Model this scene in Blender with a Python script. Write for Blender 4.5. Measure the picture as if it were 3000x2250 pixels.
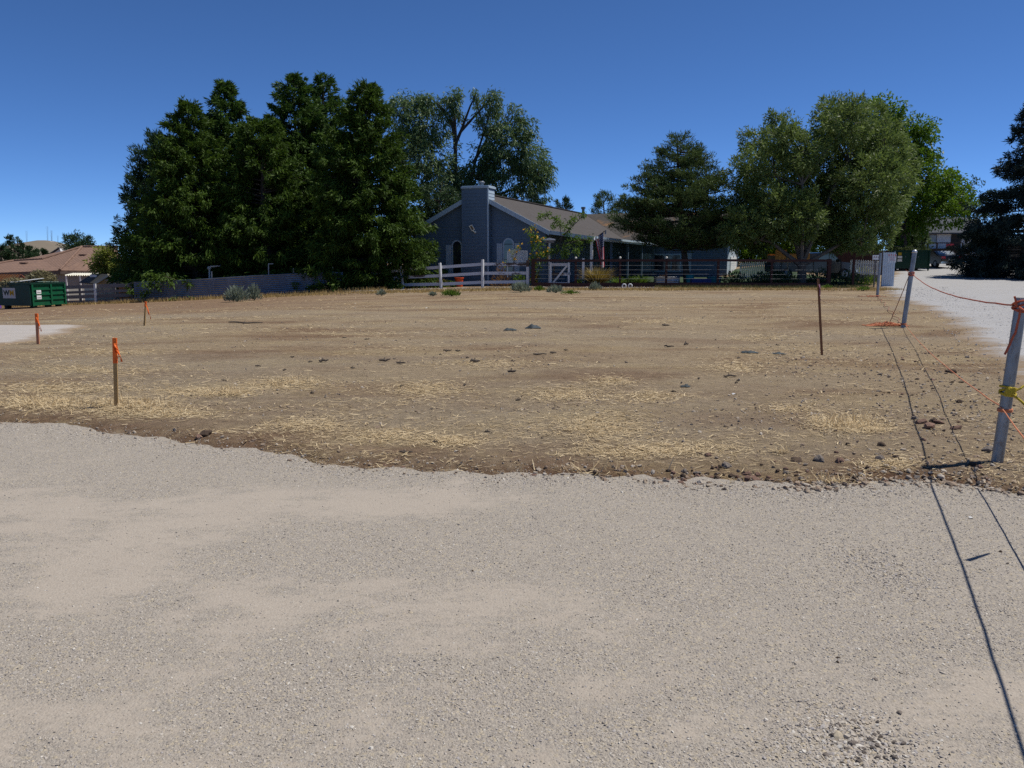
import bpy, bmesh, math, random
import numpy as np
from mathutils import Vector, Matrix

random.seed(7)
rng = np.random.default_rng(7)
R = math.radians
sc = bpy.context.scene
for o in list(bpy.data.objects):
    bpy.data.objects.remove(o)
COL = sc.collection

# ---------------------------------------------------------------- camera
CAM_H = 1.6
FPX = 2424.0            # focal length in pixels of the 3000 px wide photograph
PITCH = R(8.33)
cam = bpy.data.cameras.new('camera')
cam.sensor_width = 36.0
cam.lens = FPX / 3000.0 * 36.0
cam.clip_start = 0.05
cam.clip_end = 12000
camo = bpy.data.objects.new('camera', cam)
camo.location = (0, 0, CAM_H)
camo.rotation_euler = (R(90) - PITCH, 0, 0)
COL.objects.link(camo)
sc.camera = camo

# ---------------------------------------------------------------- sky and sun
SUN_EL = R(60)
SUN_AZ = R(76)          # clockwise from the view direction
world = bpy.data.worlds.new('World')
sc.world = world
world.use_nodes = True
wnt = world.node_tree
sky = wnt.nodes.new('ShaderNodeTexSky')
sky.sky_type = 'NISHITA'
sky.sun_disc = False
sky.sun_elevation = SUN_EL
sky.sun_rotation = SUN_AZ
sky.altitude = 2000
sky.air_density = 0.5
sky.dust_density = 0.0
sky.ozone_density = 10.0
bg = wnt.nodes['Background']
hsv = wnt.nodes.new('ShaderNodeHueSaturation')
hsv.inputs['Saturation'].default_value = 1.05
wnt.links.new(sky.outputs[0], hsv.inputs['Color'])
wnt.links.new(hsv.outputs[0], bg.inputs[0])
bg.inputs[1].default_value = 0.125
sun = bpy.data.lights.new('sun', 'SUN')
sun.energy = 4.4
sun.angle = R(0.53)
sun.color = (1.0, 0.955, 0.88)
suno = bpy.data.objects.new('sun', sun)
SDIR = Vector((math.sin(SUN_AZ) * math.cos(SUN_EL), math.cos(SUN_AZ) * math.cos(SUN_EL), math.sin(SUN_EL)))
suno.rotation_euler = SDIR.to_track_quat('Z', 'Y').to_euler()
suno.location = (30, 10, 60)
COL.objects.link(suno)
sc.view_settings.view_transform = 'Standard'
sc.view_settings.look = 'None'
sc.view_settings.exposure = 0.13
sc.view_settings.gamma = 1.0
sc.view_settings.use_curve_mapping = False
sc.cycles.max_bounces = 6
sc.cycles.transparent_max_bounces = 4
sc.cycles.use_denoising = False

# ---------------------------------------------------------------- layout helpers
CT, ST = math.cos(PITCH), math.sin(PITCH)
def ray(u, v):
    a = (u - 1500.0) / FPX
    b = (1125.0 - v) / FPX
    return np.array((a, CT + b * ST, -ST + b * CT))
def at(u, v, Y):
    d = ray(u, v)
    d = d * (Y / d[1])
    return Vector((d[0], d[1], d[2] + CAM_H))
def sstep(a, b, x):
    t = np.clip((np.asarray(x, float) - a) / (b - a), 0, 1)
    return t * t * (3 - 2 * t)
def flat(u, v):
    d = ray(u, v)
    k = -CAM_H / d[2]
    return d[0] * k, d[1] * k

# large relief of the place (metres); the lot falls away to the left, the right side climbs
CX = [-400, -60, -40, -27, -21, -17, -9.7, -6.5, 1, 10, 21, 400]
CZ = [-1.6, -1.6, -1.3, -0.86, -0.64, -0.45, -0.08, 0.02, 0.17, 0.16, 0.14, 0.14]
RY = [0, 38, 48, 58, 66, 75, 90, 140, 5000]
RZ = [0, 0.0, 0.06, 0.46, 0.86, 1.26, 1.5, 1.8, 1.8]
MZ = [0, 0, 0.0, 0.12, 0.25, 0.35, 0.4, 0.4, 0.4]
LZ = [0, 0, 0, -0.15, -0.35, -0.5, -0.6, -0.8, -0.8]
def hbase(x, y):
    x = np.asarray(x, float); y = np.asarray(y, float)
    c = np.interp(x, CX, CZ) * sstep(9, 43, y)
    right = sstep(15, 22, x); left = 1 - sstep(-24, -10, x)
    mid = 1 - right - left
    return c + right * np.interp(y, RY, RZ) + mid * np.interp(y, RY, MZ) + left * np.interp(y, RY, LZ)
# far edge of the gravel road as y = e(x)
EDGE = [(-300, 1226), (0, 1245), (180, 1257), (400, 1290), (640, 1318), (850, 1350), (1000, 1376), (1180, 1392), (1350, 1394),
        (1600, 1406), (1850, 1410), (2000, 1434), (2300, 1440), (2560, 1434), (2730, 1424), (2850, 1432), (2950, 1452), (3060, 1478), (3300, 1530)]
_e = np.array([flat(*p) for p in EDGE])
_e = np.vstack([[[-60, 34]], [[-14, 12.2]], _e, [[8, 3.6]], [[60, -6]]])
_e = _e[np.argsort(_e[:, 0])]
def wob(x, y):
    x = np.asarray(x, float); y = np.asarray(y, float)
    return (np.sin(x * 1.7 + 1.3 * np.sin(y * 1.1)) + np.sin(y * 2.3 + 1.7 * np.sin(x * 0.9 + 1)) + 0.6 * np.sin(x * 4.9 + y * 3.1) + 0.5 * np.sin(x * 9.1 - y * 7.3 + 2) + 0.35 * np.sin(x * 17.3 + y * 13.1)) / 3.4
def edge(x):
    x = np.asarray(x, float)
    return np.interp(x, _e[:, 0], _e[:, 1]) + 0.05 * np.sin(x * 5.3) + 0.035 * np.sin(x * 13.7 + 1) + 0.02 * np.sin(x * 31 + 2) + 0.012 * np.sin(x * 57 + 1)
# gravel driveway at the right: left border x = b(y)
DRV = [(2640, 800), (2618, 815), (2600, 838), (2620, 862), (2660, 885), (2740, 910), (2800, 938), (2870, 985), (2940, 1035), (3010, 1075), (3200, 1190)]
def ghit(u, v):
    d = ray(u, v)
    lo, hi = 1.0, 400.0
    for i in range(60):
        m = (lo + hi) / 2
        p = d * (m / d[1])
        if p[2] + CAM_H > float(hbase(p[0], p[1])):
            lo = m
        else:
            hi = m
    p = d * (lo / d[1])
    return p[0], p[1]
_d = np.array([ghit(*p) for p in DRV])
_d = np.vstack([_d, [[30, 120]], [[30, 80]]])
_d = _d[np.argsort(_d[:, 1])]
def drv(y):
    y = np.asarray(y, float)
    return np.interp(y, _d[:, 1], _d[:, 0]) + 0.16 * np.sin(y * 2.1) + 0.1 * np.sin(y * 5.7 + 1)
PAD = [(-200, 1075), (0, 1022), (80, 1005), (150, 988), (200, 975), (236, 958), (236, 955)]
_p = np.array([ghit(*p) for p in PAD])
PADY0, PADY1 = _p[:, 1].min(), ghit(100, 958)[1]
_p = _p[np.argsort(_p[:, 1])]
def padx(y):
    return np.interp(y, _p[:, 1], _p[:, 0]) + 0.15 * np.sin(np.asarray(y) * 3.1)
PITS = [(flat(2090, 1398), 0.55, 0.28, 0.05), (flat(2205, 1408), 0.35, 0.2, 0.04), (flat(2930, 1350), 0.25, 0.2, 0.03), (flat(600, 1275), 0.3, 0.15, 0.03)]
def h(x, y):
    """height of the dirt"""
    x = np.asarray(x, float); y = np.asarray(y, float)
    z = hbase(x, y)
    dirt = sstep(-0.05, 0.35, y - edge(x))
    z = z + dirt * (0.05 + 0.02 * wob(x, y) * (1 - sstep(9, 15, y)) * (1 - sstep(5, 6.5, np.abs(x)))) - (1 - dirt) * 0.012
    far = sstep(4, 9, y) * (1 - sstep(60, 90, y))
    z = z + dirt * far * 0.03 * wob(x * 0.23 + 5, y * 0.27)
    for (c, sx, sy, dep) in PITS:
        z = z - dep * np.exp(-((x - c[0]) / sx) ** 2 - ((y - c[1]) / sy) ** 2)
    # low berm in front of the fences
    z = z + 0.05 * np.exp(-((y - 45.2) / 1.0) ** 2) * sstep(-12, -8, x) * (1 - sstep(17, 20, x))
    return z
def hz(x, y):
    return float(h(x, y))
def G(u, v):
    """where the line of sight of a photo pixel meets the dirt"""
    d = ray(u, v)
    lo, hi = 1.0, 300.0
    for i in range(60):
        m = (lo + hi) / 2
        p = d * (m / d[1])
        if p[2] + CAM_H > hz(p[0], p[1]):
            lo = m
        else:
            hi = m
    p = d * (lo / d[1])
    return Vector((p[0], p[1], hz(p[0], p[1])))
def GX(u, Y):
    x = (u - 1500.0) / FPX * Y * 0.9895   # ray() keeps y as depth along the ground
    return x

# ---------------------------------------------------------------- mesh helpers
def tag(o, label=None, cat=None, group=None, kind=None):
    if label: o['label'] = label
    if cat: o['category'] = cat
    if group: o['group'] = group
    if kind: o['kind'] = kind
    return o
def empty(name, loc, rz=0.0, label=None, cat=None, group=None):
    o = bpy.data.objects.new(name, None)
    o.empty_display_size = 0.2
    o.location = loc
    o.rotation_euler = (0, 0, rz)
    COL.objects.link(o)
    return tag(o, label, cat, group)
def root_of(o):
    while o.parent: o = o.parent
    return o
def rmat(o):
    r = root_of(o)
    return Matrix.Translation(r.location) @ r.rotation_euler.to_matrix().to_4x4()

class MB:
    def __init__(s):
        s.v, s.f, s.m = [], [], []
        s.mi = 0
    def add(s, vs, fs):
        n = len(s.v)
        s.v += [tuple(v) for v in vs]
        s.f += [tuple(i + n for i in f) for f in fs]
        s.m += [s.mi] * len(fs)
        return s
    def box(s, x0, x1, y0, y1, z0, z1, M=None):
        vs = [Vector((x, y, z)) for z in (z0, z1) for (x, y) in ((x0, y0), (x1, y0), (x1, y1), (x0, y1))]
        if M: vs = [M @ v for v in vs]
        return s.add(vs, [(0, 3, 2, 1), (4, 5, 6, 7), (0, 1, 5, 4), (1, 2, 6, 5), (2, 3, 7, 6), (3, 0, 4, 7)])
    def beam(s, a, b, w, t, up=(0, 0, 1)):
        """box from a to b, w across (horizontal), t along up"""
        a, b = Vector(a), Vector(b)
        d = (b - a).normalized()
        sd = d.cross(Vector(up))
        if sd.length < 1e-4: sd = d.cross(Vector((1, 0, 0)))
        sd.normalize()
        u = sd.cross(d).normalized()
        vs = []
        for p in (a, b):
            for (i, j) in ((-1, -1), (1, -1), (1, 1), (-1, 1)):
                vs.append(p + sd * (w / 2 * i) + u * (t / 2 * j))
        return s.add(vs, [(0, 1, 2, 3), (7, 6, 5, 4), (0, 4, 5, 1), (1, 5, 6, 2), (2, 6, 7, 3), (3, 7, 4, 0)])
    def tube(s, pts, rad, n=6, cap=True):
        pts = [Vector(p) for p in pts]
        if not hasattr(rad, '__len__'): rad = [rad] * len(pts)
        vs, fs = [], []
        ref = None
        for i, p in enumerate(pts):
            d = (pts[min(i + 1, len(pts) - 1)] - pts[max(i - 1, 0)])
            if d.length < 1e-9: d = Vector((0, 0, 1))
            d.normalize()
            if ref is None:
                ref = d.cross(Vector((0.13, 0.97, 0.2)))
                if ref.length < 0.05: ref = d.cross(Vector((1, 0, 0)))
            a = (ref - d * ref.dot(d)).normalized()
            ref = a
            b = d.cross(a)
            for k in range(n):
                t = 2 * math.pi * k / n
                vs.append(p + (a * math.cos(t) + b * math.sin(t)) * rad[i])
        for i in range(len(pts) - 1):
            for k in range(n):
                fs.append((i * n + k, i * n + (k + 1) % n, (i + 1) * n + (k + 1) % n, (i + 1) * n + k))
        if cap:
            fs.append(tuple(range(n - 1, -1, -1)))
            fs.append(tuple((len(pts) - 1) * n + k for k in range(n)))
        return s.add(vs, fs)
    def prism(s, poly, y0, y1, M=None):
        """poly in (x,z), extruded along y"""
        n = len(poly)
        vs = [Vector((x, y0, z)) for x, z in poly] + [Vector((x, y1, z)) for x, z in poly]
        if M: vs = [M @ v for v in vs]
        fs = [tuple(range(n)), tuple(range(2 * n - 1, n - 1, -1))]
        for i in range(n):
            j = (i + 1) % n
            fs.append((i, i + n, j + n, j))
        return s.add(vs, fs)
    def sheet(s, grid):
        """grid[i][j] of points -> quads"""
        nr, nc = len(grid), len(grid[0])
        vs = [p for row in grid for p in row]
        fs = [(i * nc + j, i * nc + j + 1, (i + 1) * nc + j + 1, (i + 1) * nc + j) for i in range(nr - 1) for j in range(nc - 1)]
        return s.add(vs, fs)
    def blob(s, c, r, seed=0, sub=2, jit=0.22, flat_=1.0):
        bm = bmesh.new()
        bmesh.ops.create_icosphere(bm, subdivisions=sub, radius=1.0)
        rr = random.Random(seed)
        ph = [rr.uniform(0, 6.3) for i in range(6)]
        r3 = r if hasattr(r, '__len__') else (r, r, r * flat_)
        vs = []
        for v in bm.verts:
            c0 = v.co
            k = 1 + jit * (math.sin(c0.x * 3.1 + ph[0]) + math.sin(c0.y * 3.7 + ph[1]) + math.sin(c0.z * 3.3 + ph[2]) + 0.6 * math.sin(c0.x * 6 + c0.y * 5 + ph[3])) / 2 + rr.uniform(-jit, jit) * 0.35
            vs.append((c[0] + c0.x * r3[0] * k, c[1] + c0.y * r3[1] * k, c[2] + c0.z * r3[2] * k))
        fs = [tuple(v.index for v in f.verts) for f in bm.faces]
        bm.free()
        return s.add(vs, fs)
    def build(s, name, mats, parent=None, local=False, loc=None, smooth=False, bevel=0.0):
        me = bpy.data.meshes.new(name)
        vs = s.v
        if parent is not None and not local:
            Mi = rmat(parent).inverted()
            vs = [tuple(Mi @ Vector(v)) for v in vs]
        elif loc is not None:
            vs = [(v[0] - loc[0], v[1] - loc[1], v[2] - loc[2]) for v in vs]
        me.from_pydata(vs, [], s.f)
        if not isinstance(mats, (list, tuple)): mats = [mats]
        for m in mats: me.materials.append(m)
        if len(mats) > 1: me.polygons.foreach_set('material_index', s.m)
        if smooth: me.polygons.foreach_set('use_smooth', [True] * len(me.polygons))
        bm = bmesh.new(); bm.from_mesh(me)
        bmesh.ops.recalc_face_normals(bm, faces=bm.faces)
        if bevel > 0:
            bmesh.ops.bevel(bm, geom=list(bm.edges), offset=bevel, segments=2, affect='EDGES', clamp_overlap=True)
        bm.to_mesh(me); bm.free()
        o = bpy.data.objects.new(name, me)
        COL.objects.link(o)
        if parent is not None: o.parent = parent
        elif loc is not None: o.location = loc
        return o

def rawmesh(name, V, F, mats, parent=None, attrs=None, loc=None, smooth=False):
    """fast mesh from numpy arrays; F is (n,k)"""
    V = np.asarray(V, np.float32)
    if parent is not None:
        Mi = np.array(rmat(parent).inverted())
        V = V @ Mi[:3, :3].T + Mi[:3, 3]
    elif loc is not None:
        V = V - np.array(loc)
    F = np.asarray(F, np.int32)
    n, k = F.shape
    me = bpy.data.meshes.new(name)
    me.vertices.add(len(V)); me.vertices.foreach_set('co', V.astype(np.float32).ravel())
    me.loops.add(n * k); me.loops.foreach_set('vertex_index', F.ravel())
    me.polygons.add(n)
    me.polygons.foreach_set('loop_start', np.arange(0, n * k, k, dtype=np.int32))
    me.polygons.foreach_set('loop_total', np.full(n, k, np.int32))
    if smooth: me.polygons.foreach_set('use_smooth', np.ones(n, bool))
    if not isinstance(mats, (list, tuple)): mats = [mats]
    for m in mats: me.materials.append(m)
    for a, val in (attrs or {}).items():
        at_ = me.attributes.new(a, 'FLOAT', 'POINT')
        at_.data.foreach_set('value', np.asarray(val, np.float32))
    me.update(calc_edges=True)
    o = bpy.data.objects.new(name, me)
    COL.objects.link(o)
    if parent is not None: o.parent = parent
    elif loc is not None: o.location = loc
    return o
def copy_tree(o, parent=None):
    c = o.copy()
    COL.objects.link(c)
    if parent is not None: c.parent = parent
    for ch in list(o.children): copy_tree(ch, c)
    return c
def text_mb(body, size, M):
    """letters as flat raised mesh; M places the local xy plane"""
    cu = bpy.data.curves.new('t', 'FONT'); cu.body = body; cu.size = size; cu.extrude = 0.004
    cu.align_x = 'CENTER'; cu.align_y = 'CENTER'; cu.offset = size * 0.03
    cu.resolution_u = 3
    ob = bpy.data.objects.new('t', cu); COL.objects.link(ob)
    dg = bpy.context.evaluated_depsgraph_get()
    me = bpy.data.meshes.new_from_object(ob.evaluated_get(dg))
    mb = MB()
    mb.add([M @ v.co for v in me.vertices], [tuple(p.vertices) for p in me.polygons])
    bpy.data.objects.remove(ob); bpy.data.meshes.remove(me); bpy.data.curves.remove(cu)
    return mb

# ---------------------------------------------------------------- materials
class NT:
    def __init__(s, m):
        s.nt = m.node_tree; s.n = s.nt.nodes; s.l = s.nt.links
        s.n.clear()
        s.out = s.n.new('ShaderNodeOutputMaterial')
    def new(s, t, **k):
        nd = s.n.new(t)
        for a, b in k.items(): setattr(nd, a, b)
        return nd
    def link(s, a, b): s.l.new(a, b)
    def pos(s, scale=(1, 1, 1), obj=False):
        tc = s.new('ShaderNodeTexCoord') if obj else s.new('ShaderNodeNewGeometry')
        mp = s.new('ShaderNodeMapping'); mp.inputs['Scale'].default_value = scale
        s.link(tc.outputs['Object' if obj else 'Position'], mp.inputs[0])
        return mp.outputs[0]
    def noise(s, vec, scale, detail=4, rough=0.55, dist=0.0):
        nd = s.new('ShaderNodeTexNoise')
        s.link(vec, nd.inputs['Vector'])
        nd.inputs['Scale'].default_value = scale; nd.inputs['Detail'].default_value = detail
        nd.inputs['Roughness'].default_value = rough; nd.inputs['Distortion'].default_value = dist
        return nd.outputs['Fac']
    def vor(s, vec, scale, feature='F1'):
        nd = s.new('ShaderNodeTexVoronoi'); nd.feature = feature
        s.link(vec, nd.inputs['Vector']); nd.inputs['Scale'].default_value = scale
        return nd
    def ramp(s, fac, stops):
        nd = s.new('ShaderNodeValToRGB')
        cr = nd.color_ramp
        while len(cr.elements) < len(stops): cr.elements.new(0.5)
        for e, (p, c) in zip(cr.elements, stops):
            e.position = p
            e.color = (*c, 1) if hasattr(c, '__len__') else (c, c, c, 1)
        s.link(fac, nd.inputs[0])
        return nd.outputs[0]
    def mix(s, fac, a, b, mode='MIX'):
        nd = s.new('ShaderNodeMix'); nd.data_type = 'RGBA'; nd.blend_type = mode
        for sock, val in ((nd.inputs[0], fac), (nd.inputs[6], a), (nd.inputs[7], b)):
            if hasattr(val, 'is_linked') or hasattr(val, 'links'): s.link(val, sock)
            elif hasattr(val, '__len__'): sock.default_value = (*val, 1)
            else: sock.default_value = val
        return nd.outputs[2]
    def math(s, op, a, b=0.0, c=None):
        nd = s.new('ShaderNodeMath'); nd.operation = op
        for i, val in enumerate((a, b) if c is None else (a, b, c)):
            if hasattr(val, 'links'): s.link(val, nd.inputs[i])
            else: nd.inputs[i].default_value = val
        return nd.outputs[0]
    def attr(s, name):
        nd = s.new('ShaderNodeAttribute'); nd.attribute_name = name
        return nd.outputs['Fac']
    def rand(s):
        return s.new('ShaderNodeObjectInfo').outputs['Random']
    def bump(s, hgt, strength, dist=0.02, normal=None):
        nd = s.new('ShaderNodeBump'); nd.inputs['Strength'].default_value = strength; nd.inputs['Distance'].default_value = dist
        s.link(hgt, nd.inputs['Height'])
        if normal is not None: s.link(normal, nd.inputs['Normal'])
        return nd.outputs[0]
    def bsdf(s, color, rough=0.8, metal=0.0, spec=0.3, normal=None):
        p = s.new('ShaderNodeBsdfPrincipled')
        if hasattr(color, 'links'): s.link(color, p.inputs['Base Color'])
        else: p.inputs['Base Color'].default_value = (*color, 1)
        if hasattr(rough, 'links'): s.link(rough, p.inputs['Roughness'])
        else: p.inputs['Roughness'].default_value = rough
        p.inputs['Metallic'].default_value = metal
        p.inputs['Specular IOR Level'].default_value = spec
        if normal is not None: s.link(normal, p.inputs['Normal'])
        s.link(p.outputs[0], s.out.inputs[0])
        return p
def newmat(name):
    m = bpy.data.materials.new(name); m.use_nodes = True
    return m, NT(m)
MATS = {}
def pm(name, c1, c2=None, scale=3.0, rough=0.7, metal=0.0, bump=0.0, bscale=40.0, spec=0.3, stretch=(1, 1, 1), obj=True, dirt=None, var=0.0):
    """two-tone mottled surface"""
    if name in MATS: return MATS[name]
    m, t = newmat(name)
    v = t.pos(stretch, obj)
    if c2 is None: c2 = tuple(c * 0.8 for c in c1)
    col = t.mix(t.ramp(t.noise(v, scale, 6, 0.65), [(0.32, 0.0), (0.68, 1.0)]), c1, c2)
    if dirt:
        col = t.mix(t.math('MULTIPLY', t.ramp(t.noise(v, scale * 3.3, 5, 0.7, 0.6), [(0.52, 0.0), (0.7, 1.0)]), 0.6), col, dirt)
    if var:
        hs = t.new('ShaderNodeHueSaturation')
        t.link(col, hs.inputs['Color'])
        t.link(t.math('ADD', t.math('MULTIPLY', t.rand(), 2 * var), 1 - var), hs.inputs['Value'])
        col = hs.outputs[0]
    nrm = t.bump(t.noise(v, bscale, 4, 0.6), bump, 0.01) if bump else None
    t.bsdf(col, rough, metal, spec, nrm)
    MATS[name] = m
    return m
def leafmat(name, dark, light, trans=0.3, rough=0.55, spec=0.25, back=None):
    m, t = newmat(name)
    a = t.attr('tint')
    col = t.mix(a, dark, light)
    if back:
        g = t.new('ShaderNodeNewGeometry')
        col = t.mix(g.outputs['Backfacing'], col, back)
    p = t.bsdf(col, rough, 0, spec)
    tr = t.new('ShaderNodeBsdfTranslucent')
    t.link(t.mix(0.5, col, light), tr.inputs[0])
    mx = t.new('ShaderNodeMixShader'); mx.inputs[0].default_value = trans
    t.link(p.outputs[0], mx.inputs[1]); t.link(tr.outputs[0], mx.inputs[2])
    t.link(mx.outputs[0], t.out.inputs[0])
    return m

def mat_dirt():
    m, t = newmat('dry dirt')
    v = t.pos((1, 1, 1)); vs = t.pos((0.45, 1.0, 1))
    big = t.noise(vs, 0.16, 4, 0.6, 0.5)
    mid = t.noise(vs, 0.7, 6, 0.62, 0.3)
    fine = t.noise(v, 9.0, 6, 0.7)
    fine = t.ramp(fine, [(0.3, 0.0), (0.7, 1.0)])
    tan = t.mix(fine, (0.225, 0.168, 0.105), (0.35, 0.27, 0.175))
    red = t.mix(fine, (0.125, 0.075, 0.045), (0.215, 0.14, 0.09))
    col = t.mix(t.math('MULTIPLY', t.ramp(mid, [(0.45, 0.0), (0.62, 1.0)]), 0.9), tan, red)
    grey = t.mix(fine, (0.215, 0.172, 0.122), (0.33, 0.27, 0.195))
    col = t.mix(t.math('MULTIPLY', t.ramp(big, [(0.45, 0.0), (0.6, 1.0)]), 0.75), col, grey)
    # lower-left of the lot is redder; the strip by the far fences is graded earth
    sep = t.new('ShaderNodeSeparateXYZ'); t.link(v, sep.inputs[0])
    farl = t.math('MULTIPLY', t.ramp(t.math('MULTIPLY', sep.outputs[1], 0.02), [(0.5, 0.0), (0.62, 1.0)]), t.ramp(t.math('ADD', t.math('MULTIPLY', sep.outputs[0], -0.04), 0.1), [(0.2, 0.0), (0.55, 1.0)]))
    col = t.mix(t.math('MULTIPLY', farl, 0.85), col, t.mix(fine, (0.17, 0.105, 0.065), (0.24, 0.155, 0.1)))
    # wheel streaks running across the back of the lot
    trk = t.ramp(t.noise(t.pos((0.07, 1.1, 1)), 1.3, 5, 0.6, 0.3), [(0.5, 0.0), (0.62, 1.0)])
    col = t.mix(t.math('MULTIPLY', trk, t.ramp(t.math('MULTIPLY', sep.outputs[1], 0.02), [(0.45, 0.0), (0.7, 0.5)])), col, (0.17, 0.115, 0.075))
    # broken reddish soil along the road bank
    bk = t.math('MULTIPLY', t.attr('bank'), t.ramp(t.noise(v, 2.6, 6, 0.7), [(0.32, 0.0), (0.5, 1.0)]))
    col = t.mix(bk, col, t.mix(fine, (0.08, 0.043, 0.025), (0.165, 0.092, 0.055)))
    # matted dry straw lying in the dirt
    st = t.noise(t.pos((1.0, 2.6, 1)), 22, 5, 0.75, 0.4)
    patch = t.ramp(t.noise(vs, 0.95, 5, 0.62, 0.4), [(0.5, 0.0), (0.66, 1.0)])
    straw = t.math('MULTIPLY', t.ramp(st, [(0.46, 0.0), (0.6, 1.0)]), t.math('ADD', t.math('MULTIPLY', patch, 0.5), 0.08))
    col = t.mix(straw, col, (0.46, 0.36, 0.175))
    # small stones
    vo = t.vor(v, 34)
    col = t.mix(t.math('MULTIPLY', t.ramp(vo.outputs['Distance'], [(0.1, 1.0), (0.22, 0.0)]), t.ramp(t.noise(v, 2.2, 3), [(0.5, 0.0), (0.7, 0.7)])), col, (0.34, 0.28, 0.22))
    hgt = t.math('ADD', t.noise(v, 14, 8, 0.75), t.math('MULTIPLY', t.noise(v, 70, 4, 0.7), 0.5))
    b1 = t.bump(hgt, 0.9, 0.045)
    b2 = t.bump(t.noise(t.pos((0.6, 1.4, 1)), 2.3, 5, 0.6), 0.5, 0.12, b1)
    t.bsdf(col, 0.95, 0, 0.1, b2)
    return m
def mat_gravel(name, c_dust, c_dust2, c_a, c_b, patch_lo, patch_hi, dirt_edge=True):
    m, t = newmat(name)
    v = t.pos((1, 1, 1))
    streak = t.pos((0.42, 1.0, 1))
    # compacted dust streaks against loose stone
    n1 = t.noise(streak, 1.15, 7, 0.66, 0.35) if dirt_edge else t.math('ADD', t.attr('loose'), t.math('ADD', t.math('MULTIPLY', t.math('SUBTRACT', t.noise(streak, 6.0, 9, 0.85, 0.4), 0.5), 1.15), t.math('MULTIPLY', t.math('SUBTRACT', t.noise(v, 26.0, 4, 0.7), 0.5), 0.35)))
    n2 = t.noise(v, 5.0, 5, 0.7)
    loose = t.ramp(t.math('ADD', t.math('MULTIPLY', n1, 0.72), t.math('MULTIPLY', n2, 0.28)), [(patch_lo, 0.0), (patch_hi, 1.0)])
    vo = t.vor(v, 78); vo2 = t.vor(v, 150)
    cs = t.new('ShaderNodeSeparateColor'); t.link(vo.outputs['Color'], cs.inputs[0])
    cs2 = t.new('ShaderNodeSeparateColor'); t.link(vo2.outputs['Color'], cs2.inputs[0])
    stone = t.mix(t.mix(0.5, cs.outputs[0], cs2.outputs[0]), c_a, c_b)
    stone = t.mix(t.ramp(cs.outputs[1], [(0.86, 0.0), (0.9, 0.5)]), stone, (0.46, 0.39, 0.27))
    stone = t.mix(t.ramp(cs2.outputs[2], [(0.9, 0.0), (0.94, 0.6)]), stone, (0.19, 0.175, 0.165))
    dust = t.mix(t.noise(v, 2.0, 5, 0.6), c_dust, c_dust2)
    dust = t.mix(t.math('MULTIPLY', cs2.outputs[0], 0.4), dust, c_a)
    dust = t.mix(t.math('MULTIPLY', t.ramp(cs.outputs[0], [(0.7, 0.0), (0.75, 1.0)]), 0.35), dust, c_b)
    col = t.mix(loose, dust, stone)
    if dirt_edge:
        e = t.attr('edge')
        em = t.ramp(t.math('ADD', e, t.math('MULTIPLY', t.math('SUBTRACT', t.noise(v, 3.2, 8, 0.75), 0.5), 0.62)), [(0.25, 1.0), (0.5, 0.0)])
        col = t.mix(em, col, t.mix(n2, (0.2, 0.145, 0.09), (0.29, 0.215, 0.14)))
    hgt = t.math('ADD', t.math('MULTIPLY', t.ramp(vo.outputs['Distance'], [(0.0, 1.0), (0.6, 0.0)]), 0.8), t.math('MULTIPLY', t.ramp(vo2.outputs['Distance'], [(0.0, 1.0), (0.6, 0.0)]), 0.45))
    hgt = t.math('MULTIPLY', hgt, t.math('ADD', t.math('MULTIPLY', loose, 0.65), 0.35))
    b1 = t.bump(hgt, 0.5, 0.012)
    b2 = t.bump(t.noise(streak, 3.0, 6, 0.6), 0.35, 0.05, b1)
    t.bsdf(col, 0.93, 0, 0.15, b2)
    return m
def mat_pebble(name, cols):
    m, t = newmat(name)
    r = t.rand()
    n = len(cols)
    ramp = t.new('ShaderNodeValToRGB'); cr = ramp.color_ramp; cr.interpolation = 'CONSTANT'
    while len(cr.elements) < n: cr.elements.new(0.5)
    for i, (e, c) in enumerate(zip(cr.elements, cols)):
        e.position = i / n; e.color = (*c, 1)
    t.link(r, ramp.inputs[0])
    v = t.pos((1, 1, 1))
    col = t.mix(t.math('MULTIPLY', t.noise(v, 60, 4, 0.7), 0.5), ramp.outputs[0], (0.37, 0.32, 0.26))
    t.bsdf(col, 0.85, 0, 0.25, t.bump(t.noise(v, 120, 3), 0.4, 0.004))
    return m

# ---------------------------------------------------------------- ground
def spaced(segs):
    """segs: [(start, step)], last start is the end"""
    out = []
    for (a, st), (b, _) in zip(segs[:-1], segs[1:]):
        out += list(np.arange(a, b - st * 0.5, st))
    out.append(segs[-1][0])
    return np.array(out)
gx = spaced([(-4000, 900), (-400, 60), (-100, 8), (-44, 2), (-16, 0.5), (-6, 0.09), (6, 0.5), (16, 2), (44, 8), (100, 60), (400, 900), (4000, 1)])
gy = spaced([(-30, 4), (-2, 1), (4.2, 0.07), (9.2, 0.13), (16, 0.3), (30, 0.6), (52, 2), (100, 12), (220, 80), (700, 900), (7000, 1)])
X, Y = np.meshgrid(gx, gy)
Z = h(X, Y)
V = np.stack([X, Y, Z], -1).reshape(-1, 3)
nx, ny = len(gx), len(gy)
ii, jj = np.meshgrid(np.arange(ny - 1), np.arange(nx - 1), indexing='ij')
def gridfaces(nr, nc):
    i, j = np.meshgrid(np.arange(nr - 1), np.arange(nc - 1), indexing='ij')
    a = (i * nc + j).ravel()
    return np.stack([a, a + 1, a + nc + 1, a + nc], 1)
M_DIRT = mat_dirt()
BANK = np.clip(np.exp(-np.maximum(Y - edge(X) - 0.16, 0) / 0.42) * (0.7 + 0.3 * sstep(-1, 1.5, X)), 0, 1)
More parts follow.
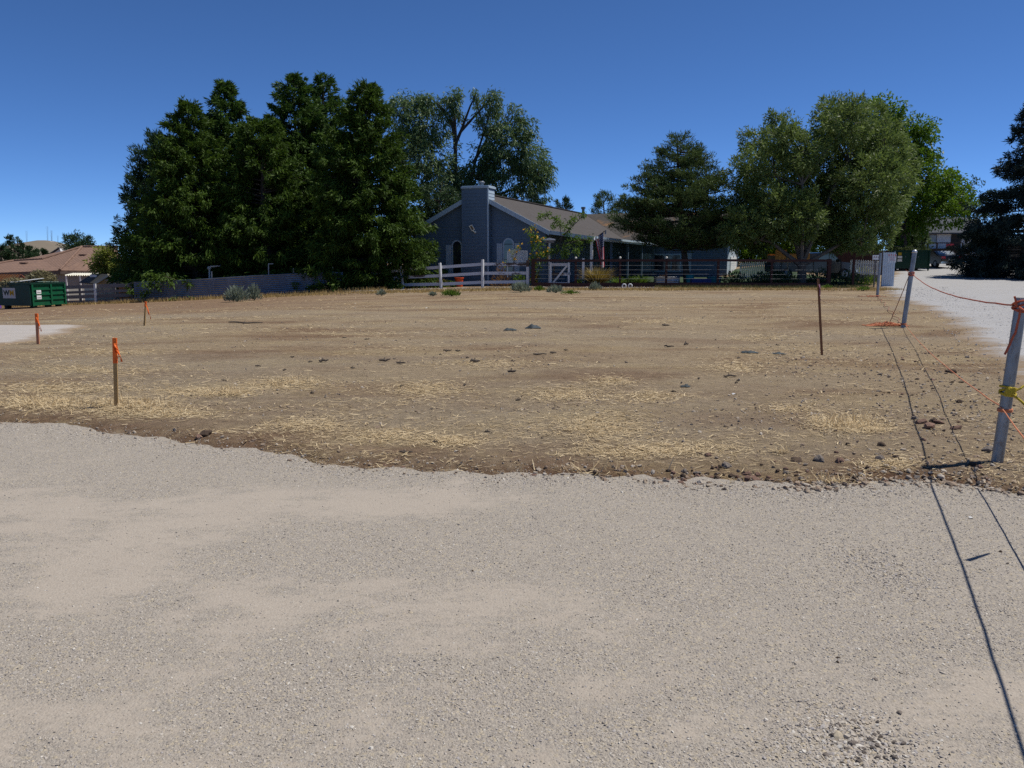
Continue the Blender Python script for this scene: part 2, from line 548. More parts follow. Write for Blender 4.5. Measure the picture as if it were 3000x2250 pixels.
tag(rawmesh('ground', V, gridfaces(ny, nx), M_DIRT, attrs={'bank': BANK.ravel()}, smooth=True), 'bare brown dirt lot with matted dry straw', None, None, 'structure')
# gravel road in the foreground
rx = spaced([(-60, 3), (-12, 0.4), (-6, 0.05), (5, 0.4), (9, 0.4)])
tt = np.concatenate([np.linspace(0, 0.62, 8), np.linspace(0.63, 1, 110)])
e_ = edge(rx) + 0.22
Yr = -10 + (e_[None, :] + 10) * tt[:, None]
Xr = np.repeat(rx[None, :], len(tt), 0)
Zr = hbase(Xr, Yr) + 0.012 + 0.006 * wob(Xr * 0.8, Yr * 0.8)
edge_a = np.clip((e_[None, :] - Yr) / 0.5, 0, 1)
def vnoise(x, y, s, seed):
    """smooth value noise 0..1"""
    r = np.random.default_rng(seed); T = r.random((64, 64))
    xx, yy = x * s, y * s; i, j = np.floor(xx).astype(int), np.floor(yy).astype(int); fx, fy = xx - i, yy - j
    fx = fx * fx * (3 - 2 * fx); fy = fy * fy * (3 - 2 * fy)
    g = lambda a, b: T[a % 64, b % 64]
    return (g(i, j) * (1 - fx) + g(i + 1, j) * fx) * (1 - fy) + (g(i, j + 1) * (1 - fx) + g(i + 1, j + 1) * fx) * fy
def looseness(x, y):
    """how much loose stone lies on the road: dusty wheel streaks against gravel"""
    a = x * 0.96 + y * 0.28; b = y * 0.96 - x * 0.28
    n = 0.36 * vnoise(a * 0.35 + 9, b, 0.9, 5) + 0.34 * vnoise(a * 0.45 + 3, b, 2.3, 6) + 0.30 * vnoise(a * 0.7, b, 5.5, 7)
    rad = np.hypot(x + 2.5, y + 7.0)
    n = n + 0.055 * np.sin(rad * 4.4 + 1.5 * vnoise(x, y, 0.6, 9)) * (1 - sstep(1.5, 3.0, x))
    return n + 0.11 * sstep(0.2, 2.4, x) + 0.16 * (1 - sstep(0.25, 1.0, edge(x) - y)) + 0.04
M_ROAD = mat_gravel('grey road gravel', (0.40, 0.349, 0.286), (0.37, 0.32, 0.262), (0.245, 0.215, 0.18), (0.40, 0.358, 0.30), 0.43, 0.55, False)
tag(rawmesh('gravel_road', np.stack([Xr, Yr, Zr], -1).reshape(-1, 3), gridfaces(len(tt), len(rx)), M_ROAD, attrs={'loose': looseness(Xr, Yr).ravel()}, smooth=True), 'compacted grey gravel road in the foreground', None, None, 'structure')
# paler gravel driveway climbing away at the right
dy = spaced([(8, 0.35), (40, 0.8), (78, 1)])
M_DRIVE = mat_gravel('pale driveway gravel', (0.40, 0.395, 0.39), (0.36, 0.355, 0.35), (0.29, 0.29, 0.295), (0.42, 0.415, 0.41), 0.36, 0.5)
b_ = drv(dy) - 1.0
uu = np.concatenate([np.linspace(0, 0.12, 24), np.linspace(0.14, 1, 40)])
Xd = b_[:, None] + (62 - b_[:, None]) * uu[None, :]
Yd = np.repeat(dy[:, None], len(uu), 1)
ed = np.clip((Xd - b_[:, None]) / 2.6, 0, 1)
Zd = np.maximum(h(Xd, Yd), hbase(Xd, Yd)) - 0.05 + 0.08 * np.clip(ed * 3, 0, 1)
tag(rawmesh('gravel_driveway', np.stack([Xd, Yd, Zd], -1).reshape(-1, 3), gridfaces(len(dy), len(uu)), M_DRIVE, attrs={'edge': ed.ravel()}, smooth=True), 'pale gravel driveway running back on the right', None, None, 'structure')
# gravel pad at the far left
py_ = np.linspace(PADY0 - 4, PADY1, 34)
b_ = padx(py_) + 0.5
uu = 1 - np.linspace(0, 1, 40) ** 1.6
Xp = -60 + (b_[:, None] + 60) * uu[::-1][None, :]
Yp = np.repeat(py_[:, None], len(uu), 1)
ep = np.clip(np.minimum((b_[:, None] - Xp) / 1.6, (PADY1 + 0.2 - Yp) / 1.5), 0, 1)
Zp = h(Xp, Yp) - 0.05 + 0.08 * np.clip(ep * 3, 0, 1)
M_PAD = mat_gravel('pale pad gravel', (0.43, 0.39, 0.35), (0.40, 0.36, 0.32), (0.36, 0.33, 0.30), (0.44, 0.41, 0.38), 0.42, 0.56)
tag(rawmesh('gravel_pad', np.stack([Xp, Yp, Zp], -1).reshape(-1, 3), gridfaces(len(py_), len(uu)), M_PAD, attrs={'edge': ep.ravel()}, smooth=True), 'pale gravel pad beside the dirt at the left', None, None, 'structure')
# hill far behind on the left
hx = np.linspace(-2600, -700, 70); hy = np.linspace(2300, 3600, 30)
XX, YY = np.meshgrid(hx, hy)
hh = 62 * np.exp(-((XX + 1560) / 130) ** 2) + 16 * np.exp(-((XX + 1740) / 220) ** 2) + 22 * np.exp(-((XX + 1300) / 250) ** 2)
hh = hh * np.exp(-((YY - 2800) / 320) ** 2) * (1 + 0.06 * np.sin(XX * 0.03) * np.sin(YY * 0.02)) - 3
M_HILL = pm('dry hillside', (0.19, 0.155, 0.115), (0.14, 0.12, 0.09), 0.01, 0.95, obj=False)
tag(rawmesh('hill', np.stack([XX, YY, hh], -1).reshape(-1, 3), gridfaces(30, 70), M_HILL, smooth=True), 'dry tan hill on the horizon', None, None, 'structure')
# ================================================================ materials used by built things
M_BLUE = pm('blue grey siding paint', (0.118, 0.165, 0.222), (0.10, 0.142, 0.192), 1.2, 0.6, bump=0.15, bscale=30)
M_TRIM = pm('pale blue trim and sunlit siding', (0.40, 0.49, 0.56), (0.34, 0.42, 0.49), 2.0, 0.55)
M_SHUT = pm('pale grey shutter paint', (0.42, 0.48, 0.53), (0.36, 0.42, 0.47), 3.0, 0.6)
M_WHITE = pm('white paint', (0.76, 0.76, 0.75), (0.66, 0.66, 0.65), 2.5, 0.55, dirt=(0.42, 0.38, 0.33))
M_GLASS = pm('dark window glass', (0.02, 0.025, 0.03), (0.03, 0.035, 0.04), 1.0, 0.06, spec=0.8)
M_BLACK = pm('black rubber', (0.02, 0.02, 0.02), (0.03, 0.03, 0.03), 4, 0.8)
M_GALV = pm('galvanised steel', (0.31, 0.33, 0.35), (0.18, 0.195, 0.21), 9.0, 0.45, metal=0.7, bump=0.2, dirt=(0.14, 0.10, 0.075), stretch=(1, 1, 0.4))
M_CORR = pm('weathered corrugated steel', (0.24, 0.28, 0.33), (0.16, 0.185, 0.22), 1.3, 0.34, metal=0.75, dirt=(0.14, 0.13, 0.125))
M_BRWOOD = pm('red brown stained wood', (0.06, 0.022, 0.017), (0.042, 0.017, 0.014), 3, 0.75, bump=0.3, stretch=(1, 1, 6), var=0.15)
M_GREYWOOD = pm('weathered grey wood', (0.22, 0.205, 0.20), (0.14, 0.125, 0.12), 5, 0.85, bump=0.4, stretch=(0.3, 1, 6), var=0.2)
M_DARKWOOD = pm('dark weathered wood', (0.055, 0.045, 0.038), (0.035, 0.03, 0.025), 4, 0.85, bump=0.4, var=0.25)
M_BARK = pm('rough bark', (0.085, 0.065, 0.05), (0.045, 0.036, 0.03), 6, 0.9, bump=0.8, bscale=18)
M_PALEBARK = pm('grey bark', (0.16, 0.135, 0.11), (0.08, 0.068, 0.058), 5, 0.9, bump=0.7, bscale=18)
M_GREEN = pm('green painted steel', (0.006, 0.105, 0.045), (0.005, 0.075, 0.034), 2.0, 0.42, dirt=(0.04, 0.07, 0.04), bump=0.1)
M_DKGREEN = pm('dark green steel and painted shade', (0.008, 0.045, 0.03), (0.007, 0.035, 0.024), 2.0, 0.45, dirt=(0.03, 0.04, 0.03), bump=0.1)
M_STAKE = pm('bare pine lath', (0.44, 0.29, 0.12), (0.34, 0.21, 0.085), 6, 0.8, stretch=(4, 4, 0.6), bump=0.3)
M_ORANGE = pm('fluorescent orange', (0.85, 0.17, 0.02), (0.75, 0.13, 0.02), 9, 0.6)
M_ROPE = pm('faded orange red rope', (0.52, 0.13, 0.06), (0.40, 0.09, 0.05), 30, 0.85, bump=0.5, bscale=200)
M_ROPE2 = pm('orange twine', (0.62, 0.24, 0.12), (0.5, 0.17, 0.08), 30, 0.85)
M_YROPE = pm('yellow rope', (0.68, 0.52, 0.04), (0.30, 0.22, 0.03), 60, 0.85, bump=0.5, bscale=200)

def mat_shingle(name, c1, c2, rust=False, scale=1.0):
    m, t = newmat(name)
    tc = t.new('ShaderNodeTexCoord')
    v = tc.outputs['Object']
    n = t.noise(v, 2.2, 6, 0.65)
    vo = t.vor(v, 5.5)
    cs = t.new('ShaderNodeSeparateColor'); t.link(vo.outputs['Color'], cs.inputs[0])
    col = t.mix(t.mix(0.5, n, cs.outputs[0]), c1, c2)
    wv = t.new('ShaderNodeTexWave'); wv.wave_type = 'BANDS'; wv.bands_direction = 'Z'; wv.wave_profile = 'SAW'
    t.link(v, wv.inputs['Vector']); wv.inputs['Scale'].default_value = 2.4 * scale; wv.inputs['Distortion'].default_value = 0.3
    col = t.mix(t.ramp(wv.outputs['Fac'], [(0.0, 0.35), (0.2, 0.0)]), col, tuple(c * 0.55 for c in c2))
    if rust:
        col = t.mix(t.ramp(t.noise(v, 0.55, 6, 0.7, 0.6), [(0.56, 0.0), (0.66, 0.85)]), col, (0.30, 0.16, 0.07))
    t.bsdf(col, 0.92, 0, 0.2, t.bump(t.math('ADD', wv.outputs['Fac'], t.noise(v, 14, 4)), 0.6, 0.03))
    return m
M_SHINGLE = mat_shingle('brown grey shingles', (0.095, 0.085, 0.08), (0.06, 0.054, 0.051))
M_SHINGLE2 = mat_shingle('needle strewn shingles', (0.10, 0.09, 0.082), (0.066, 0.06, 0.054), True)
M_GREYROOF = mat_shingle('blue grey shingles', (0.09, 0.097, 0.11), (0.065, 0.07, 0.08))
M_DARKROOF = mat_shingle('charcoal shed shingles', (0.072, 0.07, 0.062), (0.05, 0.049, 0.044))

def slab(mb, quad, th):
    """thick plate from a planar polygon (points), th measured down"""
    q = [Vector(p) for p in quad]
    n = len(q)
    lo = [p - Vector((0, 0, th)) for p in q]
    fs = [tuple(range(n)), tuple(range(2 * n - 1, n - 1, -1))]
    for i in range(n):
        fs.append((i, (i + 1) % n, (i + 1) % n + n, i + n))
    return mb.add(q + lo, fs)

# ================================================================ blue house
HO = at(1393, 570, 52.0)
HG = 0.12
HR = -R(20.5)
house = empty('blue_house', (HO.x, 52.0, HG), HR, 'blue-grey house with tall chimney, arched gable windows and brown roof behind the white rail fence', 'house')
RZ0, SLOPE = 5.78, 0.504          # ridge height, roof slope
def roofz(w): return RZ0 - SLOPE * abs(w)
SW, SG = 4.4, 0.45                # half width of the walls, setback of the gable wall
LEN = 31.0
SC0 = 20.6                        # wing front wall
WE = 13.0                         # wing end
wall = MB()
gz = roofz(SW) - 0.1
wall.prism([(-SW, -0.6), (SW, -0.6), (SW, gz), (0, RZ0 - 0.16), (-SW, gz)], SG, LEN)
wall.box(SW - 0.2, WE, SC0, SC0 + 8.8, -0.6, gz)
wall.prism([(0, 0), (1, 0), (1, 1)], 0, 0.001) if False else None
wl = wall.build('wall', M_BLUE, house, local=True)
# wing gable triangle at the far right end
wt = MB()
ys = SC0 + 4.4
wt.add([(WE - 0.02, SC0, gz), (WE - 0.02, SC0 + 8.8, gz), (WE - 0.02, ys, RZ0 - 0.16), (WE - 0.3, SC0, gz), (WE - 0.3, SC0 + 8.8, gz), (WE - 0.3, ys, RZ0 - 0.16)],
       [(0, 1, 2), (5, 4, 3), (0, 3, 4, 1), (1, 4, 5, 2), (2, 5, 3, 0)])
wt.build('gable_end', M_SHUT, house, local=True)
we = MB(); we.box(WE + 0.004, WE + 0.03, SC0 + 0.02, SC0 + 8.78, -0.6, gz)
we.build('end_wall', M_SHUT, house, local=True)
# siding courses
def board(w0, w1, z, y, hgt=0.2):
    mb = MB()
    mb.add([(w0, y - 0.036, z), (w1, y - 0.036, z), (w1, y - 0.008, z + hgt), (w0, y - 0.008, z + hgt),
            (w0, y - 0.002, z), (w1, y - 0.002, z), (w1, y - 0.002, z + hgt), (w0, y - 0.002, z + hgt)],
           [(0, 1, 2, 3), (7, 6, 5, 4), (0, 4, 5, 1), (1, 5, 6, 2), (2, 6, 7, 3), (3, 7, 4, 0)])
    return mb
z = -0.5
while z < RZ0 - 0.45:
    half = min(SW, (RZ0 - 0.16 - z - 0.2) / SLOPE)
    if half > 0.9:
        board(-half, -0.84, z, SG).build('siding_board', M_BLUE, wl, local=True)
        board(0.90, half, z, SG).build('siding_board', M_BLUE, wl, local=True)
    z += 0.2
for k in range(18):
    board(SW + 0.02, WE, -0.5 + 0.2 * k, SC0).build('siding_board', M_BLUE, wl, local=True)
# side wall under the long eave: vertical battens read as panels
sbm = MB()
for s in np.arange(1.2, 20, 1.2):
    b = MB(); b.box(SW + 0.002, SW + 0.03, s - 0.03, s + 0.03, -0.5, gz); b.build('batten', M_BLUE, wl, local=True)
# roof
ov = 4.8
rf = MB()
slab(rf, [(0, 0, RZ0), (ov, 0, roofz(ov)), (ov, LEN + 0.3, roofz(ov)), (0, LEN + 0.3, RZ0)], 0.13)
slab(rf, [(0, 0, RZ0), (0, LEN + 0.3, RZ0), (-ov, LEN + 0.3, roofz(ov)), (-ov, 0, roofz(ov))], 0.13)
roof = rf.build('roof', M_SHINGLE, house, local=True)
ro = WE + 0.9
wr = MB()
slab(wr, [(0.02, ys, RZ0 + 0.01), (ro, ys, RZ0 + 0.01), (ro, ys - ov, roofz(ov) + 0.01), (ov, ys - ov, roofz(ov) + 0.01)], 0.13)
slab(wr, [(0.02, ys, RZ0 + 0.01), (ov, ys + ov, roofz(ov) + 0.01), (ro, ys + ov, roofz(ov) + 0.01), (ro, ys, RZ0 + 0.01)], 0.13)
wr.build('wing_roof', M_SHINGLE2, house, local=True)
rc = MB(); rc.beam((0, 0.1, RZ0 + 0.03), (0, 24.9, RZ0 + 0.03), 0.3, 0.06); rc.build('ridge_cap', M_SHINGLE, roof, local=True)
for sgn in (-1, 1):
    fb = MB(); fb.beam((0.05 * sgn, -0.03, RZ0 - 0.13), (sgn * (ov + 0.02), -0.03, roofz(ov) - 0.13), 0.05, 0.26, up=(0, 0, 1))
    fb.build('fascia_board', M_TRIM, roof, local=True)
gu = MB(); gu.box(7.562, 7.66, 0.2, 19.0, 2.9, 3.03); gu.build('gutter', M_TRIM, roof, local=True)
gu = MB(); gu.box(ov + 0.12, ro, ys - ov - 0.11, ys - ov - 0.005, roofz(ov) - 0.2, roofz(ov) - 0.04); gu.build('gutter', M_TRIM, roof, local=True)
fb = MB(); fb.beam((ro + 0.03, ys - ov, roofz(ov) - 0.12), (ro + 0.03, ys, RZ0 - 0.12), 0.05, 0.26); fb.build('fascia_board', M_WHITE, roof, local=True)
# chimney with lap siding, corner boards and cap
ch = MB(); ch.box(-0.82, 0.88, -0.12, 0.95, -0.6, 6.08)
chim = ch.build('chimney', M_BLUE, house, local=True)
for k in range(32):
    board(-0.79, 0.85, -0.5 + 0.2 * k, -0.12).build('siding_board', M_BLUE, chim, local=True)
    sb = MB(); z0 = -0.5 + 0.2 * k
    sb.add([(0.908, -0.06, z0), (0.908, 0.9, z0), (0.888, 0.9, z0 + 0.2), (0.888, -0.06, z0 + 0.2), (0.882, -0.06, z0), (0.882, 0.9, z0), (0.882, 0.9, z0 + 0.2), (0.882, -0.06, z0 + 0.2)],
           [(0, 1, 2, 3), (7, 6, 5, 4), (0, 4, 5, 1), (1, 5, 6, 2), (2, 6, 7, 3), (3, 7, 4, 0)])
    if z0 > 5.2 or z0 < 3: sb.build('siding_board', M_TRIM if z0 > 5.2 else M_BLUE, chim, local=True)  # side above the roof in pale trim colour, standing in for sunlight
for (a, b) in ((-0.86, -0.785), (0.83, 0.925)):
    c = MB(); c.box(a, b, -0.162, -0.1, -0.5, 6.02); c.build('corner_board', M_TRIM if a > 0 else M_BLUE, chim, local=True)
c = MB(); c.box(-0.9, 0.96, -0.2, 1.0, 6.0, 6.12); c.box(-0.84, 0.9, -0.14, 0.94, 6.12, 6.16); c.build('chimney_cap', M_TRIM, chim, local=True)
c = MB(); c.tube([(0.25, 0.4, 6.14), (0.25, 0.4, 6.35)], 0.13, 12); c.tube([(0.25, 0.4, 6.35), (0.25, 0.4, 6.4)], 0.19, 12); c.tube([(0.25, 0.4, 6.4), (0.25, 0.4, 6.46)], [0.19, 0.1], 12)
c.build('flue', M_GALV, chim, local=True)
# arched windows with shutters
def arch(w, y0, y1, z0, zs, rad, n=12):
    return [(w - rad, z0), (w + rad, z0)] + [(w + rad * math.cos(math.pi * k / n), zs + rad * math.sin(math.pi * k / n)) for k in range(n + 1)]
for (w, z0, zs) in ((-1.45, 0.75, 2.55), (2.02, 0.75, 2.62)):
    tr = MB(); tr.prism(arch(w, 0, 0, z0 - 0.05, zs, 0.37), SG - 0.075, SG - 0.03)
    win = tr.build('window', M_TRIM, house, local=True)
    g = MB(); g.prism(arch(w, 0, 0, z0 + 0.04, zs, 0.27), SG - 0.082, SG - 0.0765); g.build('pane', M_GLASS, win, local=True)
    mu = MB()
    mu.box(w - 0.27, w + 0.27, SG - 0.1, SG - 0.083, zs - 0.02, zs + 0.02); mu.build('muntin', M_BLACK, win, local=True)
    mu = MB(); mu.box(w - 0.27, w + 0.27, SG - 0.1, SG - 0.083, 1.65, 1.69); mu.build('muntin', M_BLACK, win, local=True)
    for (a, b) in ((w - 0.78, w - 0.40), (w + 0.40, w + 0.72)):
        if b - 0.0 > -0.86 and a < 0: b = -0.87
        sh = MB(); sh.box(a, b, SG - 0.065, SG - 0.032, z0 - 0.05, zs + 0.05)
        so = sh.build('shutter', M_SHUT, house, local=True)
        nb = 3 if b - a > 0.2 else 1
        for k in range(nb):
            wd = (b - a) / nb
            p = MB(); p.box(a + k * wd + 0.012, a + (k + 1) * wd - 0.012, SG - 0.078, SG - 0.064, z0 - 0.03, zs + 0.03); p.build('plank', M_SHUT, so, local=True)
        for zz in (z0 + 0.2, (z0 + zs) / 2, zs - 0.2):
            p = MB(); p.box(a + 0.01, b - 0.01, SG - 0.095, SG - 0.0785, zz - 0.05, zz + 0.05); p.build('batten', M_SHUT, so, local=True)
# floodlight on the chimney
fl = MB(); fl.box(-0.22, 0.02, -0.86, -0.82, 3.35, 3.75, Matrix.Rotation(0.0, 4, 'Y'))
M_LAMPW = pm('cream lamp housing', (0.75, 0.73, 0.62), (0.65, 0.63, 0.54), 4, 0.5)
flo = MB(); T = Matrix.Translation((-0.12, -0.30, 3.62)) @ Matrix.Rotation(R(-25), 4, 'Y') @ Matrix.Rotation(R(20), 4, 'X')
for (a, b, c_, d) in ((-0.11, 0.11, 0.13, 0.18), (-0.11, 0.11, -0.18, -0.13), (-0.11, -0.07, -0.13, 0.13), (0.07, 0.11, -0.13, 0.13)):
    flo.box(a, b, -0.04, 0.04, c_, d, T)
fo = flo.build('floodlight', M_LAMPW, house, local=True)
p = MB(); p.box(-0.07, 0.07, 0.0, 0.03, -0.13, 0.13, T); p.build('lens', M_GLASS, fo, local=True)
p = MB(); p.tube([(-0.10, -0.24, 3.45), (0.0, -0.20, 3.38), (0.04, -0.13, 3.36)], 0.045, 8); p.blob((0.05, -0.20, 3.36), 0.08, 3, 1, 0.1); p.build('bracket', M_LAMPW, fo, local=True)
# vents on the roof
v = MB(); v.tube([(1.2, 20.2, roofz(1.2) - 0.1), (1.2, 20.2, roofz(1.2) + 0.75)], 0.12, 10); v.tube([(1.2, 20.2, roofz(1.2) + 0.75), (1.2, 20.2, roofz(1.2) + 0.92)], 0.19, 10)
v.build('vent_pipe', M_GALV, roof, local=True)
v = MB(); v.tube([(4.1, 16.4, roofz(4.1) - 0.05), (4.1, 16.4, roofz(4.1) + 0.3)], 0.06, 8); v.build('vent_pipe', M_GALV, roof, local=True)
# porch
pr = MB()
slab(pr, [(SW, 0.02, roofz(SW) - 0.02), (ov, 0.02, roofz(ov) + 0.02), (7.5, 0.02, 3.02), (7.5, 20.2, 3.02), (ov, 20.2, roofz(ov) + 0.02), (SW, 20.2, roofz(SW) - 0.02)], 0.09) if False else slab(pr, [(ov - 0.1, 0.02, roofz(ov) + 0.05), (7.5, 0.02, 3.02), (7.5, 20.1, 3.02), (ov - 0.1, 20.1, roofz(ov) + 0.05)], 0.09)
po = pr.build('porch_roof', M_SHINGLE, house, local=True)
p = MB(); p.box(7.505, 7.56, 0.0, 20.1, 2.8, 3.04); p.build('fascia_board', M_WHITE, po, local=True)
p = MB(); p.beam((ov + 0.03, -0.03, roofz(ov) - 0.07), (7.5, -0.03, 2.91), 0.05, 0.22); p.build('fascia_board', M_TRIM, po, local=True)
for s in (0.5, 5.4, 10.2, 15.0, 19.8):
    p = MB(); p.box(7.2, 7.34, s - 0.07, s + 0.07, -0.6, 2.93); p.build('porch_post', M_WHITE if s < 3 else M_BLUE, house, local=True)
dr = MB(); dr.box(SW + 0.004, SW + 0.05, 16.0, 17.0, -0.3, 1.9); dr.build('door', M_GLASS, house, local=True)
# wing window
fr = MB()
for (a, b, c_, d) in ((7.0, 9.4, 0.75, 0.86), (7.0, 9.4, 2.1, 2.22), (7.0, 7.1, 0.86, 2.1), (9.3, 9.4, 0.86, 2.1), (8.55, 8.61, 0.86, 2.1)):
    fr.box(a, b, SC0 - 0.09, SC0 - 0.035, c_, d)
wn = fr.build('window', M_TRIM, house, local=True)
g = MB(); g.box(7.1, 9.3, SC0 - 0.06, SC0 - 0.04, 0.86, 2.1); g.build('pane', M_GLASS, wn, local=True)
for (a, b) in ((6.2, 6.95), (9.45, 10.2)):
    g = MB(); g.box(a, b, SC0 - 0.08, SC0 - 0.035, 0.72, 2.25); so = g.build('shutter', M_SHUT, house, local=True)
    for k in range(3):
        p = MB(); p.box(a + k * 0.25 + 0.015, a + k * 0.25 + 0.235, SC0 - 0.095, SC0 - 0.081, 0.74, 2.23); p.build('plank', M_SHUT, so, local=True)
ed = MB(); ed.box(WE + 0.035, WE + 0.08, SC0 + 2.0, SC0 + 6.6, -0.4, 2.0); gd = ed.build('garage_door', M_WHITE, house, local=True)
for k in range(4):
    p = MB(); p.box(WE + 0.082, WE + 0.1, SC0 + 2.05, SC0 + 6.55, -0.35 + k * 0.59, 0.2 + k * 0.59); p.build('panel', M_WHITE, gd, local=True)

# ================================================================ flag on the porch
def mat_flag():
    m, t = newmat('striped flag cloth')
    uv = t.new('ShaderNodeUVMap'); uv.uv_map = 'uv'
    sep = t.new('ShaderNodeSeparateXYZ'); t.link(uv.outputs[0], sep.inputs[0])
    k = t.math('MODULO', t.math('FLOOR', t.math('MULTIPLY', sep.outputs[1], 13.0)), 2.0)
    col = t.mix(k, (0.40, 0.03, 0.05), (0.62, 0.60, 0.60))
    cant = t.math('MULTIPLY', t.math('LESS_THAN', sep.outputs[0], 0.42), t.math('GREATER_THAN', sep.outputs[1], 6 / 13))
    vo = t.new('ShaderNodeTexVoronoi'); vo.inputs['Scale'].default_value = 16; vo.inputs['Randomness'].default_value = 0.0
    t.link(uv.outputs[0], vo.inputs['Vector'])
    star = t.ramp(vo.outputs['Distance'], [(0.22, 1.0), (0.3, 0.0)])
    col = t.mix(cant, col, t.mix(star, (0.03, 0.045, 0.12), (0.55, 0.55, 0.58)))
    t.bsdf(col, 0.8, 0, 0.2)
    return m
F0 = at(1733, 706, 50.0); F1 = at(1769, 679, 49.8)
fp = MB(); fp.tube([F0, F1], 0.025, 8)
fp.tube([F1, F1 + (F1 - F0).normalized() * 0.06], [0.045, 0.02], 8)
flag = empty('flag', (F0.x, F0.y, F0.z), 0, 'star-spangled striped flag hanging from an angled pole on the porch', 'flag')
fp.build('flagpole', M_DARKWOOD, flag)
fd = (F1 - F0).normalized()
nU, nV = 26, 16
V_, UV_ = [], []
for i in range(nU + 1):
    u = i / nU
    for j in range(nV + 1):
        v_ = j / nV
        # hoist runs along the pole, the fly hangs down in folds
        p = F0 + (F1 - F0) * (0.30 + 0.66 * v_)
        fold = math.sin(v_ * 15 + u * 2.0)
        q = p + Vector((0.10 * u * math.sin(v_ * 7) + 0.30 * u * (0.55 - v_) + 0.18 * u, -0.16 * fold * min(1, u * 2 + 0.2), -1.85 * u + 0.12 * u * u * math.sin(v_ * 6) - 0.25 * u * (v_ - 0.5)))
        V_.append(q); UV_.append((u, v_))
mbf = MB(); nc = nV + 1
mbf.add(V_, [(i * nc + j, i * nc + j + 1, (i + 1) * nc + j + 1, (i + 1) * nc + j) for i in range(nU) for j in range(nV)])
fo = mbf.build('flag_cloth', mat_flag(), flag, smooth=True)
ul = fo.data.uv_layers.new(name='uv')
for lp in fo.data.loops: ul.data[lp.index].uv = UV_[lp.vertex_index]

# ================================================================ white three-rail fence
def mat_peel():
    m, t = newmat('peeling white paint')
    v = t.pos((0.35, 1, 1.6), False)
    pe = t.ramp(t.math('ADD', t.noise(v, 1.1, 3, 0.5), t.math('MULTIPLY', t.math('SUBTRACT', t.noise(t.pos((1, 1, 2.5)), 9, 6, 0.75), 0.5), 0.28)), [(0.585, 0.0), (0.60, 1.0)])
    wood = t.mix(t.noise(t.pos((2, 2, 30)), 3, 5), (0.05, 0.032, 0.026), (0.10, 0.07, 0.055))
    white = t.mix(t.noise(v, 3, 5), (0.60, 0.60, 0.62), (0.50, 0.50, 0.53))
    t.bsdf(t.mix(pe, white, wood), 0.65, 0, 0.3, t.bump(pe, 0.4, 0.01))
    return m
M_PEEL = mat_peel()
FP = [(1008, 806, 862, 48.8), (1180, 779, 850, 48.4), (1293, 770, 850, 48.0), (1414, 760, 846, 47.8), (1546, 762, 843, 47.6)]
wf = empty('white_rail_fence', at(1293, 850, 48.0), 0, 'white three-rail wooden fence with peeling paint in front of the blue house', 'fence')
fpp = []
for k, (u, v0, v1, Y) in enumerate(FP):
    b = at(u, v1, Y); tpt = at(u + (-4 if k in (1, 2) else 0), v0, Y)
    fpp.append((b, tpt))
    p = MB(); p.beam((b.x, b.y, hz(b.x, b.y) - 0.3), tpt, 0.13, 0.13, up=(0.62, 0.78, 0))
    p.build('post', M_WHITE if k in (1, 2, 3) else M_PEEL, wf, bevel=0.012)
for k in range(len(FP) - 1):
    for fr_ in (0.84, 0.53, 0.22):
        a = fpp[k][0].lerp(fpp[k][1], fr_); b = fpp[k + 1][0].lerp(fpp[k + 1][1], fr_)
        a = a + Vector((0, 0.115, 0)); b = b + Vector((0, 0.115, 0))
        d = (b - a).normalized()
        p = MB(); p.beam(a - d * 0.03 if k == 0 else a + d * 0.004, b - d * 0.004, 0.035, 0.17)
        p.build('rail', M_PEEL, wf)
# ================================================================ corrugated steel fence
CP = [(392, 826, 880, 46.6), (500, 822, 876, 46.6), (620, 815, 870, 46.8), (740, 807, 866, 47.0), (860, 801, 862, 47.2), (1004, 797, 858, 47.4)]
cf = empty('corrugated_fence', at(620, 870, 46.8), 0, 'low corrugated steel sheet fence under the dark conifers', 'fence')
for k in range(len(CP) - 1):
    (u0, t0, b0, y0), (u1, t1, b1, y1) = CP[k], CP[k + 1]
    A, B = at(u0, b0, y0), at(u1, b1, y1)
    TA, TB = at(u0, t0, y0), at(u1, t1, y1)
    A.z = min(A.z, hz(A.x, A.y)) - 0.05; B.z = min(B.z, hz(B.x, B.y)) - 0.05
    nr = 11 * 6
    front, back = [], []
    for i in range(nr + 1):
        f = i / nr
        off = 0.02 * math.sin(f * 11 * 2 * math.pi)
        row, rowb = [], []
        for j in range(9):
            g = j / 8
            ga = 0.001 + 0.998 * g
            p = (A.lerp(TA, f)).lerp(B.lerp(TB, f), ga)
            warp = 0.015 * math.sin(g * 9 + k) * math.sin(f * 3 + k)
            row.append(p + Vector((0, off + warp - 0.006 * (k % 2), 0))); rowb.append(p + Vector((0, off + warp + 0.004 - 0.006 * (k % 2), 0)))
        front.append(row); back.append(rowb[::-1])
    mb = MB(); mb.sheet(front); mb.sheet(back)
    mb.build('corrugated_sheet', M_CORR, cf, smooth=True)
for (u, vt, Y) in ((620, 795, 47.1), (787, 773, 47.3), (860, 786, 47.4), (975, 782, 47.6), (500, 812, 46.9)):
    b = at(u, 870, Y); b.z = hz(b.x, b.y) - 0.3; tp = at(u, vt, Y)
    mb = MB(); mb.tube([b, tp], 0.035, 8)
    if u == 787: mb.beam(tp + Vector((-0.02, 0, 0)), tp + Vector((0.26, 0, 0)), 0.04, 0.04)
    mb.build('post', M_GALV, cf)
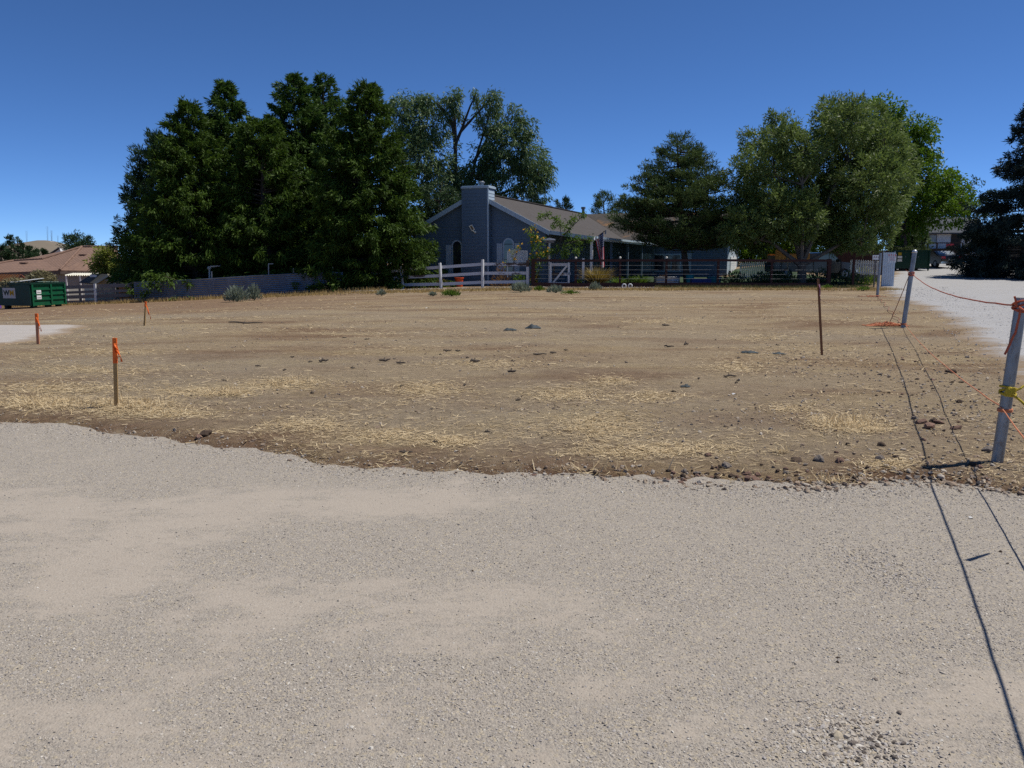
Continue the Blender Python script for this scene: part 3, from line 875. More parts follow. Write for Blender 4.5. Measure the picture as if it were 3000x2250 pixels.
# ================================================================ grey board fence at the left
gf = empty('grey_board_fence', at(253, 888, 47.0), 0, 'weathered grey horizontal board fence behind the green dumpster', 'fence')
GA, GB = at(183, 891, 47.4), at(391, 886, 46.9)
def gfp(f, z): 
    p = GA.lerp(GB, f); return Vector((p.x, p.y, hz(p.x, p.y) + z))
for k, f in enumerate((0.02, 0.25, 0.49, 0.74, 0.985)):
    mb = MB(); a = gfp(f, -0.3); b = gfp(f, 1.12); a.y += 0.1; b.y += 0.1
    if k == 2: a.y -= 0.2; b.y -= 0.2
    mb.beam(a, b, 0.11, 0.11, up=(0, 1, 0)); mb.build('post', M_WHITE if k == 2 else M_GREYWOOD, gf)
for z0, hh_ in ((0.98, 0.2), (0.68, 0.14), (0.42, 0.2), (0.14, 0.17)):
    for a_, b_2 in ((0.0, 0.492), (0.496, 1.0)):
        mb = MB(); mb.beam(gfp(a_, z0), gfp(b_2, z0 + random.uniform(-0.02, 0.02)), 0.035, hh_); mb.build('board', M_GREYWOOD, gf)
for k in range(9):   # cedar pickets showing through near the steel fence
    p0 = gfp(0.80 + k * 0.022, 0.0); mb = MB(); mb.beam(p0 + Vector((0, 0.22, -0.1)), p0 + Vector((0, 0.22, 1.0)), 0.13, 0.02, up=(0, 1, 0)); mb.build('picket', pm('cedar picket', (0.40, 0.19, 0.075), (0.30, 0.14, 0.06), 4, 0.8, var=0.2), gf)

# ================================================================ brown pipe and post fence in front of the garden
bf = empty('brown_garden_fence', at(1953, 843, 47.6), 0, 'dark red-brown post and rail fence in front of the garden', 'fence')
BP = [(1562, 47.6), (1687, 47.6), (1817, 47.6), (1953, 47.6), (2105, 47.6), (2262, 47.7), (2430, 47.8), (2502, 48.2)]
bt = []
for (u, Y) in BP:
    t_ = at(u, 760, Y); b = Vector((t_.x, t_.y, hz(t_.x, t_.y) - 0.3))
    t_.z = hz(t_.x, t_.y) + 1.62
    bt.append(t_)
    mb = MB(); wd = 0.2 if u == 1562 else 0.12
    if u == 2430: wd = 0.2
    mb.beam(b, t_, wd, wd, up=(0, 1, 0)); po_ = mb.build('post', M_BRWOOD, bf, bevel=0.01)
    if u in (1687, 1817, 1953):
        c = MB(); c.blob(t_ + Vector((0, 0, 0.06)), 0.07, 1, 2, 0.02); c.build('solar_cap', M_LAMPW, po_)
for k in range(len(bt) - 1):
    a, b = bt[k] + Vector((0, -0.08, -0.09)), bt[k + 1] + Vector((0, -0.08, -0.09))
    d = (b - a).normalized()
    if k == len(bt) - 2: continue
    mb = MB(); mb.beam(a + d * 0.004, b - d * 0.004, 0.05, 0.13); mb.build('rail', M_BRWOOD, bf)
    a = a.copy(); b = b.copy(); a.z = hz(a.x, a.y) + 0.12; b.z = hz(b.x, b.y) + 0.12
    mb = MB(); mb.beam(a + d * 0.004, b - d * 0.004, 0.05, 0.3); mb.build('kick_board', M_BRWOOD, bf)
    # thin wire strands
    for zz in (0.5, 0.75, 1.0, 1.25):
        a2 = a.copy(); b2 = b.copy(); a2.z = hz(a.x, a.y) + zz; b2.z = hz(b.x, b.y) + zz
        mb = MB(); mb.tube([a2, b2], 0.004, 4); mb.build('wire', M_GALV, bf)

# ================================================================ garden gate, bird house post, lattice
gt = empty('garden_gate', at(1640, 832, 48.3), 0, 'white three-bar garden gate with a diagonal brace', 'gate')
gL, gR = at(1613, 832, 48.5), at(1666, 832, 48.2)
for p_, q_ in ((gL, 'gate_stile'), (gR, 'gate_stile')):
    mb = MB(); mb.beam((p_.x, p_.y, hz(p_.x, p_.y) + 0.08), (p_.x, p_.y, hz(p_.x, p_.y) + 1.42), 0.11, 0.07, up=(0, 1, 0)); mb.build(q_, M_WHITE, gt)
for zz in (0.2, 0.75, 1.3):
    mb = MB(); a = Vector((gL.x + 0.06, gL.y, hz(gL.x, gL.y) + zz)); b = Vector((gR.x - 0.06, gR.y, hz(gR.x, gR.y) + zz)); mb.beam(a, b, 0.03, 0.17); mb.build('gate_bar', M_PEEL, gt)
mb = MB(); mb.beam((gL.x + 0.1, gL.y - 0.035, hz(gL.x, gL.y) + 0.2), (gR.x - 0.1, gR.y - 0.035, hz(gR.x, gR.y) + 1.25), 0.03, 0.1); mb.build('brace', M_WHITE, gt)
mb = MB(); mb.box(gR.x - 0.03, gR.x + 0.12, gR.y - 0.06, gR.y - 0.036, hz(gR.x, gR.y) + 0.72, hz(gR.x, gR.y) + 0.86); mb.build('latch', M_GALV, gt)
for k, (u, v0, lab) in enumerate(((1708, 757, 'plain white gate post standing right of the garden gate'),)):
    b = at(u, 826, 48.6); mb = MB(); z0 = hz(b.x, b.y)
    tp = at(u, v0, 48.6)
    mb.beam((b.x, b.y, z0 - 0.3), (b.x, b.y, tp.z), 0.14, 0.14, up=(0, 1, 0)); 
    tag(mb.build('gate_post', M_WHITE, loc=(b.x, b.y, z0), bevel=0.012), lab, 'post')
b = at(1609, 832, 48.9); z0 = hz(b.x, b.y)
bh = empty('bird_house', (b.x, b.y, z0), 0, 'white bird house on a tall white post beside the yellow-flowered vine', 'bird house')
tp = at(1609, 712, 48.9).z
mb = MB(); mb.beam((b.x, b.y, z0 - 0.3), (b.x, b.y, tp), 0.1, 0.1, up=(0, 1, 0)); mb.build('post', M_WHITE, bh)
mb = MB(); mb.box(b.x - 0.26, b.x + 0.26, b.y - 0.16, b.y + 0.16, tp, tp + 0.16); ho = mb.build('box', M_GREYWOOD, bh)
mb = MB(); mb.prism([(-0.36, 0), (0.36, 0), (0.30, 0.07), (0.0, 0.13), (-0.30, 0.07)], -0.24, 0.24, Matrix.Translation((b.x, b.y, tp + 0.16))); mb.build('roof', M_WHITE, bh)
mb = MB(); mb.tube([(b.x - 0.1, b.y - 0.162, tp + 0.08), (b.x - 0.1, b.y - 0.168, tp + 0.08)], 0.035, 10); mb.build('entrance_hole', M_BLACK, ho)
A = at(1487, 767, 48.8); B = at(1545, 735, 48.6)
lt = empty('lattice_panel', (A.x, A.y, hz(A.x, A.y)), 0, 'white diagonal lattice panel behind the rail fence', 'lattice')
W_, H_ = B.x - A.x, B.z - A.z
n = 0
for sgn in (1, -1):
    k = -H_
    while k < W_:
        x0, x1 = max(k, 0), min(k + H_, W_)
        if x1 - x0 > 0.06:
            z0, z1 = x0 - k, x1 - k
            if sgn < 0: z0, z1 = H_ - z0, H_ - z1
            mb = MB(); yy = A.y + (0.012 if sgn > 0 else 0.0)
            mb.beam((A.x + x0, yy, A.z + z0), (A.x + x1, yy, A.z + z1), 0.008, 0.035); mb.build('slat', M_WHITE, lt)
        k += 0.115
for (a, b) in (((0, 0), (W_, 0)), ((0, H_), (W_, H_)), ((0, -0.9), (0, H_)), ((W_, -0.9), (W_, H_))):
    mb = MB(); mb.beam((A.x + a[0], A.y - 0.016, A.z + a[1]), (A.x + b[0], A.y - 0.016, A.z + b[1]), 0.02, 0.05, up=(0, 0, 1) if a[1] == b[1] else (1, 0, 0)); mb.build('frame', M_WHITE, lt)

# ================================================================ steel gate pillar, signs
g0 = at(2599, 845, 48.0); z0 = hz(g0.x, g0.y)
gp = empty('steel_gate_pillar', (g0.x, g0.y, z0), R(-12), 'tall grey ribbed steel gate panel at the driveway mouth', 'gate')
poly = []
nrib = 6
for i in range(nrib * 4 + 1):
    x = -0.33 + 0.66 * i / (nrib * 4)
    poly.append((x, -0.022 if i % 4 in (1, 2) else 0.0))
mb = MB()
fr0 = [[(x, y, -0.1) for x, y in poly], [(x, y, 1.95) for x, y in poly]]
bk0 = [[(x, y + 0.006, 1.95) for x, y in poly], [(x, y + 0.006, -0.1) for x, y in poly]]
mb.sheet(fr0); mb.sheet(bk0)
mb.build('ribbed_sheet', pm('bright zinc sheet', (0.52, 0.56, 0.60), (0.44, 0.48, 0.52), 2, 0.45, metal=0.35), gp, local=True)
for x in (-0.31, 0.31):
    mb = MB(); mb.box(x - 0.03, x + 0.03, 0.012, 0.08, -0.3, 2.02); mb.build('post', M_GALV, gp, local=True)
sg = empty('slow_sign', (g0.x + 0.16, g0.y - 0.03, z0 + 1.38), R(-12), 'small white sign with red heading SLOW on the steel gate panel', 'sign')
M_RED = pm('sign red', (0.55, 0.035, 0.045), (0.48, 0.03, 0.04), 3, 0.5)
mb = MB(); mb.box(-0.22, 0.22, -0.012, 0.0, 0, 0.5); mb.build('board', M_WHITE, sg, local=True)
mb = MB(); mb.box(-0.2, 0.2, -0.0145, -0.0122, 0.35, 0.48); mb.build('red_band', M_RED, sg, local=True)
mb = text_mb('SLOW', 0.12, Matrix.Translation((0, -0.0195, 0.415)) @ Matrix.Rotation(R(90), 4, 'X')); mb.build('lettering', M_WHITE, sg, local=True)
for zz, wd in ((0.27, 0.17), (0.2, 0.15), (0.13, 0.17)):
    mb = MB(); mb.box(-wd, wd, -0.0145, -0.0122, zz - 0.015, zz + 0.015); mb.build('print_line', M_RED, sg, local=True)
s0 = at(2566, 754, 47.9)
sg2 = empty('notice_sign', (s0.x, s0.y, hz(s0.x, s0.y)), R(5), 'small weathered white sign with red-brown marks left of the gate panel', 'sign')
zz0 = s0.z - hz(s0.x, s0.y)
mb = MB(); mb.box(-0.2, 0.2, -0.012, 0.0, zz0 - 0.13, zz0 + 0.13); mb.build('board', M_WHITE, sg2, local=True)
for k in range(5):
    mb = MB(); x = -0.14 + k * 0.07; mb.beam((x, -0.0145, zz0 - 0.06 + 0.03 * (k % 2)), (x + 0.03 * (-1) ** k, -0.0145, zz0 + 0.07), 0.004, 0.022, up=(1, 0, 0)); mb.build('mark', pm('brown marking', (0.22, 0.07, 0.05), None, 4), sg2, local=True)
mb = MB(); mb.box(-0.03, 0.03, 0.002, 0.05, -0.2, zz0 + 0.1); mb.build('post', M_GREYWOOD, sg2, local=True)

# ================================================================ white picket fences
def picket_run(name, A, B, hgt, n, label, z_off=0.0, w=0.085):
    A, B = Vector(A), Vector(B)
    e = empty(name, (A.x, A.y, hz(A.x, A.y)), 0, label, 'fence', 'white picket fences')
    d = (B - A); d.z = 0
    L = d.length; d.normalize()
    nr = Vector((-d.y, d.x, 0))
    for k in range(n):
        p = A + d * (L * (k + 0.5) / n)
        z0 = hz(p.x, p.y) + z_off
        mb = MB()
        c = [p - d * w / 2, p + d * w / 2]
        pts = [c[0] + Vector((0, 0, 0)), c[1], c[1] + Vector((0, 0, 0))]
        lo0 = Vector((c[0].x, c[0].y, z0)); lo1 = Vector((c[1].x, c[1].y, z0))
        h1 = Vector((c[1].x, c[1].y, z0 + hgt - 0.06)); tip = Vector((p.x, p.y, z0 + hgt)); h0 = Vector((c[0].x, c[0].y, z0 + hgt - 0.06))
        f = [lo0, lo1, h1, tip, h0]
        bk = [q + nr * 0.02 for q in f]
        mb.add(f + bk, [(0, 1, 2, 3, 4), (9, 8, 7, 6, 5)] + [(i, i + 5, (i + 1) % 5 + 5, (i + 1) % 5) for i in range(5)])
        mb.build('picket', M_WHITE, e)
    for zz in (0.12, hgt - 0.22):
        a = A + nr * 0.045; b = B + nr * 0.045
        a.z = hz(A.x, A.y) + z_off + zz; b.z = hz(B.x, B.y) + z_off + zz
        mb = MB(); mb.beam(a, b, 0.04, 0.08); mb.build('rail', M_WHITE, e)
    for q in (A, B):
        mb = MB(); q2 = q + nr * 0.12; mb.beam((q2.x, q2.y, hz(q2.x, q2.y) - 0.2), (q2.x, q2.y, hz(q2.x, q2.y) + z_off + hgt - 0.05), 0.1, 0.1, up=(0, 1, 0)); mb.build('post', M_WHITE, e)
a, b = at(2490, 800, 53.5), at(2572, 800, 52.5)
picket_run('picket_fence', (a.x, a.y, 0), (b.x, b.y, 0), 0.92, 12, 'white picket fence between the dark pickup and the steel gate panel', 0.42, 0.1)
a, b = at(2168, 800, 60.5), at(2256, 800, 59.5)
picket_run('picket_fence', (a.x, a.y, 0), (b.x, b.y, 0), 1.15, 15, 'white picket fence in the shade at the end of the blue house', 0.05, 0.1)
# low wall carrying the near picket run
a, b = at(2488, 800, 53.6), at(2574, 800, 52.6)
mb = MB(); zz = hz(a.x, a.y)
mb.beam((a.x, a.y + 0.05, zz + 0.08), (b.x, b.y + 0.05, zz + 0.08), 0.25, 0.62)
tag(mb.build('retaining_wall', pm('grey block wall', (0.22, 0.2, 0.19), (0.16, 0.15, 0.14), 4, 0.9, bump=0.4), loc=(a.x, a.y, zz)), 'low grey wall under the white pickets by the gate panel', 'wall')

# ================================================================ poles and ropes of the rope barrier
def pole(u0, v0, u1, v1, r, cap, label, lean_y=0.0):
    b = G(u0, v0)
    tpt = at(u1, v1, b.y + lean_y)
    e = empty('steel_pole', b, 0, label, 'pole', 'steel poles of the rope barrier')
    d = (tpt - b).normalized()
    mb = MB(); mb.tube([b - d * 0.35, tpt], r, 20); mb.build('pipe', M_GALV, e, smooth=False)
    if cap:
        mb = MB(); mb.tube([tpt, tpt + d * 0.035, tpt + d * 0.06, tpt + d * 0.075], [r * 1.12, r * 1.1, r * 0.75, 0.01], 16); mb.build('cap', pm('bright cast cap', (0.6, 0.62, 0.63), None, 5, 0.35, metal=0.6), e, smooth=True)
    else:
        mb = MB(); mb.tube([tpt + d * 0.001, tpt + d * 0.004], r * 0.86, 20); mb.build('open_end', M_BLACK, e)
    return b, tpt, e
P3 = pole(2570, 870, 2580, 741, 0.055, False, 'thin steel pole farthest back, beside the white notice sign')
P2 = pole(2646, 960, 2679, 741, 0.052, True, 'leaning steel pole with rounded cap beside the orange rope coil')
P1 = pole(2921, 1354, 2994, 874, 0.043, False, 'nearest steel pole with yellow rope knot at the right edge')
b4 = Vector((1.02, -0.3, float(hbase(1.02, -0.3))))
e4 = empty('steel_pole', b4, 0, 'steel pole right beside the camera, out of the picture', 'pole', 'steel poles of the rope barrier')
mb = MB(); mb.tube([b4 - Vector((0, 0, 0.3)), b4 + Vector((0.05, 0, 1.32))], 0.047, 16); mb.build('pipe', M_GALV, e4)
def rope(pts, r, sag, n, wob_=0.0, seed=0):
    """polyline through control points with sag between them"""
    rr = random.Random(seed)
    out = []
    for k in range(len(pts) - 1):
        a, b = Vector(pts[k]), Vector(pts[k + 1])
        s_ = sag[k] if hasattr(sag, '__len__') else sag
        for i in range(n + (k == len(pts) - 2)):
            t = i / n
            p = a.lerp(b, t); p.z -= s_ * 4 * t * (1 - t)
            p += Vector((rr.uniform(-1, 1), rr.uniform(-1, 1), rr.uniform(-1, 1))) * wob_
            out.append(p)
    return out
p2a = P2[0].lerp(P2[1], 0.72); p1a = P1[0].lerp(P1[1], 0.955)
e4t = b4 + Vector((0.05, 0, 1.25))
mb = MB(); mb.tube(rope([p2a + Vector((0, -0.06, 0)), p1a + Vector((0, 0.05, 0)), e4t], 0.008, [0.13, 0.10], 26, 0.003, 1), 0.0075, 6)
for p_, r_ in ((p2a, 0.068), (p1a, 0.056)):
    for k in range(4):
        zz = (k - 1.5) * 0.016
        mb.tube([p_ + Vector((r_ * math.cos(t), r_ * math.sin(t), zz + 0.02 * math.sin(t + k))) for t in np.linspace(0, 2 * math.pi, 13)], 0.008, 5)
# knotted ends
mb.tube([p2a + Vector((-0.05, -0.05, 0)), p2a + Vector((-0.12, -0.06, 0.07)), p2a + Vector((-0.16, -0.05, 0.1))], 0.008, 5)
mb.tube([p1a + Vector((-0.05, -0.03, 0.0)), p1a + Vector((-0.075, -0.05, 0.05)), p1a + Vector((-0.085, -0.05, 0.075))], 0.008, 5)
mb.tube(rope([p1a + Vector((-0.03, -0.055, -0.02)), p1a + Vector((-0.06, -0.06, -0.2)), p1a + Vector((-0.125, -0.055, -0.37))], 0.007, 0, 6, 0.002, 2), 0.0095, 6)
tag(mb.build('barrier_rope', M_ROPE, loc=tuple(P1[0])), 'faded red rope sagging between the tops of the two nearer poles', 'rope')
p2b = P2[0].lerp(P2[1], 0.05); p1b = P1[0].lerp(P1[1], 0.345)
b4b = b4 + Vector((0.0, 0, 0.4))
mid = G(2712, 1031); 
mb = MB(); mb.tube(rope([p2b + Vector((0.0, -0.06, 0)), p1b + Vector((-0.02, 0.05, 0)), b4b], 0.006, [0.10, 0.05], 26, 0.003, 3), 0.005, 6)
p1c = P1[0].lerp(P1[1], 0.325)
for k in range(3):
    mb.tube([p1c + Vector((0.05 * math.cos(t), 0.05 * math.sin(t), (k - 1) * 0.008)) for t in np.linspace(0, 2 * math.pi, 13)], 0.006, 5)
for k in range(3):
    mb.tube([p2b + Vector((0.06 * math.cos(t), 0.06 * math.sin(t), (k - 1) * 0.014)) for t in np.linspace(0, 2 * math.pi, 13)], 0.008, 5)
tag(mb.build('low_rope', M_ROPE2, loc=tuple(P1[0])), 'thin orange rope rising from the foot of the capped pole to the nearest pole', 'rope')
# ribbon on the upper rope, out of frame, whose shadow falls on the road
q = p1a.lerp(e4t, 0.29); q.z -= 0.085
mb = MB(); mb.add([q, q + Vector((0.03, -0.02, -0.0)), q + Vector((0.20, 0.10, -0.03)), q + Vector((0.16, 0.10, -0.06))], [(0, 1, 2, 3)])
mb.add([q + Vector((0, 0, .004)), q + Vector((0.03, -0.02, 0.004)), q + Vector((0.20, 0.10, -0.026)), q + Vector((0.16, 0.10, -0.056))], [(3, 2, 1, 0)])
tag(mb.build('flagging_ribbon', M_ORANGE, loc=tuple(q)), 'short ribbon tied to the rope beside the camera', 'ribbon')
# rope coil heap, guy line, twine at the farthest pole
c0 = G(2600, 955); mb = MB(); rr = random.Random(5)
for k in range(26):
    cx, cy = rr.uniform(-0.28, 0.28), rr.uniform(-0.14, 0.14)
    a0 = rr.uniform(0, 6.28); rx_, ry_ = rr.uniform(0.10, 0.32), rr.uniform(0.06, 0.16)
    pts = []
    for t in np.linspace(0, rr.uniform(4, 7), 16):
        x = c0.x + cx + rx_ * math.cos(t + a0); y = c0.y + cy + ry_ * math.sin(t + a0)
        pts.append((x, y, hz(x, y) + 0.012 + 0.10 * rr.random() * max(0, 1 - abs(x - c0.x) / 0.45)))
    mb.tube(pts, 0.008, 4)
tag(mb.build('rope_coil', M_ROPE2, loc=tuple(c0)), 'tangled heap of orange rope at the foot of the capped pole', 'rope')
mb = MB(); mb.tube(rope([p2a + Vector((-0.05, -0.03, 0)), G(2606, 948) + Vector((0, 0, 0.02))], 0.006, 0.02, 20, 0.003, 4), 0.009, 5)
tag(mb.build('guy_rope', pm('weathered brown rope', (0.30, 0.14, 0.085), (0.22, 0.1, 0.07), 30, 0.9), loc=tuple(c0)), 'brown guy rope slanting from the capped pole to the rope heap', 'rope')
mb = MB(); a, b = G(2571, 872), G(2643, 957)
pts = []
for i in range(30):
    t = i / 29; x = a.x + (b.x - a.x) * t + 0.05 * math.sin(i * 1.3); y = a.y + (b.y - a.y) * t
    pts.append((x, y, hz(x, y) + 0.02 + 0.05 * abs(math.sin(i * 0.7))))
mb.tube(pts, 0.009, 5)
tag(mb.build('ground_rope', pm('weathered brown rope', (0.3, 0.14, 0.085)), loc=tuple(a)), 'thin rope lying on the dirt between the two farther poles', 'rope')
c0 = G(2566, 871); mb = MB()
for k in range(14):
    a0 = rr.uniform(0, 6.28); x = c0.x + rr.uniform(-0.6, 0.3); y = c0.y + rr.uniform(-0.2, 0.1); L = rr.uniform(0.15, 0.45)
    pts = [(x + L * t * math.cos(a0) + 0.04 * math.sin(5 * t + k), y + 0.3 * L * t * math.sin(a0), hz(x, y) + 0.02 + 0.06 * rr.random()) for t in np.linspace(0, 1, 6)]
    mb.tube(pts, 0.009, 4)
tag(mb.build('tangled_twine', M_ROPE2, loc=tuple(c0)), 'strands of bright orange twine around the foot of the farthest pole', 'twine')
# yellow rope knot
k0 = P1[0].lerp(P1[1], 0.445); mb = MB()
for k in range(4):
    mb.tube([k0 + Vector((0.056 * math.cos(t), 0.056 * math.sin(t), (k - 1.5) * 0.014 + 0.015 * math.sin(t + 1.5 * k))) for t in np.linspace(0, 2 * math.pi, 13)], 0.009, 6)
for k in range(6):
    a0 = k * 1.05
    mb.tube([k0 + Vector((-0.03, -0.06, 0)) + Vector((0.035 * math.cos(a0 + t), -0.015, 0.03 * math.sin(a0 + 1.7 * t))) for t in np.linspace(0, 3.5, 8)], 0.009, 6)
mb.tube([k0 + Vector((0.0, -0.07, 0.0)), k0 + Vector((0.05, -0.08, 0.03)), k0 + Vector((0.075, -0.07, 0.045))], 0.009, 6)
mb.tube(rope([k0 + Vector((0.0, -0.06, -0.02)), k0 + Vector((0.16, -0.2, -0.19)), k0 + Vector((0.35, -0.6, -0.5))], 0, 0, 8, 0.002, 8), 0.009, 6)
tag(mb.build('yellow_rope', M_YROPE, loc=tuple(P1[0])), 'yellow rope knotted round the nearest pole with a loose tail', 'rope')

# ================================================================ survey stakes
def stake(u0, v0, u1, v1, w, label, mats, ribbon=None, paint=0.3, thick=0.014):
    b = G(u0, v0); tp = at(u1, v1, b.y)
    e = empty('survey_stake', b, 0, label, 'stake', 'wooden survey stakes')
    d = (tp - b)
    mb = MB(); mb.beam(b - d * 0.2, tp, w, thick, up=(0, 1, 0)); mb.build('lath', mats[0], e)
    if paint:
        mb = MB(); mb.beam(b + d * (1 - paint), tp + d * 0.004, w + 0.003, thick + 0.003, up=(0, 1, 0)); mb.build('painted_top', mats[1], e)
    if ribbon:
        for (dx, L, sw) in ribbon:
            m = MB(); a = b + d * 0.93 + Vector((0.01, -0.014, 0))
            g1, g2 = [], []
            for i in range(9):
                t = i / 8
                c = a + Vector((dx * t ** 0.8, -0.01 * math.sin(t * 6), -L * t))
                sd = Vector((0.013 * math.cos(3 * t * sw), 0.013 * math.sin(3 * t * sw), 0))
                g1.append([c - sd, c + sd]); g2.append([c + sd + Vector((0, 0.0012, 0)), c - sd + Vector((0, 0.0012, 0))])
            m.sheet(g1); m.sheet(g2); m.build('ribbon', mats[1], e)
    return b, tp
stake(341, 1192, 336, 991, 0.042, 'orange-topped wooden stake with ribbon nearest the road on the left', (M_STAKE, M_ORANGE), [(0.055, 0.2, 1.0), (0.03, 0.15, 2.0), (0.0, 0.2, 1.5)], 0.36)
stake(112, 1008, 107, 919, 0.05, 'orange-flagged stake at the far left beside the gravel pad', (pm('faded orange stake', (0.50, 0.22, 0.12), (0.42, 0.18, 0.10), 6, 0.8), M_ORANGE), [(0.06, 0.3, 1.0), (0.03, 0.25, 2.0)], 0.28, 0.03)
stake(423, 954, 427, 884, 0.04, 'thin stake with orange ribbon near the corrugated fence', (M_STAKE, M_ORANGE), [(0.10, 0.4, 1.0), (0.06, 0.3, 1.6)], 0.2, 0.03)
M_PINKR = pm('faded pink ribbon', (0.42, 0.2, 0.24), (0.34, 0.15, 0.2), 5, 0.6)
b, tp = stake(2408, 1040, 2397, 817, 0.038, 'tall dark brown stake with faded pink ribbon right of the dirt lot', (pm('brown lath', (0.26, 0.115, 0.05), (0.2, 0.09, 0.045), 6, 0.8), M_PINKR), [(0.03, 0.28, 0.6), (0.025, 0.2, 1.4)], 0)
# ================================================================ green roll-off dumpster at the left
c = at(95, 898, 43.0); z0 = hz(c.x, c.y)
dm = empty('green_dumpster', (c.x, c.y, z0), R(75), 'bright green open-top dumpster heaped with brush and boards', 'dumpster')
# local: +x runs along the sunny ribbed side (away to the right), +y along the shaded end (away to the left)
LX, LY, HT = 2.2, 2.05, 1.22
mb = MB()
for (a, b, c_, d) in ((0, LX, 0, 0.06), (0, LX, LY - 0.06, LY), (0, 0.06, 0.06, LY - 0.06), (LX - 0.06, LX, 0.06, LY - 0.06)):
    mb.box(a, b, c_, d, 0.12, HT)
mb.box(0.06, LX - 0.06, 0.06, LY - 0.06, 0.12, 0.2)
mb.build('body', M_GREEN, dm, local=True)
for zz in (0.12, 0.4, 0.66, 0.92, 1.16):
    mb = MB(); mb.box(0.05, LX + 0.03, -0.05, -0.002, zz, zz + 0.07); mb.build('rib', M_GREEN, dm, local=True)
for x in (-0.02, 1.2, LX - 0.06):
    mb = MB(); mb.box(x, x + 0.1, -0.075, -0.052, 0.1, HT); mb.build('upright', M_GREEN, dm, local=True)
mb = MB(); mb.box(-0.09, -0.003, 0.0, 0.75, 0.12, HT - 0.02); mb.build('end_door', M_DKGREEN, dm, local=True)  # both end doors in darker green: shade put into the colour
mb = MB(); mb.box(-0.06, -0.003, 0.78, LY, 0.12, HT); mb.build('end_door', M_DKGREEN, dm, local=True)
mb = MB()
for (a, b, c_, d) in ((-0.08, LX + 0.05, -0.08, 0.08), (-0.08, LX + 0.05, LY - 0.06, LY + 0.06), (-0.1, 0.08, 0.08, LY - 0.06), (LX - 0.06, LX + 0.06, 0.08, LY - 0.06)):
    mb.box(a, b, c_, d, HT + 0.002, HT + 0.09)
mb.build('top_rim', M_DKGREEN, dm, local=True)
for (x, y) in ((0.15, 0.1), (0.15, LY - 0.3), (LX - 0.4, 0.1), (LX - 0.4, LY - 0.3), (1.1, 0.1)):
    mb = MB(); mb.box(x, x + 0.25, y, y + 0.2, -0.06, 0.118); mb.build('skid', M_BLACK, dm, local=True)
mb = MB(); mb.box(-0.105, -0.0905, 1.18, 1.98, 0.52, 1.06); 
sgn = MB(); sgn.box(-0.075, -0.0605, 0.95, 1.75, 0.5, 1.04); so = sgn.build('logo_panel', pm('dull white panel', (0.5, 0.5, 0.48), (0.42, 0.42, 0.41), 3, 0.6), dm, local=True)
Ms = Matrix.Translation((-0.081, 1.35, 0.77)) @ Matrix.Rotation(R(-90), 4, 'Z') @ Matrix.Rotation(R(90), 4, 'X')
w_ = text_mb('W', 0.36, Ms @ Matrix.Translation((-0.16, 0, 0))); w_.build('letter', pm('dark green ink', (0.02, 0.05, 0.045), None, 4), so, local=True)
w_ = text_mb('M', 0.36, Ms @ Matrix.Translation((0.18, 0, 0))); w_.build('letter', pm('gold ink', (0.55, 0.33, 0.02), None, 4), so, local=True)
for (x, zz) in ((0.28, 0.72), (0.28, 0.45)):
    p = MB(); p.box(x, x + 0.3, -0.058, -0.0525, zz, zz + 0.2); po_ = p.build('notice', M_WHITE, dm, local=True)
    p = MB(); p.box(x + 0.04, x + 0.26, -0.0605, -0.0585, zz + 0.06, zz + 0.085); p.build('print_line', M_BLACK, po_, local=True)
# its load
def leaf_heap(name, c, rx, ry, rz, n, L, W, mat, label, cat, seed, group=None, kind=None, parent=None, up=0.2, name2=None):
    r = np.random.default_rng(seed)
    P = r.normal(size=(n, 3)); P /= np.linalg.norm(P, axis=1)[:, None]; P *= r.random((n, 1)) ** 0.4
    P[:, 2] = np.abs(P[:, 2])
    P = P * np.array([rx, ry, rz]) + np.array(c)
    D = r.normal(size=(n, 3)); D[:, 2] = np.abs(D[:, 2]) * 0.6 + up
    o = leaves(name, mat, parent, P, D, L, W, r.random(n), r, loc=None if parent else tuple(c))
    return tag(o, label, cat, group, kind) if label else o
def unit(a): return a / np.maximum(np.linalg.norm(a, axis=-1, keepdims=True), 1e-9)
def leaves(name, mat, parent, P, D, L, W, tint, r, loc=None, jit=0.35, drop=None):
    n = len(P)
    D = unit(D)
    S = unit(np.cross(D, r.normal(size=(n, 3))))
    Ls = (L * (1 + jit * (r.random(n) * 2 - 1)))[:, None]
    Ws = (W * (1 + jit * (r.random(n) * 2 - 1)))[:, None] * 0.5
    V = np.empty((n, 4, 3))
    V[:, 0] = P; V[:, 1] = P + D * Ls * 0.45 + S * Ws; V[:, 2] = P + D * Ls; V[:, 3] = P + D * Ls * 0.45 - S * Ws
    F = np.arange(n * 4).reshape(n, 4)
    return rawmesh(name, V.reshape(-1, 3), F, mat, parent, {'tint': np.repeat(tint, 4)}, loc)
M_DRYLEAF = leafmat('dry olive brush', (0.13, 0.11, 0.055), (0.28, 0.25, 0.13), 0.2)
Md = Matrix.Translation(dm.location) @ Matrix.Rotation(R(75), 4, 'Z')
def dl(x, y, z): return Md @ Vector((x, y, z))
bh_ = empty('brush_pile', dl(1.8, 1.0, HT - 0.1), 0, 'heap of dry olive brush on top of the green dumpster', 'brush')
leaf_heap('foliage', dl(1.55, 0.8, HT - 0.15), 0.8, 0.7, 0.85, 2200, 0.2, 0.06, M_DRYLEAF, None, None, 3, parent=bh_)
leaf_heap('foliage', dl(0.6, 1.5, HT - 0.15), 0.9, 0.8, 0.45, 1100, 0.2, 0.05, M_DRYLEAF, None, None, 4, parent=bh_)
tw = MB(); rr = random.Random(4)
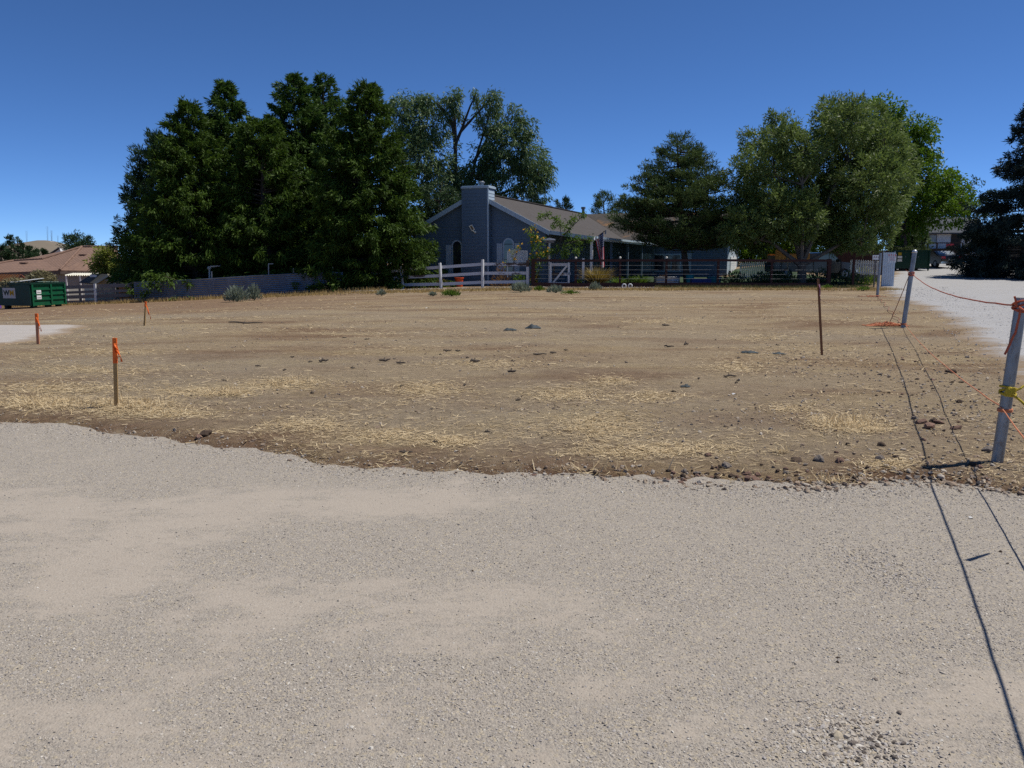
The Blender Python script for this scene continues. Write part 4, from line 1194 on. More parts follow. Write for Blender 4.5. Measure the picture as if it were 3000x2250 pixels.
for k in range(16):
    a = dl(rr.uniform(0.3, 2.3), rr.uniform(0.2, 2.2), HT - 0.2); b = a + Vector((rr.uniform(-1, 1), rr.uniform(-0.5, 0.5), rr.uniform(0.3, 0.7)))
    tw.tube([a, a.lerp(b, 0.5) + Vector((0, 0, 0.06)), b], [0.02, 0.014, 0.006], 4)
tw.build('twigs', M_PALEBARK, bh_)
for (a, b, lab) in (((0.2, 0.9, HT + 0.16), (1.2, 0.35, HT + 0.3), 'broad white board lying on the dumpster load'), ((0.0, 1.3, HT + 0.12), (0.75, 0.7, HT + 0.17), 'narrow white board left on the dumpster load'), ((0.7, 0.3, HT + 0.14), (1.9, 0.1, HT + 0.1), 'pale green board lying along the dumpster rim')):
    A, B = dl(*a), dl(*b)
    m = MB(); m.beam(A, B, 0.3 if 'broad' in lab else 0.16, 0.025); tag(m.build('board', M_WHITE if 'white' in lab else pm('pale green board', (0.3, 0.42, 0.36), None, 4), loc=tuple(A)), lab, 'board', 'boards on the dumpster')
# purple barrel at the very left edge
b = at(-13, 899, 45.0); z0 = hz(b.x, b.y); m = MB()
m.tube([(b.x, b.y, z0 - 0.02), (b.x, b.y, z0 + 0.3), (b.x, b.y, z0 + 0.33), (b.x, b.y, z0 + 0.6), (b.x, b.y, z0 + 0.63), (b.x, b.y, z0 + 0.9)], [0.27, 0.28, 0.3, 0.3, 0.28, 0.27], 20)
tag(m.build('barrel', pm('purple plastic', (0.16, 0.07, 0.42), None, 3, 0.4), loc=(b.x, b.y, z0), smooth=False), 'purple plastic object at the left edge beside the green dumpster', 'barrel')

# ================================================================ tile-roofed house, patio roof and shed at the far left
def mat_tile():
    m, t = newmat('clay tile roof')
    tc = t.new('ShaderNodeTexCoord'); v = tc.outputs['Object']
    n = t.noise(v, 1.5, 6, 0.7)
    vo = t.vor(v, 4.0); cs = t.new('ShaderNodeSeparateColor'); t.link(vo.outputs['Color'], cs.inputs[0])
    col = t.mix(t.mix(0.5, n, cs.outputs[0]), (0.26, 0.165, 0.12), (0.17, 0.11, 0.085))
    w1 = t.new('ShaderNodeTexWave'); w1.bands_direction = 'Z'; w1.wave_profile = 'SAW'; w1.inputs['Scale'].default_value = 2.2; t.link(v, w1.inputs['Vector'])
    w2 = t.new('ShaderNodeTexWave'); w2.bands_direction = 'X'; w2.inputs['Scale'].default_value = 1.1; t.link(v, w2.inputs['Vector'])
    col = t.mix(t.ramp(w1.outputs['Fac'], [(0, 0.5), (0.3, 0.0)]), col, (0.12, 0.07, 0.05))
    t.bsdf(col, 0.9, 0, 0.2, t.bump(t.math('ADD', w1.outputs['Fac'], w2.outputs['Fac']), 0.7, 0.06))
    return m
M_TILE = mat_tile()
M_STUCCO = pm('grey stucco', (0.30, 0.29, 0.26), (0.26, 0.25, 0.23), 3, 0.9, bump=0.3)
o0 = at(240, 830, 76); zb = hz(o0.x, o0.y)
th = empty('tile_roof_house', (o0.x, o0.y, zb), 0, 'low stucco house with brown clay tile hip roof behind the dumpster', 'house')
ez = at(240, 799, 74).z - zb       # eave height
rz_ = at(240, 724, 78).z - zb
x1, x0 = 3.6, -13.0
# hip roof: right facet and long front facet, a lower ridge further left
def L(u, v, Y):
    p = at(u, v, Y); return (p.x - o0.x, p.y - o0.y, p.z - zb)
pk = L(240, 724, 80); rr_ = L(345, 724, 80)
el = L(-60, 801, 70); ec = L(175, 792, 72); er = L(350, 794, 77)
l2 = L(40, 765, 76); l3 = L(-60, 782, 72); j2 = L(122, 760, 76)
m = MB()
slab(m, [ec, er, rr_, pk], 0.15)
m.build('roof', M_TILE, th, local=True)
m = MB(); slab(m, [el, ec, pk, j2, l2, l3], 0.15); rfo = m.build('roof', M_TILE, th, local=True)
m = MB(); bk = L(240, 790, 90); bl = L(-60, 790, 88); brr = L(350, 790, 90)
slab(m, [pk, rr_, brr, bk], 0.15); slab(m, [l3, l2, j2, pk, bk, bl], 0.15); m.build('roof', M_TILE, th, local=True)
for (a, b) in ((pk, rr_), (pk, ec), (pk, j2), (j2, l2), (l2, l3)):
    m = MB(); m.tube([Vector(a) + Vector((0, 0, 0.03)), Vector(b) + Vector((0, 0, 0.03))], 0.12, 8); m.build('ridge_tile', M_TILE, rfo, local=True)
for (a, b) in ((el, ec), (ec, er)):
    A_, B_ = Vector(a), Vector(b); d = (B_ - A_).normalized(); nr = Vector((-d.y, d.x, 0))
    m = MB(); m.beam(A_ + Vector((0, 0, -0.2)), B_ + Vector((0, 0, -0.2)), 0.08, 0.2); m.build('fascia_board', pm('brown fascia', (0.10, 0.075, 0.065), None, 3), th, local=True)
    A2, B2 = A_ + nr * 0.5, B_ + nr * 0.5
    m = MB(); m.beam(Vector((A2.x, A2.y, (A2.z - 0.25) / 2 - 0.3)), Vector((B2.x, B2.y, (B2.z - 0.25) / 2 - 0.3)), 0.2, A2.z + 0.3); m.build('wall', M_STUCCO, th, local=True)
for (u, v, Y) in ((243, 752, 77), (70, 776, 74)):
    p = L(u, v, Y); m = MB(); m.box(p[0] - 0.2, p[0] + 0.2, p[1] - 0.2, p[1] + 0.2, p[2] - 0.35, p[2] + 0.15); m.box(p[0] - 0.27, p[0] + 0.27, p[1] - 0.25, p[1] + 0.25, p[2] + 0.152, p[2] + 0.22); m.build('roof_vent', M_TILE, rfo, local=True)
# scalloped white patio awning on that house
A, B = at(188, 806, 68), at(276, 806, 69)
e = empty('patio_awning', (A.x, A.y, hz(A.x, A.y)), 0, 'pale corrugated patio awning below the tile roof eave', 'awning')
nA = 64
g = [[], []]
for i in range(nA + 1):
    t = i / nA; p = A.lerp(B, t); off = 0.05 * math.sin(t * 13 * 2 * math.pi)
    g[0].append((p.x, p.y, p.z - 0.02 + off)); g[1].append((p.x - 0.1, p.y + 1.6, p.z + 0.12 + off))
m = MB(); m.sheet(g); m.sheet([[(x, y, z - 0.01) for x, y, z in row][::-1] for row in g]); m.build('corrugated_sheet', pm('cream plastic sheet', (0.68, 0.66, 0.55), (0.6, 0.58, 0.48), 3, 0.5), e, smooth=True)
for t in (0.04, 0.5, 0.96):
    p = A.lerp(B, t); m = MB(); m.beam((p.x, p.y + 0.1, hz(p.x, p.y) - 0.2), (p.x, p.y + 0.1, p.z - 0.05), 0.1, 0.1, up=(0, 1, 0)); m.build('post', M_WHITE, e)
# orange corrugated gable roof
M_ORROOF = pm('orange corrugated roof', (0.72, 0.27, 0.05), (0.62, 0.22, 0.045), 2, 0.5)
a, pkk, c_ = at(40, 828, 58), at(62, 804, 58), at(86, 824, 58)
e = empty('orange_patio_roof', (pkk.x, pkk.y, hz(pkk.x, pkk.y)), 0, 'orange corrugated gable roof of a small shelter at the far left', 'shelter')
D_ = Vector((-5.0, 2.2, 0))
for k, (lo, hi) in enumerate(((a, pkk), (c_, pkk))):
    g = [[], []]
    for i in range(81):
        t = i / 80; off = 0.03 * math.sin(t * 20 * 2 * math.pi)
        p = lo + D_ * t; q = hi + D_ * t
        g[0].append((p.x, p.y, p.z + off)); g[1].append((q.x, q.y, q.z + off))
    m = MB(); m.sheet(g); m.sheet([[(x, y, z - 0.012) for x, y, z in row][::-1] for row in g]); m.build('roof_sheet', M_ORROOF, e, smooth=True)
    m = MB(); m.beam(lo + Vector((0, -0.03, -0.06)), hi + Vector((0, -0.03, -0.06)), 0.05, 0.14); m.build('fascia_board', pm('rust red board', (0.30, 0.10, 0.05), None, 3), e)
for p in (a, c_, a + D_, c_ + D_):
    m = MB(); m.beam((p.x, p.y + 0.05, hz(p.x, p.y) - 0.2), (p.x, p.y + 0.05, p.z - 0.06), 0.1, 0.1, up=(0, 1, 0)); m.build('post', M_DARKWOOD, e)
# shed
ap, lf, rt = at(318, 803, 52), at(276, 830, 52.0), at(365, 830, 52.6)
zs = hz(ap.x, ap.y)
e = empty('garden_shed', (ap.x, ap.y, zs), 0, 'small shed with charcoal shingle roof and cream gable trim behind the grey fence', 'shed')
D_ = Vector((-2.6, 3.2, 0))
m = MB(); slab(m, [lf, ap, ap + D_, lf + D_], 0.06); slab(m, [ap, rt, rt + D_, ap + D_], 0.06); rs = m.build('roof', M_DARKROOF, e)
M_CREAM = pm('cream shed paint', (0.55, 0.50, 0.36), (0.47, 0.43, 0.31), 3, 0.7)
for (p, q) in ((lf, ap), (rt, ap)):
    m = MB(); m.beam(p + Vector((0, -0.03, -0.05)), q + Vector((0, -0.03, -0.05)), 0.05, 0.15); m.build('gable_trim', M_CREAM, e)
i0 = D_ * 0.12
wv_ = [lf.lerp(rt, 0.12) + i0, lf.lerp(rt, 0.88) + i0, ap + i0 + Vector((0, 0, -0.12))]
m = MB(); zb_ = zs - 0.2
p0, p1 = wv_[0], wv_[1]
q0, q1 = p0 + D_ * 0.8, p1 + D_ * 0.8
zt = min(p0.z, p1.z) - 0.02
vs = [Vector((p.x, p.y, zb_)) for p in (p0, p1, q1, q0)] + [Vector((p.x, p.y, zt + 0.1)) for p in (p0, p1, q1, q0)] + [wv_[2] + Vector((0, 0, 0)), wv_[2] + D_ * 0.8]
m.add(vs, [(0, 1, 5, 8, 4), (1, 2, 6, 5), (2, 3, 7, 9, 6), (3, 0, 4, 7), (4, 8, 9, 7), (5, 6, 9, 8)]); m.build('wall', M_CREAM, e)
p = wv_[2] + Vector((0.0, -0.02, -0.22)); m = MB(); m.box(p.x - 0.12, p.x + 0.12, p.y - 0.04, p.y - 0.005, p.z - 0.08, p.z + 0.08); m.build('gable_vent', M_WHITE, e)
sk = lf.lerp(ap, 0.72) + D_ * 0.55 + Vector((0, 0, 0.05)); m = MB(); m.box(sk.x - 0.22, sk.x + 0.22, sk.y - 0.3, sk.y + 0.3, sk.z - 0.1, sk.z + 0.06); m.build('skylight', M_WHITE, rs)
# distant houses up the slope
for (ux, vr, u0, u1, ve, Y, wm, rm, lab) in ((172, 724, 138, 182, 746, 150, M_WHITE, M_GREYROOF, 'distant white gabled house seen over the tile roof'), (150, 741, 128, 172, 752, 130, M_STUCCO, M_TILE, 'distant orange-tiled roof just above the tile-roofed house')):
    a, pkk, c_ = at(u0, ve, Y), at(ux, vr, Y), at(u1, ve, Y)
    e = empty('distant_house', (pkk.x, pkk.y, hz(pkk.x, pkk.y)), 0, lab, 'house', 'houses on the slope behind')
    D_ = Vector((-4, 8, 0))
    m = MB(); slab(m, [a, pkk, pkk + D_, a + D_], 0.2); slab(m, [pkk, c_, c_ + D_, pkk + D_], 0.2); m.build('roof', rm, e)
    zb_ = hz(pkk.x, pkk.y) - 0.3
    m = MB(); m.prism([(a.x + 0.3, zb_), (c_.x - 0.3, zb_), (c_.x - 0.3, c_.z - 0.25), (pkk.x, pkk.z - 0.25), (a.x + 0.3, a.z - 0.25)], a.y + 0.3, a.y + 7.5); m.build('wall', wm, e)
# radio masts on the hill
M_MAST = pm('grey mast steel', (0.22, 0.22, 0.24), None, 1, 0.7)
for (u, v0, v1, Y, lab) in ((79, 676, 722, 2790, 'leftmost of the four thin radio masts on the hill'), (140, 663, 716, 2800, 'tallest thin radio mast on the hill crest'), (152, 675, 714, 2780, 'thick radio mast just right of the tallest one'), (170, 690, 716, 2800, 'rightmost and shortest radio mast on the hill')):
    tp, bt_ = at(u, v0, Y), at(u, v1 + 8, Y)
    m = MB(); w = 1.3 if 'thick' in lab else 0.9
    for (dx, dy_) in ((-1, -0.6), (1, -0.6), (0, 1)):
        m.tube([(bt_.x + dx * w * 1.3, bt_.y + dy_ * w, bt_.z), (tp.x + dx * w * 0.2, tp.y + dy_ * w * 0.2, tp.z)], [w * 0.35, w * 0.2], 5)
    n_ = 9
    for i in range(n_):
        t0, t1 = i / n_, (i + 1) / n_
        k0, k1 = 1.3 - 1.1 * t0, 1.3 - 1.1 * t1
        s_ = 1 if i % 2 else -1
        m.tube([(bt_.x + s_ * w * k0, bt_.y - 0.6 * w * k0, bt_.z + (tp.z - bt_.z) * t0), (bt_.x - s_ * w * k1, bt_.y - 0.6 * w * k1, bt_.z + (tp.z - bt_.z) * t1)], w * 0.2, 4)
    tag(m.build('radio_mast', M_MAST, loc=tuple(bt_)), lab, 'mast', 'radio masts on the hill')
p = at(142, 712, 2760); m = MB(); m.box(p.x - 12, p.x + 14, p.y, p.y + 10, p.z - 8, p.z + 3.5); m.prism([(p.x - 13, p.z + 3.52), (p.x + 15, p.z + 3.52), (p.x + 1, p.z + 6)], p.y - 1, p.y + 11)
tag(m.build('hilltop_building', M_WHITE, loc=tuple(p)), 'tiny white building on the hilltop among the masts', 'building')

# ================================================================ dark green dumpster on the driveway
c = at(2668, 793, 64.0); z0 = hz(c.x, c.y)
d2 = empty('dark_green_dumpster', (c.x, c.y, z0), R(4), 'dark green lidded dumpster in the shade on the driveway, heaped with cuttings', 'dumpster')
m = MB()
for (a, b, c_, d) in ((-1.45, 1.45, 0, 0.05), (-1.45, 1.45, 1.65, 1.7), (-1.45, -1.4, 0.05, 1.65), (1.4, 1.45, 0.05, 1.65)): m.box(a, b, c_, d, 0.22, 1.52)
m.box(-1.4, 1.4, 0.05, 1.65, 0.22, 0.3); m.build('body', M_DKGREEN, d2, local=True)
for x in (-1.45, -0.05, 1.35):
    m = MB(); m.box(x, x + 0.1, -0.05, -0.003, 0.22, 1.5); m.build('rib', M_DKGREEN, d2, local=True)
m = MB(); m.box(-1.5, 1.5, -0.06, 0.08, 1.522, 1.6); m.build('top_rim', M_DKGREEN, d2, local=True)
for (x, y) in ((-0.8, 0.15), (0.2, 0.15), (-0.8, 1.4), (0.2, 1.4)):
    m = MB(); m.box(x, x + 0.45, y, y + 0.15, -0.1, 0.218); m.build('skid', M_BLACK, d2, local=True)
m = MB(); m.box(1.36, 1.44, 0.0, 0.1, -0.2, 0.218); m.build('leg', M_DKGREEN, d2, local=True)
m = MB(); m.box(-1.5, 0.9, 0.9, 1.7, 0, 0.06, Matrix.Translation((0, 0.0, 1.86)) @ Matrix.Rotation(R(4), 4, 'Y')); m.box(0.82, 0.88, 1.5, 1.6, 1.3, 1.9); m.build('lid', M_DKGREEN, d2, local=True)
m = MB(); m.box(-1.1, -0.84, -0.058, -0.052, 1.2, 1.42); m.build('warning_sticker', pm('yellow sticker', (0.5, 0.33, 0.02), None, 4), d2, local=True)
for zz in (0.98, 0.74):
    m = MB(); m.box(-1.14, -0.78, -0.058, -0.052, zz, zz + 0.18); m.build('notice', M_WHITE, d2, local=True)
for x in (-0.5, 0.5):
    m = MB(); m.tube([(x, -0.056, 1.1), (x, -0.052, 1.1)], 0.05, 8); m.build('rivet_plate', M_GALV, d2, local=True)
cu_ = empty('brush_pile', (c.x, c.y + 0.8, z0 + 1.3), 0, 'green yard cuttings heaped on the dark green dumpster', 'brush')
M_CUT = leafmat('wilted green cuttings', (0.045, 0.06, 0.02), (0.12, 0.15, 0.05), 0.2)
leaf_heap('foliage', (c.x - 0.1, c.y + 0.7, z0 + 1.3), 1.3, 0.7, 0.5, 1600, 0.22, 0.06, M_CUT, None, None, 11, parent=cu_)

# ================================================================ vehicles
M_PAINTDK = pm('dark green car paint', (0.012, 0.022, 0.022), (0.01, 0.018, 0.018), 1.0, 0.22, spec=0.6)
M_CHROME = pm('chrome', (0.7, 0.7, 0.7), None, 2, 0.15, metal=1.0)
M_LENS = pm('headlight lens', (0.8, 0.8, 0.72), (0.7, 0.7, 0.65), 3, 0.1, spec=0.8)
def wheel(root, x, y, z, r, w, name='wheel'):
    m = MB(); m.tube([(x, y - w / 2, z), (x, y - w / 2 + 0.03, z), (x, y + w / 2 - 0.03, z), (x, y + w / 2, z)], [r * 0.93, r, r, r * 0.93], 24)
    o = m.build(name, M_BLACK, root, local=True, smooth=False)
    m = MB(); s = -1 if y < 0 else 1
    m.tube([(x, y + s * (w / 2 + 0.002), z), (x, y + s * (w / 2 + 0.012), z)], [r * 0.62, r * 0.5], 16); m.build('rim', M_GALV, o, local=True)
c = at(2372, 812, 56.0); z0 = hz(c.x, c.y)
tk = empty('pickup_truck', (c.x, c.y, z0), R(2), 'dark pickup truck parked in the shade behind the garden fence', 'pickup truck')
Wd = 0.92
m = MB()
m.prism([(-2.75, 0.5), (-2.72, 1.12), (-0.2, 1.12), (-0.15, 0.5)], -Wd, -Wd + 0.08); m.prism([(-2.75, 0.5), (-2.72, 1.12), (-0.2, 1.12), (-0.15, 0.5)], Wd - 0.08, Wd)
m.box(-2.74, -0.2, -Wd + 0.08, Wd - 0.08, 0.5, 0.62); m.build('bed', M_PAINTDK, tk, local=True)
m = MB(); m.box(-2.8, -2.745, -Wd + 0.02, Wd - 0.02, 0.52, 1.12); m.build('tailgate', M_PAINTDK, tk, local=True)
m = MB(); m.prism([(-0.14, 0.42), (-0.12, 1.15), (0.02, 1.15), (0.12, 1.72), (0.3, 1.78), (1.0, 1.78), (1.18, 1.72), (1.68, 1.18), (1.72, 0.42)], -Wd + 0.04, Wd - 0.04); m.build('cab', M_PAINTDK, tk, local=True, bevel=0.03)
m = MB(); m.prism([(1.72, 0.42), (1.70, 1.16), (2.5, 1.08), (2.72, 0.98), (2.76, 0.5), (2.7, 0.42)], -Wd, Wd); m.build('bonnet', pm('dark blue car paint', (0.02, 0.03, 0.06), None, 1, 0.2, spec=0.6), tk, local=True, bevel=0.03)
for s in (-1, 1):
    y = s * (Wd - 0.03)
    m = MB(); m.prism([(0.16, 1.18), (0.22, 1.66), (0.86, 1.7), (0.86, 1.18)], y - 0.004 if s < 0 else y, y if s < 0 else y + 0.004); m.build('window', M_GLASS, tk, local=True)
    m = MB(); m.prism([(0.92, 1.18), (0.92, 1.7), (1.12, 1.68), (1.56, 1.2)], y - 0.004 if s < 0 else y, y if s < 0 else y + 0.004); m.build('window', M_GLASS, tk, local=True)
    m = MB(); m.box(2.5, 2.775, s * 0.66 - 0.2, s * 0.66 + 0.2 + 0.07 * (s > 0), 0.78, 0.97) if False else m.box(2.42, 2.775, s * (Wd - 0.14) - 0.15, s * (Wd - 0.14) + 0.15, 0.76, 0.95); m.build('headlight', M_LENS, tk, local=True)
    for x in (-1.9, 1.95): wheel(tk, x, s * (Wd - 0.1), 0.36, 0.37, 0.24)
    m = MB(); m.box(1.45, 1.6, s * (Wd + 0.12) - 0.1, s * (Wd + 0.12) + 0.1, 1.15, 1.33); m.build('mirror', M_BLACK, tk, local=True)
m = MB(); m.box(2.72, 2.88, -Wd, Wd, 0.46, 0.64); m.build('bumper', M_CHROME, tk, local=True, bevel=0.03)
m = MB(); m.box(2.765, 2.79, -0.55, 0.55, 0.68, 0.95); m.build('grille', M_BLACK, tk, local=True)
# orange box in the bed
Mt = Matrix.Translation(tk.location) @ Matrix.Rotation(R(2), 4, 'Z')
M_ORBOX = pm('orange plywood', (0.8, 0.37, 0.08), (0.68, 0.29, 0.07), 3, 0.7)
e = empty('orange_load_box', Mt @ Vector((-1.5, 0, 0.63)), R(2), 'orange panelled box loaded on the pickup bed', 'box')
for (x0_, x1_, zt) in ((-1.18, -0.42, 1.3), (-0.40, 0.38, 1.05), (0.40, 1.12, 1.12)):
    m = MB(); m.box(x0_, x1_, -0.8, -0.75, 0.0, zt); m.build('side_panel', M_ORBOX, e, local=True)
m = MB(); m.box(-1.18, 1.12, 0.75, 0.8, 0, 1.05); m.build('side_panel', M_ORBOX, e, local=True)
m = MB(); m.box(-1.16, 1.1, -0.74, 0.74, 0.002, 0.95); m.build('load', pm('brown timber load', (0.3, 0.17, 0.08), None, 4), e, local=True)
for x in (-0.41, 0.39): 
    m = MB(); m.box(x - 0.05, x + 0.05, -0.84, -0.802, -0.02, 1.2); m.build('stanchion', M_DARKWOOD, e, local=True)
# leaning plank in front of the truck
a, b = at(2314, 798, 54.0), at(2305, 752, 54.6); m = MB(); m.beam((a.x, a.y, hz(a.x, a.y) - 0.05), b, 0.09, 0.03, up=(0, 1, 0)); tag(m.build('leaning_plank', pm('pale plank', (0.42, 0.33, 0.2), None, 4), loc=(a.x, a.y, hz(a.x, a.y))), 'pale plank leaning against the pickup bed', 'plank')
# car parked on the driveway, tail to the camera
c = at(2738, 786, 70.0); z0 = hz(c.x, c.y)
cr = empty('parked_car', (c.x, c.y, z0), R(96), 'dark car parked tail-on beyond the dark green dumpster', 'car')
prof = [(-2.1, 0.3), (-2.15, 0.72), (-2.05, 0.95), (-1.55, 1.02), (-1.0, 1.36), (0.35, 1.38), (1.0, 0.98), (1.95, 0.86), (2.1, 0.6), (2.05, 0.3)]
m = MB(); m.prism(prof, -0.86, 0.86); m.build('body', pm('black car paint', (0.012, 0.012, 0.016), None, 1, 0.2, spec=0.6), cr, local=True, bevel=0.05)
m = MB(); m.add([(-1.52, -0.68, 1.055), (-1.52, 0.68, 1.055), (-1.04, 0.6, 1.35), (-1.04, -0.6, 1.35)], [(0, 1, 2, 3)]); m.add([(-1.53, -0.68, 1.06), (-1.53, 0.68, 1.06), (-1.05, 0.6, 1.355), (-1.05, -0.6, 1.355)], [(3, 2, 1, 0)]); m.build('rear_window', pm('window with painted reflection', (0.3, 0.33, 0.36), None, 2, 0.1, spec=0.8), cr, local=True)  # pale pane colour stands in for a bright reflection
for s in (-1, 1):
    m = MB(); m.box(-2.17, -2.06, s * 0.68 - 0.16, s * 0.68 + 0.16, 0.72, 0.9); m.build('tail_light', pm('red tail lens', (0.5, 0.02, 0.03), None, 2, 0.15, spec=0.8), cr, local=True)
    for x in (-1.35, 1.3): wheel(cr, x, s * 0.76, 0.31, 0.32, 0.2)
m = MB(); m.box(-2.19, -2.13, -0.26, 0.26, 0.56, 0.69); m.build('number_plate', M_WHITE, cr, local=True)
m = MB(); m.box(-2.22, -2.02, -0.84, 0.84, 0.32, 0.5); m.build('bumper', M_CHROME, cr, local=True, bevel=0.03)

# ================================================================ white house beyond the driveway
a, b = at(2700, 680, 88), at(2905, 680, 88)
zg = hz(a.x, a.y)
wh = empty('white_house', ((a.x + b.x) / 2, 88, zg), 0, 'white house with blue-grey roof and raised deck at the end of the driveway', 'house')
hx_ = (b.x - a.x) / 2
ez = at(2750, 682, 88).z - zg; rz_ = at(2750, 634, 90).z - zg
m = MB(); m.box(-hx_ + 0.4, hx_, 0, 8, -0.5, ez); wlo = m.build('wall', M_WHITE, wh, local=True)
rx0, rx1 = at(2730, 634, 91).x - (a.x + b.x) / 2, hx_ - 1
m = MB(); slab(m, [(-hx_ - 0.2, -0.6, ez), (hx_ + 0.3, -0.6, ez), (rx1, 3.5, rz_), (rx0, 3.5, rz_)], 0.15); slab(m, [(rx0, 3.5, rz_), (rx1, 3.5, rz_), (hx_ + 0.3, 8.6, ez), (-hx_ - 0.2, 8.6, ez)], 0.15); m.add([(-hx_ - 0.2, -0.6, ez), (rx0, 3.5, rz_), (-hx_ - 0.2, 8.6, ez)], [(0, 1, 2)])
m.build('roof', M_GREYROOF, wh, local=True)
def wx(u): return at(u, 700, 88).x - (a.x + b.x) / 2
def wz(v): return at(2750, v, 88).z - zg
m = MB(); m.box(wx(2719), wx(2744), -0.06, -0.002, wz(713), wz(687)); wo = m.build('window', pm('brown window frame', (0.12, 0.08, 0.06), None, 3), wh, local=True)
m = MB(); m.box(wx(2721), wx(2742), -0.07, -0.0605, wz(711), wz(689)); m.build('pane', pm('grey blind pane', (0.34, 0.37, 0.38), None, 2, 0.2), wo, local=True)
m = MB(); m.box(wx(2786), wx(2815), -0.06, -0.002, wz(740), wz(686)); m.build('door', M_DARKWOOD, wh, local=True)
dk = MB(); dk.box(wx(2690), wx(2835), -2.2, -0.003, wz(733), wz(729)); dko = dk.build('deck', M_DARKWOOD, wh, local=True)
m = MB(); m.beam((wx(2690), -2.1, wz(713)), (wx(2790), -2.1, wz(713)), 0.1, 0.1); m.build('handrail', M_DARKWOOD, dko, local=True)
for u in (2690, 2717, 2757, 2790): m = MB(); m.beam((wx(u), -2.1, -0.4), (wx(u), -2.1, wz(713)), 0.12, 0.12, up=(0, 1, 0)); m.build('deck_post', M_DARKWOOD, dko, local=True)
m = MB()
m.box(wx(2690), wx(2800), -1.9, -1.8, -0.4, wz(734)); m.build('deck_skirt', M_DARKWOOD, dko, local=True)
p = at(2786, 723, 85.6); m = MB(); m.box(p.x - 0.32, p.x + 0.32, p.y, p.y + 0.4, wz(729) + zg, p.z + 0.3); tag(m.build('red_cooler', pm('red plastic', (0.45, 0.03, 0.05), None, 2, 0.4), loc=tuple(p), bevel=0.03), 'red box standing on the deck of the white house', 'box')
# dark board fences on the far right and behind the pickup
def board_fence(A, B, hgt, n, mat, label, name='board_fence', z_add=0.0):
    A, B = Vector(A), Vector(B)
    e = empty(name, (A.x, A.y, hz(A.x, A.y)), 0, label, 'fence', 'dark board fences')
    d = (B - A); L_ = d.length; d.normalize(); nr = Vector((-d.y, d.x, 0)); rr = random.Random(n)
    for k in range(n):
        p = A + d * (L_ * (k + 0.5) / n); z0 = hz(p.x, p.y) + z_add; w = L_ / n * 0.94
        m = MB(); m.beam((p.x, p.y, z0 - 0.1), (p.x, p.y, z0 + hgt + rr.uniform(-0.04, 0.04)), w, 0.022, up=(nr.x, nr.y, 0)); m.build('board', mat, e)
    for zz in (0.35, hgt - 0.3):
        a = A + nr * 0.04; b = B + nr * 0.04; a.z = hz(A.x, A.y) + z_add + zz; b.z = hz(B.x, B.y) + z_add + zz
        m = MB(); m.beam(a, b, 0.05, 0.1); m.build('rail', mat, e)
a, b = at(2862, 786, 73), at(3060, 800, 62); board_fence((a.x, a.y, 0), (b.x, b.y, 0), 2.3, 60, M_DARKWOOD, 'tall dark wooden fence under the spruce at the right edge')
a, b = at(2430, 780, 60), at(2600, 780, 60); board_fence((a.x, a.y, 0), (b.x, b.y, 0), 1.75, 44, M_BRWOOD, 'red-brown board fence behind the white pickets and pickup')
a, b = at(2770, 790, 72.5), at(2806, 790, 72.5); board_fence((a.x, a.y, 0), (b.x, b.y, 0), 1.75, 8, M_DARKWOOD, 'short dark board fence right of the parked car')
# ================================================================ garden odds and ends
c = at(1953, 838, 49.6); z0 = hz(c.x, c.y); e = empty('steel_trough', (c.x, c.y, z0), 0, 'ribbed galvanised trough planter behind the garden fence', 'trough')
def oval(rx, ry, z, n=28): return [(rx * math.cos(2 * math.pi * k / n), ry * math.sin(2 * math.pi * k / n), z) for k in range(n)]
m = MB(); prof = [(0.0, 0.96), (0.12, 1.0), (0.14, 1.02), (0.16, 1.0), (0.28, 1.0), (0.30, 1.02), (0.32, 1.0), (0.5, 1.0), (0.52, 1.03), (0.54, 1.0), (0.5, 0.94), (0.44, 0.93)]
m.sheet([oval(0.78 * k, 0.42 * k, z) + [oval(0.78 * k, 0.42 * k, z)[0]] for z, k in prof]); m.build('tub', M_GALV, e, local=True, smooth=True)
m = MB(); m.add(oval(0.73, 0.39, 0.45), [tuple(range(28))]); m.build('soil', pm('potting soil', (0.04, 0.03, 0.02), None, 5, 0.95), e, local=True)
c = at(2052, 840, 49.8); z0 = hz(c.x, c.y)
m = MB(); m.box(c.x - 0.6, c.x + 0.6, c.y - 0.25, c.y + 0.25, z0 - 0.05, z0 + 0.42); tag(m.build('blue_tub', pm('blue plastic', (0.015, 0.03, 0.14), None, 2, 0.45), loc=(c.x, c.y, z0), bevel=0.05), 'dark blue rectangular tub behind the garden fence', 'tub')
c = at(2021, 828, 52.0); z0 = hz(c.x, c.y); m = MB(); M_TEAL = pm('turquoise plastic', (0.03, 0.30, 0.29), None, 2, 0.45)
m.tube([(c.x, c.y, z0 - 0.02), (c.x, c.y, z0 + 0.55), (c.x, c.y, z0 + 0.6), (c.x, c.y, z0 + 0.56)], [0.2, 0.27, 0.29, 0.24], 20); tag(m.build('turquoise_pot', M_TEAL, loc=(c.x, c.y, z0)), 'round turquoise pot beside the pine trunk', 'pot')
c = at(2092, 822, 54.0); z0 = hz(c.x, c.y); m = MB()
m.tube([(c.x, c.y, z0 - 0.02), (c.x, c.y, z0 + 0.4), (c.x, c.y, z0 + 0.44), (c.x, c.y, z0 + 0.38)], [0.42, 0.48, 0.5, 0.44], 24); tag(m.build('turquoise_basin', M_TEAL, loc=(c.x, c.y, z0)), 'wide turquoise basin on the shaded lawn', 'basin')
c = at(1838, 838, 46.4); z0 = hz(c.x, c.y)
